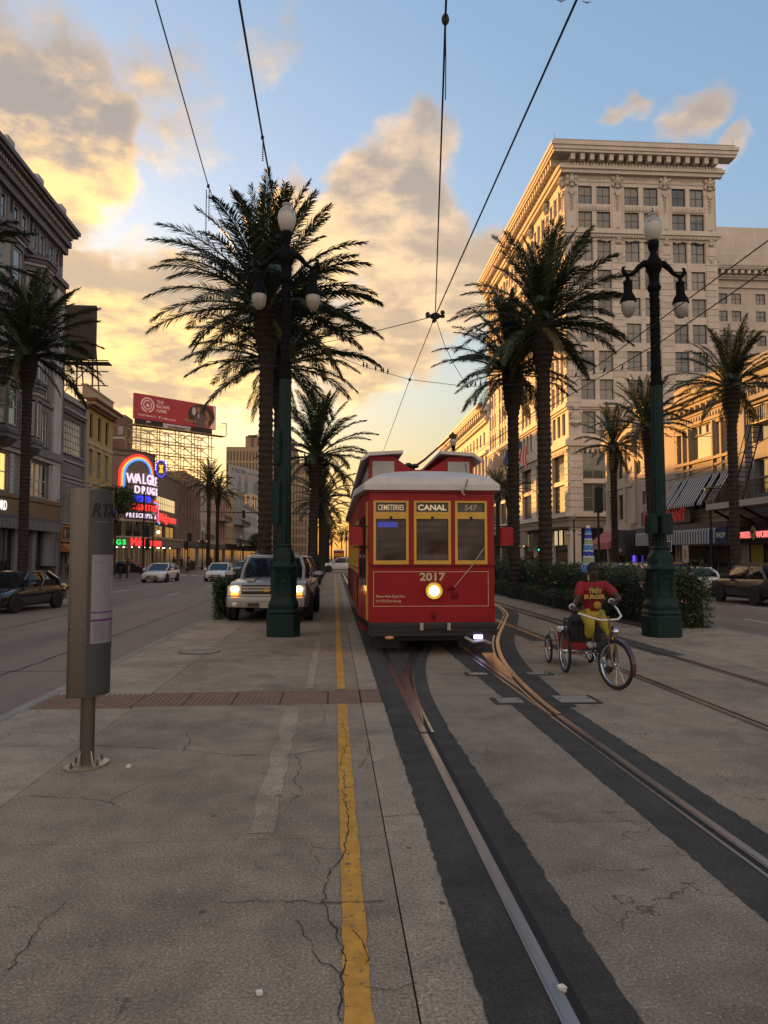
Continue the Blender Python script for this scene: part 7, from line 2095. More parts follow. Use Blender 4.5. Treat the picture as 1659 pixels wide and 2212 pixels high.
# ------------------------------------------------------------------ people
mat('skin_dark', (.040, .020, .013), .5)
mat('skin_brown', (.09, .045, .028), .5)
mat('eye_dark', (.05, .045, .04), .2)
mat('lip_brown', (.045, .018, .014), .5)
mat('hair_black', (.008, .007, .007), .8)
mat('cloth_red', (.20, .006, .014), .85, var=.2, vscale=6, bump=.15, bscale=14)
mat('cloth_yellow', (.30, .23, .018), .85, var=.2, vscale=6, bump=.15, bscale=14)
mat('cloth_white', (.55, .54, .54), .85, var=.1)
mat('cloth_black', (.012, .012, .015), .85)
mat('cloth_navy', (.02, .03, .06), .85)
mat('cloth_khaki', (.22, .18, .12), .85)
mat('shoe_white', (.30, .29, .28), .7)
mat('shoe_black', (.012, .012, .012), .6)
mat('print_gold', (.30, .20, .03), .6)
mat('gold', (.5, .33, .08), .3, .9)
def skin_obj(name, pts, edges, m, parent, root=0, sub=2):
    """grow a smooth surface over a stick figure: pts = {key: ((x, y, z), radius)}"""
    keys = list(pts)
    me = bpy.data.meshes.new(name)
    me.from_pydata([pts[k][0] for k in keys], [(keys.index(a), keys.index(b)) for a, b in edges], [])
    o = link(name, me, parent)
    md = o.modifiers.new('skin', 'SKIN')
    md.use_smooth_shade = True
    for i, k in enumerate(keys):
        r = pts[k][1]
        me.skin_vertices[0].data[i].radius = r if hasattr(r, '__len__') else (r, r)
    for i in range(len(keys)): me.skin_vertices[0].data[i].use_root = (i == root)
    sb = o.modifiers.new('sub', 'SUBSURF')
    sb.levels = sub
    sb.render_levels = sub
    me.materials.append(MATS[m])
    return o
STAND = {'pelvis': (0, 0, .95), 'spine': (0, .01, 1.12), 'chest': (0, .01, 1.32), 'neck': (0, 0, 1.47), 'head0': (0, -.01, 1.55), 'head1': (0, -.025, 1.63), 'head2': (0, -.01, 1.71),
         'shL': (-.19, .01, 1.41), 'elL': (-.25, .03, 1.13), 'wrL': (-.26, -.06, .88), 'haL': (-.26, -.09, .80), 'shR': (.19, .01, 1.41), 'elR': (.25, .03, 1.13), 'wrR': (.26, -.06, .88), 'haR': (.26, -.09, .80),
         'hiL': (-.09, 0, .90), 'knL': (-.10, -.02, .50), 'anL': (-.10, .02, .09), 'toL': (-.10, -.14, .04), 'hiR': (.09, 0, .90), 'knR': (.10, -.02, .50), 'anR': (.10, .02, .09), 'toR': (.10, -.14, .04)}
RAD = {'pelvis': (.14, .11), 'spine': (.13, .10), 'chest': (.15, .11), 'neck': .055, 'head0': .075, 'head1': (.082, .098), 'head2': .068, 'sh': .065, 'el': .042, 'wr': .030, 'ha': (.022, .040), 'hi': .088, 'kn': .058, 'an': .040, 'to': (.042, .03)}
def rad(k): return RAD.get(k, RAD.get(k[:2]))
def person(lab, loc, rz=0., J=None, skin='skin_brown', shirt='cloth_black', pants='cloth_navy', shoes='shoe_black', hair='hair_black', sleeve=.55, fingers=None, face=True, group=None, sub=1):
    P = dict(STAND)
    if J: P.update(J)
    t = thing('person', lab, 'person', loc, rz, group)
    E = [('pelvis', 'spine'), ('spine', 'chest'), ('chest', 'neck'), ('neck', 'head0'), ('head0', 'head1'), ('head1', 'head2')]
    for s in 'LR': E += [('chest', 'sh' + s), ('sh' + s, 'el' + s), ('el' + s, 'wr' + s), ('wr' + s, 'ha' + s), ('pelvis', 'hi' + s), ('hi' + s, 'kn' + s), ('kn' + s, 'an' + s), ('an' + s, 'to' + s)]
    pts = {k: (P[k], rad(k)) for k in P}
    for f in fingers or []:
        key, base, chain, rr = f
        prev = base
        for i, q in enumerate(chain):
            kk = '%s%d' % (key, i)
            pts[kk] = (q, rr * (1 - .12 * i))
            E.append((prev, kk))
            prev = kk
    bo = skin_obj('body', pts, E, skin, t, 0, max(sub, 1))
    V = lambda k: Vector(P[k])
    sp = {'a': (P['pelvis'], (.158, .128)), 'b': (P['spine'], (.155, .122)), 'c': (P['chest'], (.172, .13)), 'd': (tuple(V('chest').lerp(V('neck'), .80)), .078)}
    se = [('a', 'b'), ('b', 'c'), ('c', 'd')]
    for s in 'LR':
        sp['s' + s] = (P['sh' + s], .085)
        sp['e' + s] = (tuple(V('sh' + s).lerp(V('el' + s), sleeve)), .074)
        se += [('c', 's' + s), ('s' + s, 'e' + s)]
    skin_obj('shirt', sp, se, shirt, t, 0, max(sub, 1))
    pp = {'a': (tuple(V('pelvis') + Vector((0, 0, .03))), (.152, .122))}
    pe = []
    for s in 'LR':
        pp['h' + s] = (P['hi' + s], .106)
        pp['k' + s] = (P['kn' + s], .084)
        pp['n' + s] = (tuple(V('kn' + s).lerp(V('an' + s), .80)), .070)
        pe += [('a', 'h' + s), ('h' + s, 'k' + s), ('k' + s, 'n' + s)]
    skin_obj('trousers', pp, pe, pants, t, 0, max(sub, 1))
    for s in 'LR': skin_obj('shoe', {'a': (tuple(V('an' + s) + Vector((0, .02, -.03))), .048), 'b': (tuple(V('an' + s).lerp(V('to' + s), .5)), .050), 'c': (tuple(V('to' + s) + (V('to' + s) - V('an' + s)).normalized() * .04), (.046, .034))}, [('a', 'b'), ('b', 'c')], shoes, t)
    h = V('head1')
    hb = MB()
    c = h + Vector((0, .022, .055))
    hb.ball(tuple(c), (.098, .108, .098), 14, 10)
    hb.build('hair', hair, t, smooth=60)
    if face:
        for q in (-.034, .034):
            MB().ball((h.x + q, h.y - .086, h.z + .012), .012, 8, 6).build('eye', 'eye_dark', t)
            MB().ball((h.x + q * 2.5, h.y + .005, h.z), (.014, .026, .034), 8, 6).build('ear', skin, t)
        MB().ball((h.x, h.y - .104, h.z - .018), (.016, .022, .024), 8, 6).build('nose', skin, t)
        MB().ball((h.x, h.y - .088, h.z - .056), (.028, .012, .010), 8, 5).build('mouth', 'lip_brown', t)
    return t

# ------------------------------------------------------------------ tricycle with trailer
mat('bike_maroon', (.055, .010, .016), .4, coat=.4)
mat('cooler_red', (.25, .018, .018), .5, var=.12)
mat('cooler_white', (.55, .55, .55), .5)
mat('bike_chrome', (.62, .62, .62), .15, 1.0)
mat('mesh_black', (.012, .012, .014), .7)
TRX, TRY, TRZ = 3.90, 10.12, 0
TROT = R(-4)
tk = thing('tricycle', 'adult tricycle with white handlebar towing a small trailer, ridden beside the tracks', 'tricycle', (TRX, TRY, 0), TROT)
def bike_wheel(par, loc, r, rot=(0, 0, 0), tw=.024, spokes=20, fender=None):
    w = link('wheel', None, par, loc, rot)
    MB().torus((0, 0, 0), r - tw, tw, 36, 8).build('tyre', 'tyre', w, smooth=60)
    MB().torus((0, 0, 0), r - tw * 2.3, .011, 36, 6, sq=1.4).build('rim', 'bike_chrome', w, smooth=60)
    b = MB()
    for i in range(spokes):
        a = 2 * math.pi * i / spokes
        a2 = a + (.35 if i % 2 else -.35)
        b.tube([(.03 * (1 if i % 2 else -1), .025 * math.cos(a2), .025 * math.sin(a2)), (0, (r - tw * 2.3) * math.cos(a), (r - tw * 2.3) * math.sin(a))], .0018, 3, False)
    b.build('spokes', 'bike_chrome', w, kind='stuff')
    MB().lathe([(.022, -.04), (.030, -.03), (.018, 0), (.030, .03), (.022, .04)], 10, M=Matrix.Rotation(R(90), 4, 'Y')).build('hub', 'bike_chrome', w)
    return w
RW = .345
WB = 1.50
STEER = R(26)
bike_wheel(tk, (0, 0, RW), RW, (0, 0, STEER))
bike_wheel(tk, (-.34, WB, RW), RW)
bike_wheel(tk, (.34, WB, RW), RW)
MB().tube([(0, .12, .86), (0, .28, .62), (0, .62, .38), (0, .95, .34), (0, 1.30, .48)], .024, 8).tube([(0, .14, .78), (0, .40, .50), (0, .80, .42), (0, 1.30, .48)], .020, 8).tube([(0, 1.12, .42), (0, 1.16, .80)], .018, 8).tube([(0, 1.30, .48), (0, WB, RW)], .02, 8).build('frame', 'bike_maroon', tk, smooth=60)
MB().tube([(-.34, WB, RW), (.34, WB, RW)], .018, 8).build('axle', 'bike_chrome', tk)
S_ = Matrix.Translation((0, .02, 0)) @ Matrix.Rotation(STEER, 4, 'Z')
fk = MB()
for q in (-.055, .055): fk.tube([S_ @ Vector((q, -.0, RW)), S_ @ Vector((q, .03, .55)), S_ @ Vector((q, .06, .72)), S_ @ Vector((0, .07, .76))], .014, 6)
fk.tube([S_ @ Vector((0, .07, .74)), S_ @ Vector((0, .12, 1.0))], .020, 8)
fk.build('fork', 'bike_maroon', tk, smooth=60)
MB().tube([S_ @ Vector(p) for p in ((-.36, .42, 1.04), (-.34, .30, 1.03), (-.28, .16, .99), (-.16, .10, .955), (0, .11, .95), (.16, .10, .955), (.28, .16, .99), (.34, .30, 1.08), (.36, .40, 1.13))], .014, 8).build('handlebar', 'cooler_white', tk, smooth=60)
for sx in (-1, 1): MB().tube([S_ @ Vector((sx * .345, .34, 1.03 if sx < 0 else 1.09)), S_ @ Vector((sx * .365, .46, 1.05 if sx < 0 else 1.15))], .019, 8).build('grip', 'mesh_black', tk)
fd = MB()
for i in range(10):
    a0_, a1_ = R(200 - i * 14), R(200 - (i + 1) * 14)
    f = lambda a, q: S_ @ Vector((q, (RW + .02) * math.cos(a) * 1.0, RW + (RW + .02) * math.sin(a)))
    fd.quad(f(a0_, -.035), f(a0_, .035), f(a1_, .035), f(a1_, -.035))
fd.build('fender', 'bike_maroon', tk)
MB().ball((S_ @ Vector((0, -.02, .80)))[:], (.05, .06, .05), 10, 7).build('lamp', 'bike_chrome', tk, smooth=60)
MB().bbox(-.13, .13, 1.02, 1.30, .80, .90, .04).build('saddle', 'mesh_black', tk)
pd = MB().lathe([(.09, -.02), (.09, .02)], 16, (0, 0, 0), M=Matrix.Translation((.03, .80, .32)) @ Matrix.Rotation(R(90), 4, 'Y')).tube([(.05, .80, .32), (.07, .72, .20)], .012, 6).tube([(-.05, .80, .32), (-.07, .88, .44)], .012, 6).build('crank', 'bike_chrome', tk)
MB().bbox(.07, .17, .67, .77, .185, .21, .008).bbox(-.17, -.07, .83, .93, .43, .455, .008).build('pedals', 'mesh_black', tk)
# wire basket with bags
bk_ = MB()
for z in (.52, .60, .68, .76, .84): bk_.tube([(-.28, 1.28, z), (.28, 1.28, z), (.30, 1.74, z), (-.30, 1.74, z), (-.28, 1.28, z)], .006, 5)
for k in range(8):
    for yy in (1.28, 1.74): bk_.tube([(-.28 + k * .08, yy, .50), (-.28 + k * .08, yy, .85)], .005, 4)
    bk_.tube([(-.29, 1.28 + k * .0657, .50), (-.29, 1.28 + k * .0657, .85)], .005, 4)
bk_.build('basket', 'dark_steel', tk)
mat('bag_dark', (.010, .011, .018), .8, var=.3, bump=.3, bscale=10)
bg_ = tag(MB().bbox(-.27, .25, 1.30, 1.72, .50, .80, .08).ball((-.05, 1.5, .82), (.24, .2, .14), 12, 8).build('bag', 'bag_dark', None, (TRX, TRY, 0), (0, 0, TROT), smooth=50), 'dark stuffed bag in the wire basket behind the tricycle rider', 'bag')
# motor pack in the frame
MB().bbox(-.07, .07, .46, .72, .42, .62, .03).lathe([(.05, .62), (.05, .70), (.03, .72)], 10, (0, .55, 0)).build('motor', 'dark_steel', tk, smooth=40)
# trailer
tl = thing('bicycle_trailer', 'small two wheeled tube trailer behind the tricycle', 'trailer', (TRX, TRY, 0), TROT)
TW, TY = .245, WB + 1.10
bike_wheel(tl, (-.36, TY, TW), TW, spokes=14, tw=.022)
bike_wheel(tl, (.36, TY, TW), TW, spokes=14, tw=.022)
f = MB().tube([(0, WB, .32), (0, WB + .3, .26), (-.25, WB + .55, .24), (-.25, TY + .45, .24), (.25, TY + .45, .24), (.25, WB + .55, .24), (0, WB + .3, .26)], .015, 6).tube([(-.36, TY, TW), (.36, TY, TW)], .014, 6)
for q in (-.30, .30): f.tube([(q, TY - .5, .24), (q, TY - .5, .34), (q, TY - .1, .56), (q, TY + .12, .56), (q, TY + .3, .30)], .012, 6)
f.tube([(-.44, TY - .35, .30), (-.44, TY + .35, .24)], .010, 6)
f.build('frame', 'bike_chrome', tl, smooth=50)
MB().box(-.24, .24, WB + .56, TY + .44, .245, .262).build('deck', 'mesh_black', tl)
cl_ = thing('cooler', 'red cooler box with white lid riding on the trailer', 'cooler', (TRX, TRY, 0), TROT)
MB().rings([[(x * k, WB + .80 + y * k, z) for x, y in ((-.22, -.24), (.22, -.24), (.22, .24), (-.22, .24))] for k, z in ((.94, .265), (1.0, .56))]).build('box', 'cooler_red', cl_)
MB().bbox(-.23, .23, WB + .55, WB + 1.05, .56, .64, .025).build('lid', 'cooler_white', cl_)
MB().tube([(-.235, WB + .65, .45), (-.26, WB + .68, .40), (-.26, WB + .92, .40), (-.235, WB + .95, .45)], .012, 6).build('handle', 'cooler_white', cl_)
# rider
def tw(x, y, z): return (x, y, z)
def hand(s, base, grip_dir, key):
    """four fingers wrapped round the grip and a thumb"""
    b = Vector(base)
    out = []
    for i in range(4):
        o = b + Vector(grip_dir) * (.024 * (i - 1.5))
        out.append(('%sf%d' % (key, i), 'ha' + s, [tuple(o + Vector((0, -.042, .004))), tuple(o + Vector((0, -.058, -.026))), tuple(o + Vector((0, -.036, -.044 + .004 * i)))], .0095 if i < 3 else .008))
    out.append((key + 't', 'ha' + s, [tuple(b + Vector(grip_dir) * -.045 + Vector((0, .0, .0))), tuple(b + Vector(grip_dir) * -.05 + Vector((0, -.03, -.022)))], .010))
    return out
gl = S_ @ Vector((-.355, .39, 1.06))
gr_ = S_ @ Vector((.357, .39, 1.13))
JR = {'pelvis': (0, 1.14, .96), 'spine': (0, 1.13, 1.14), 'chest': (.0, 1.09, 1.32), 'neck': (0, 1.05, 1.455), 'head0': (0, 1.03, 1.525), 'head1': (0, 1.005, 1.605), 'head2': (0, 1.01, 1.685),
      'shL': (-.19, 1.07, 1.39), 'elL': (-.29, .90, 1.17), 'wrL': (gl.x - .02, gl.y + .11, 1.12), 'haL': (gl.x, gl.y + .02, gl.z + .035), 'shR': (.19, 1.06, 1.39), 'elR': (.33, .80, 1.21), 'wrR': (gr_.x, gr_.y + .11, 1.18), 'haR': (gr_.x, gr_.y + .02, gr_.z + .035),
      'hiL': (-.09, 1.12, .93), 'knL': (-.15, .72, .86), 'anL': (-.12, .90, .55), 'toL': (-.12, .78, .50), 'hiR': (.09, 1.12, .93), 'knR': (.15, .66, .72), 'anR': (.12, .76, .30), 'toR': (.12, .62, .255)}
rd = person('rider in red printed shirt and yellow trousers gripping the tricycle handlebar', (TRX, TRY, 0), TROT, JR, 'skin_dark', 'cloth_red', 'cloth_yellow', 'shoe_white', sleeve=.75,
            fingers=hand('L', JR['haL'], (1, 0, 0), 'l') + hand('R', JR['haR'], (1, 0, 0), 'r'), sub=2)
# shirt print, necklace, wrist bands
text('TREY', .085, 'print_gold', rd, (.0, .945, 1.285), (R(82), 0, 0), .004, 'shirt_print', bold=.005)
text('BURGER', .085, 'print_gold', rd, (-.01, .955, 1.20), (R(84), 0, 0), .004, 'shirt_print', bold=.005)
MB().ball((.04, .985, 1.10), (.06, .02, .06), 10, 6).build('shirt_picture', 'print_gold', rd)
MB().tube([(.085 * math.cos(t), 1.05 - .09 * math.sin(t), 1.44 - .10 * math.sin(t)) for t in [math.pi * i / 12 for i in range(13)]], .004, 5).build('necklace', 'gold', rd)
for s in 'LR':
    w_ = Vector(JR['wr' + s])
    MB().torus((0, 0, 0), .036, .010, 14, 6, Matrix.Translation(w_) @ Matrix.Rotation(R(90), 4, 'Z') @ Matrix.Rotation(R(20), 4, 'X')).build('wrist_band', 'cooler_white', rd)
# folded beach umbrella behind the rider
mat('umb_blue', (.012, .03, .30), .8)
mat('umb_sky', (.05, .17, .42), .8)
mat('umb_green', (.20, .28, .16), .8)
mat('umb_white', (.48, .50, .52), .8)
ub = thing('folded_umbrella', 'closed striped blue and green beach umbrella standing behind the rider', 'umbrella', (TRX + .11, TRY + 1.34, 0), R(4))
bands = [('umb_sky', 1.60, 1.72), ('umb_white', 1.72, 1.735), ('umb_green', 1.735, 1.83), ('umb_white', 1.83, 1.85), ('umb_blue', 1.85, 1.92), ('umb_white', 1.92, 1.94), ('umb_sky', 1.94, 2.02), ('umb_white', 2.02, 2.035), ('umb_green', 2.035, 2.11), ('umb_white', 2.11, 2.125), ('umb_blue', 2.125, 2.19), ('umb_white', 2.19, 2.205), ('umb_sky', 2.205, 2.25), ('umb_blue', 2.25, 2.285)]
def ur(z, i):
    t = (z - 1.6) / .69
    r = .098 - .055 * t ** .9
    return r * (1 + (.14 if i % 2 else -.10) * (1 - t * .5)) 
for m, z0, z1 in bands:
    rs = [[(ur(z, i) * math.cos(2 * math.pi * i / 16), ur(z, i) * math.sin(2 * math.pi * i / 16), z + .012 * math.sin(i * 2.4)) for i in range(16)] for z in (z0, (z0 + z1) / 2, z1)]
    MB().rings(rs).build('canopy_band', m, ub)
MB().tube([(0, 0, .55), (0, 0, 1.62)], .016, 8).build('pole', 'cooler_white', ub)
MB().lathe([(.03, 2.28), (.032, 2.30), (.02, 2.33), (.005, 2.335)], 10).build('tip', 'umb_white', ub)

# ------------------------------------------------------------------ walkers
WALK = {'knL': (-.10, -.16, .52), 'anL': (-.10, -.10, .10), 'toL': (-.10, -.26, .06), 'knR': (.10, .05, .50), 'anR': (.10, .26, .13), 'toR': (.10, .14, .05), 'elL': (-.25, .12, 1.14), 'wrL': (-.24, .06, .90), 'haL': (-.24, .03, .82), 'elR': (.25, -.04, 1.14), 'wrR': (.24, -.18, .93), 'haR': (.24, -.22, .86)}
PH = [('walker in a white shirt carrying a red bag at the left border', (-19.0, 40.6, 0), 180, WALK, 'skin_dark', 'cloth_white', 'cloth_navy'),
      ('walker in pale trousers in front of the drugstore doors', (-21.6, 79.5, -.146), 90, WALK, 'skin_brown', 'cloth_black', 'cloth_khaki'),
      ('leftmost of three people waiting at the corner past the drugstore', (-19.6, 92.6, 0), 200, None, 'skin_brown', 'cloth_black', 'cloth_black'),
      ('middle of three people waiting at the corner past the drugstore', (-19.0, 94.0, 0), 170, WALK, 'skin_brown', 'cloth_navy', 'cloth_black'),
      ('rightmost of three people waiting at the corner, in shorts coloured trousers', (-18.2, 94.4, 0), 20, None, 'skin_brown', 'cloth_khaki', 'cloth_navy'),
      ('far walker in a red top near the two far palms', (-19.2, 117, 0), 0, WALK, 'skin_brown', 'cloth_red', 'cloth_navy'),
      ('dark clad pedestrian under the blue shop light on the right pavement', (22.5, 44, 0), 90, WALK, 'skin_brown', 'cloth_black', 'cloth_black'),
      ('pedestrian below the street lamp by the hotel corner', (21.5, 77.5, 0), 90, WALK, 'skin_brown', 'cloth_navy', 'cloth_black')]
for lab, loc, rz, J, sk, sh, pa_ in PH: person(lab, loc, R(rz), J, sk, sh, pa_, group='pedestrians')
sbg = MB().bbox(-.16, .16, -.09, .09, 0, .40, .05).tube([(-.1, 0, .38), (-.08, 0, .55), (.08, 0, .55), (.1, 0, .38)], .012, 6).build('bag', 'cooler_red', None, (-18.72, 40.55, 1.02), smooth=45)
tag(sbg, 'red backpack worn by the walker at the left border', 'bag')

# ------------------------------------------------------------------ stop pylon
mat('pylon_metal', (.115, .102, .092), .38, .75, var=.10, vscale=3, stretch=(1, 1, .1))
mat('pylon_face', (.062, .061, .061), .45, .4, var=.1)
mat('pylon_print', (.004, .004, .005), .6)
mat('map_paper', (.22, .205, .225), .35, var=.12, vscale=4, coat=.5)
mat('map_line', (.11, .10, .12), .5)
mat('map_purple', (.10, .02, .14), .5)
mat('plate_metal', (.42, .38, .33), .35, .8, var=.15, vscale=5)
py = thing('transit_stop_pylon', 'tall grey metal transit stop pylon with timetable case in the left foreground', 'sign', (-2.17, 6.80, 0), R(50))
# almond shaped cross section, a little narrower at the top
SEC = [(.205 * math.cos(a) , .115 * math.sin(a) * (1 - .18 * math.cos(a) ** 2)) for a in [2 * math.pi * i / 28 for i in range(28)]]
MB().rings([[(x * k, y * k, z) for x, y in SEC] for k, z in ((1.0, .62), (1.0, 2.43), (.985, 2.445))]).build('casing', 'pylon_metal', py, smooth=50)
def shell(a0, a1, z0, z1, k, m, name, par=py, n=12):
    pts = [(.205 * math.cos(a), .115 * math.sin(a) * (1 - .18 * math.cos(a) ** 2)) for a in [a0 + (a1 - a0) * i / n for i in range(n + 1)]]
    b = MB()
    b.rings([[(x * k, y * k, z0) for x, y in pts] + [(x * (k - .03), y * (k - .03), z0) for x, y in pts[::-1]], [(x * k, y * k, z1) for x, y in pts] + [(x * (k - .03), y * (k - .03), z1) for x, y in pts[::-1]]])
    return b.build(name, m, par, smooth=40)
F0, F1 = R(-118), R(-8)
shell(F0, F1, .63, 2.435, 1.012, 'pylon_face', 'front_panel')
cs = shell(R(-114), R(-10), 1.02, 1.92, 1.028, 'pylon_face', 'timetable_case')
pg_ = shell(R(-108), R(-16), 1.08, 1.86, 1.040, 'map_paper', 'timetable', cs)
for z0, z1 in ((1.345, 1.358), (1.272, 1.292)): shell(R(-108), R(-16), z0, z1, 1.044, 'map_purple', 'timetable_band', pg_)
rl = random.Random(4)
for k in range(26):
    z = 1.10 + k * .0063 if k < 26 else 0
    shell(R(-104 + 4 * rl.random()), R(-62 + rl.uniform(-8, 2)), z, z + .0022, 1.043, 'map_line', 'timetable_row', pg_, 5)
    shell(R(-56), R(-24 - 8 * rl.random()), z, z + .0022, 1.043, 'map_line', 'timetable_row', pg_, 5)
for k in range(9):
    a = R(-100 + rl.uniform(0, 60))
    z = 1.45 + rl.random() * .32
    shell(a, a + R(rl.uniform(4, 18)), z, z + .003, 1.043, 'map_line', 'map_mark', pg_, 4)
for z in (1.80, 1.785): shell(R(-106), R(-70), z, z + .004, 1.043, 'map_line', 'map_mark', pg_, 5)
# raised letters bent to the face
for i, ch in enumerate('RTA'):
    a = R(-100 + i * 25)
    p = Vector((.205 * math.cos(a), .115 * math.sin(a) * (1 - .18 * math.cos(a) ** 2), 0)) * 1.018
    tx = Vector((-.205 * math.sin(a), .100 * math.cos(a), 0)).normalized()
    text(ch, .165, 'pylon_print', py, (p.x, p.y, 2.20), (R(90), 0, math.atan2(tx.y, tx.x)), .002, 'lettering', 'CENTER', .006, .82, .22)
shell(R(-104), R(-58), 2.150, 2.158, 1.015, 'map_line', 'small_print')
for z in (2.36, 2.10): MB().ball((.205 * math.cos(R(-126)) * 1.01, .115 * math.sin(R(-126)) * .93, z), .006, 8, 5).build('screw', 'plate_metal', py)
for a in (R(195), R(228)):
    for z in (1.24, 1.12): MB().ball((.205 * math.cos(a), .115 * math.sin(a) * .95, z), .005, 8, 5).build('screw', 'plate_metal', py)
MB().lathe([(.062, .02), (.062, .63)], 20).build('post', 'pylon_metal', py, smooth=50)
MB().rings([[(x * 1.02, y * 1.32, z) for x, y in SEC] for z in (.004, .022)]).build('base_plate', 'plate_metal', py)
for a in range(4):
    M = Matrix.Rotation(a * math.pi / 2, 4, 'Z')
    rx = .17 if a % 2 == 0 else .11
    MB().prism([(.05, .02), (rx, .022), (.09, .05), (.058, .15), (.05, .15)], -.006, .006, M @ Matrix.Rotation(R(90), 4, 'X')).build('gusset', 'plate_metal', py)
for x, y in ((.16, .02), (-.16, -.02), (.03, -.115), (-.03, .115)): MB().lathe([(.015, .022), (.015, .036), (.008, .038), (.008, .062), (.004, .064)], 6, (x, y, 0)).build('anchor_bolt', 'rust_steel', py)

# ------------------------------------------------------------------ overhead wires
mat('wire_black', (.006, .006, .008), .6)
def wire(lab, pts, r=.011, sag=0., knots=(), name='overhead_wire'):
    t = thing(name, lab, 'wire')
    P = []
    pts = [Vector(p) for p in pts]
    for a, b in zip(pts[:-1], pts[1:]):
        n = 10 if sag else 4
        for i in range(n):
            u = i / n
            q = a.lerp(b, u)
            P.append(q + Vector((0, 0, -sag * 4 * u * (1 - u))))
    P.append(pts[-1])
    MB().tube(P, r * .75, 5).build('cable', 'wire_black', t)
    for k in knots: MB().ball(tuple(k), (.03, .03, .045), 8, 6).build('clamp', 'wire_black', t)
    return t
ND = at(940, 683, Y=12.2)
w1a = at(1250, -10, Y=5.05)
wire('contact wire running from the top edge down to the wire junction', [w1a + (w1a - ND) * 3.5, w1a, ND], .013)
wire('contact wire from the junction back over the streetcar', [ND, at(885, 820, Y=17.2), at(828, 975, Y=28), (1.9, 60, 5.75), (1.8, 160, 5.9)], .010)
k2 = at(962, 42, Y=5.2)
wire('steeper contact wire falling from the top edge to the junction', [k2 + (k2 - ND) * 3.5, k2, ND], .012, knots=[k2])
wire('thin loose wire end hanging beside the steep contact wire', [k2, at(963, 130, Y=5.4), at(962, 215, Y=5.7)], .006)
jn = thing('wire_junction', 'black wire switch fitting where the overhead wires meet', 'fitting', tuple(ND))
MB().ball((0, 0, 0), (.09, .13, .05), 10, 6).box(-.16, .16, -.03, .03, -.02, .02).box(-.03, .03, -.2, .2, -.05, -.02).ball((-.12, .05, .05), .04, 6, 5).ball((.12, -.05, .05), .04, 6, 5).build('frog', 'wire_black', jn)
LP, RP = Vector((-1.17, 17.4, 0)), Vector((7.42, 16.7, 0))
sp0, sp1, sp2 = at(640, 752, Y=17.3), at(765, 727, Y=15.2), ND
wire('span wire from the left lamp post to the junction', [sp0, sp1, sp2], .010)
s0, s1, s2, s3, s4 = at(640, 735, Y=17.4), at(780, 790, Y=17.3), at(885, 820, Y=17.2), at(1010, 835, Y=17.1), at(1428, 785, Y=16.7)
wire('span wire with perched birds between the two near lamp posts', [s0, s1, s2, s3, at(1150, 828, Y=17.0), s4], .009, knots=[s3, s2])
wire('pull off wire curving down right of the junction', [ND, at(960, 745, Y=13.5), at(985, 795, Y=15), s3], .008)
c2 = [(5.36, -22.0, 5.78), (5.36, 2.0, 5.78), (5.36, 20, 5.72), (5.36, 60, 5.8), (5.4, 150, 5.9)]
wire('contact wire of the empty right track', c2, .012)
wire('second contact wire of the empty right track just below the first', [(5.62, -22.0, 5.68), (5.62, 2.0, 5.68), (5.55, 12, 5.50), (5.0, 24, 5.55), (3.6, 34, 5.7), (2.0, 60, 5.8)], .012)
wire('slack wire rising from behind the right lamp post to the right border', [at(1240, 1000, Y=34), at(1432, 1040, Y=16.8) * 1.0, at(1659, 945, Y=12)], .010, sag=.12)
wire('cable climbing from behind the palms to the right lamp post', [at(1210, 1060, Y=40), at(1290, 990, Y=30), at(1428, 890, Y=16.8)], .008, sag=.1)
wire('level cable across the right lamp post', [at(1340, 942, Y=24), at(1545, 943, Y=24)], .012)
wire('guy cable behind the left lamp post', [at(560, 790, Y=22), at(660, 791, Y=22)], .010)
f1 = at(450, 402, Y=14.2)
wire('feeder cable from the top edge to the left palm crown', [f1 + (at(330, -20, Y=8.5) - f1) * 6, at(330, -20, Y=8.5), f1, at(482, 480, Y=16.5), at(560, 640, Y=17.4)], .013, knots=[f1])
f2 = at(567, 297, Y=12.6)
wire('thick twisted feeder cable falling to the left lamp post', [at(540, 140, Y=10.2) + (at(513, -20, Y=8.6) - at(540, 140, Y=10.2)) * 20, at(513, -20, Y=8.6), at(540, 140, Y=10.2), f2, at(582, 380, Y=14), at(612, 560, Y=17.2)], .022, knots=[f2])
for k, (px, py, Y, ln) in enumerate(((446, 408, 14.2, .95), (452, 408, 14.2, .65), (568, 305, 12.6, .38))):
    b0 = at(px, py, Y=Y)
    t = thing('bead_chain', ['longer insulator bead string hanging at the feeder cable clamp', 'shorter insulator bead string at the feeder cable clamp', 'insulator bead string below the thick feeder clamp'][k], 'insulator', tuple(b0))
    for i in range(int(ln / .035)): MB().ball((0, 0, -.03 - i * .035), .014, 6, 5).build('bead', 'wire_black', t)
for k, Y in enumerate((47.5, 77, 108)):
    wire(['span wire across the street at the second lamp posts', 'span wire across the street at the third lamp posts', 'farthest span wire across the street'][k], [(-1.2, Y, 6.8), (1.8, Y, 5.95), (5.4, Y, 5.95), (7.5, Y, 6.8)], .016)
mat('bird_black', (.012, .011, .012), .8)
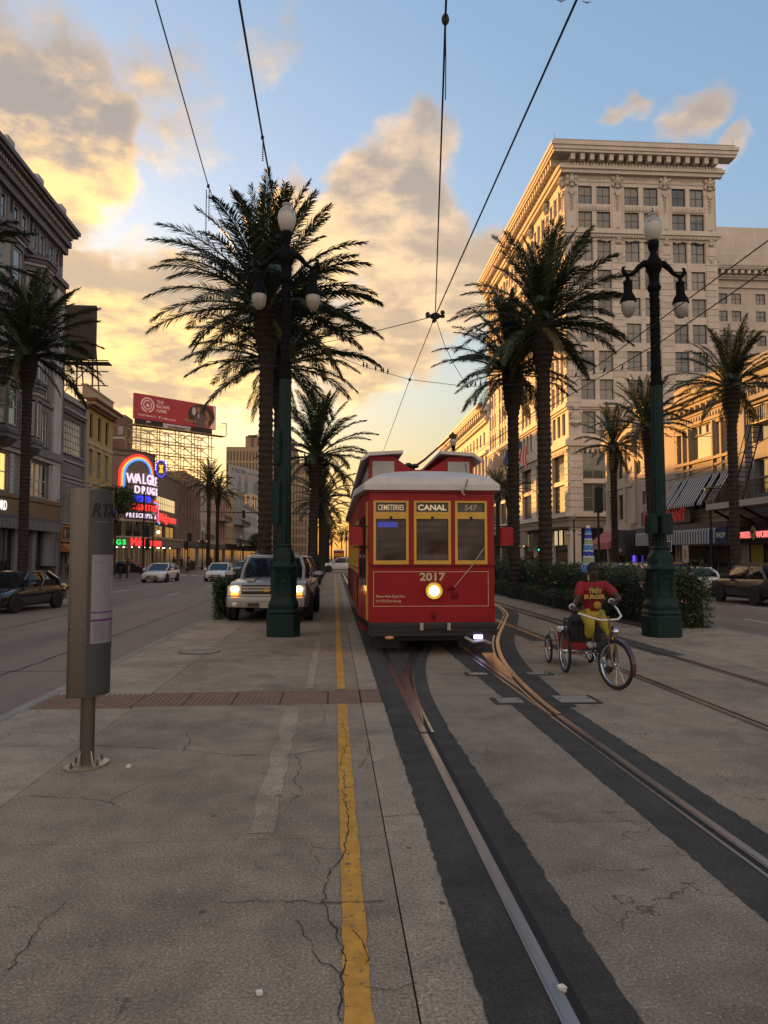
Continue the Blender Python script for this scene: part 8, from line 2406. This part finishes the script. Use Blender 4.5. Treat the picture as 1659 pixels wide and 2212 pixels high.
def bird(p, k):
    t = thing('bird', 'small dark bird perched on the span wire between the lamp posts' if k >= 0 else ('dark bird flying at the top edge left of the wire' if k == -1 else 'dark bird flying at the top edge right of the wire'), 'bird', tuple(p), 0, 'birds on the span wire' if k >= 0 else None)
    if k >= 0:
        t.scale = (.75, .75, .75)
        MB().ball((0, 0, .05), (.034, .05, .045), 8, 6).ball((0, -.03, .11), .024, 8, 6).tube([(0, .03, .03), (0, .13, -.02)], [.02, .006], 5).tube([(0, -.05, .11), (0, -.075, .105)], [.007, .001], 4).build('bird_body', 'bird_black', t, smooth=60)
    else:
        MB().ball((0, 0, 0), (.04, .10, .04), 8, 6).quad((0, -.03, .02), (-.28, .02, .12), (-.26, .06, .11), (0, .06, .02)).quad((0, -.03, .02), (.28, .02, .10), (.26, .06, .09), (0, .06, .02)).build('bird_body', 'bird_black', t, smooth=60)
for k, u in enumerate((.05, .12, .30, .42, .46, .55)): bird(s1.lerp(s2, u) + Vector((0, 0, .005)), k)
for k, u in enumerate((.05, .12, .2, .28, .36, .44, .5)): bird(s3.lerp(at(1150, 828, Y=17.0), u * 1.0) + Vector((0, 0, .005)), k)
for k, u in enumerate((.20, .26, .34, .42, .48, .56, .7)): bird(at(1150, 828, Y=17.0).lerp(s4, u) + Vector((0, 0, .005)), k)
bird(at(1212, 3, Y=40), -1)
bird(at(1268, 6, Y=40), -2)

# ------------------------------------------------------------------ signals, signs, small street furniture
mat('signal_green', (.02, .6, .4), emit=(.02, 1.0, .55), es=3.0)
mat('signal_red', (.6, .02, .02), emit=(1.0, .05, .03), es=2.0)
mat('pole_dark', (.010, .016, .016), .5, spec=.3)
def globe_lamp(lab, x, y, h=5.0, three=True, lit=False):
    t = thing('pavement_lamp', lab, 'street lamp', (x, y, 0), 0, 'five-globe pavement lamps')
    MB().lathe([(.22, 0), (.22, .25), (.14, .4), (.11, .9), (.075, 1.1), (.06, h * .72), (.09, h * .74), (.06, h * .78), (.05, h - .5), (.10, h - .45), (.08, h - .38)], 12).build('post', 'pole_dark', t)
    MB().lathe([(.06, h - .38), (.17, h - .22), (.2, h - .05), (.15, h + .12), (.06, h + .2), (.04, h + .3)], 14).build('globe', 'globe_milk', t, smooth=60)
    for q in (-.5, .5):
        MB().tube([(0, 0, h * .74), (q * .6, 0, h * .78), (q, 0, h * .74)], .03, 6).build('arm', 'pole_dark', t)
        MB().ball((q, 0, h * .70), .16, 12, 8).build('globe', 'globe_lit' if lit and q > 0 else 'globe_milk', t, smooth=60)
    return t
globe_lamp('lamp with pale globes in front of the neon drugstore', -17.4, 72.5, 5.9, lit=True)
globe_lamp('lamp with pale globes right of the waiting people', -17.5, 100, 5.4)
globe_lamp('dark lamp with globes under the far galleries', -17.5, 140, 5.4)
globe_lamp('lamp with white globes at the hotel corner', at(1240, 1150, X=20.2).x, at(1240, 1150, X=20.2).y, 5.3)
def signal(lab, x, y, h, heads, arm=0., m='pole_dark'):
    t = thing('traffic_signal', lab, 'traffic light', (x, y, 0))
    MB().lathe([(.2, 0), (.2, .3), (.09, .5), (.075, h)], 10).build('pole', m, t)
    if arm: MB().tube([(0, 0, h - .3), (arm, 0, h - .1)], [.08, .05], 8).build('mast_arm', m, t)
    for (dx, z, lit, hz) in heads:
        hd_ = MB().bbox(dx - .18, dx + .18, -.16, .12, z, z + 1.0, .03).build('signal_head', 'pole_dark', t)
        for k in range(3):
            c = ('signal_red', None, 'signal_green')[k] if lit == k else None
            MB().ball((dx, -.165, z + .83 - k * .32), (.11, .04, .11), 10, 6).build('lens', c or 'black_plastic', hd_)
            MB().tube([(dx - .13, -.16, z + .86 - k * .32), (dx, -.30, z + .97 - k * .32), (dx + .13, -.16, z + .86 - k * .32)], .02, 5).build('visor', 'pole_dark', hd_)
    return t
signal('dark traffic signal pole in front of the neon drugstore', -16.9, 67.0, 7.6, [(.35, 2.4, None, 0), (.35, 3.5, None, 0)], 0)
signal('traffic signal beside the waiting people on the left', -17.6, 90.5, 4.6, [(-.2, 2.6, None, 0), (.3, 3.6, None, 0)])
signal('long mast arm signal reaching over the left road beyond the crossing', -2.6, 92.5, 7.4, [(-8.6, 6.5, None, 0)], -14)
g_ = at(1164, 1180, Y=80)
sg_ = signal('traffic light showing green on the right before the hotel', g_.x, 80, 3.4, [(0, 2.35, 2, 0)])
MB().bbox(-.16, .22, -.16, .1, 1.75, 2.2, .02).build('countdown_box', 'pole_dark', sg_)
MB().prism([(-.09, 0), (-.03, .12), (.03, 0), (-.03, -.12)], .16, .17, Matrix.Translation((0, 0, 1.98)) @ Matrix.Rotation(R(90), 4, 'X')).build('hand_symbol', 'signal_red', sg_)
text('7', .26, 'signal_red', sg_, (.12, -.17, 1.88), ext=.004)
sg2 = MB().box(-1.1, -.15, -.03, .0, 1.3, 1.65).build('one_way_sign', 'black_plastic', sg_)
MB().prism([(-1.05, 1.475), (-.85, 1.57), (-.85, 1.51), (-.22, 1.51), (-.22, 1.44), (-.85, 1.44), (-.85, 1.38)], .03, .034, Matrix.Rotation(R(90), 4, 'X')).build('arrow', 'cloth_white', sg2)
b1 = at(1297, 1090, Y=52)
bs = signal('dark signal pole with long black head before the narrow cream building', 18.6, 51.0, 5.6, [])
MB().bbox(-.28, .28, -.2, .2, 4.9, 6.7, .05).build('signal_head', 'pole_dark', bs)
# right road: street sign pair, bollards, bins
ss = thing('parking_sign', 'pair of parking signs on a post before the shop windows at right', 'sign', (18.9, 41.5, 0))
MB().tube([(0, 0, 0), (0, 0, 2.7)], .03, 6).build('post', 'dark_steel', ss)
mat('sign_dark', (.02, .025, .025), .5)
for q in (-.26, .26):
    f = MB().box(q - .25, q + .25, -.05, -.03, 2.1, 2.7).build('sign_plate', 'cloth_white', ss)
    MB().box(q - .22, q + .22, -.056, -.05, 2.13, 2.67).build('sign_face', 'sign_dark', f)
for k, dx in enumerate((0, .55)):
    bo = thing('bollard', ('left' if k == 0 else 'right') + ' bollard of the pair near the drugstore kerb', 'bollard', (-17.6 + dx, 62.5, 0))
    MB().lathe([(.07, 0), (.07, .95), (.05, 1.0)], 10).build('post', 'pole_dark', bo)
    MB().lathe([(.085, .78), (.085, .84)], 10).build('collar', 'dark_steel', bo)
bn = thing('litter_bin', 'dark litter bin beside the lamp on the far left pavement', 'bin', (-18.4, 97.5, 0))
MB().lathe([(.42, 0), (.45, .9), (.47, .95), (.40, 1.0)], 14).build('drum', 'black_plastic', bn)
MB().lathe([(.44, 1.0), (.42, 1.1), (.2, 1.25)], 14).build('lid', 'pole_dark', bn)
bn2 = thing('litter_bin', 'slanted dark bin on the left pavement behind the black sedan', 'bin', (-19.6, 52.0, 0))
MB().bbox(-.5, .5, -.4, .4, 0, 1.1, .04).build('drum', 'black_plastic', bn2)
MB().box(-.55, .55, -.5, .45, 1.1, 1.18).build('lid', 'pole_dark', bn2)
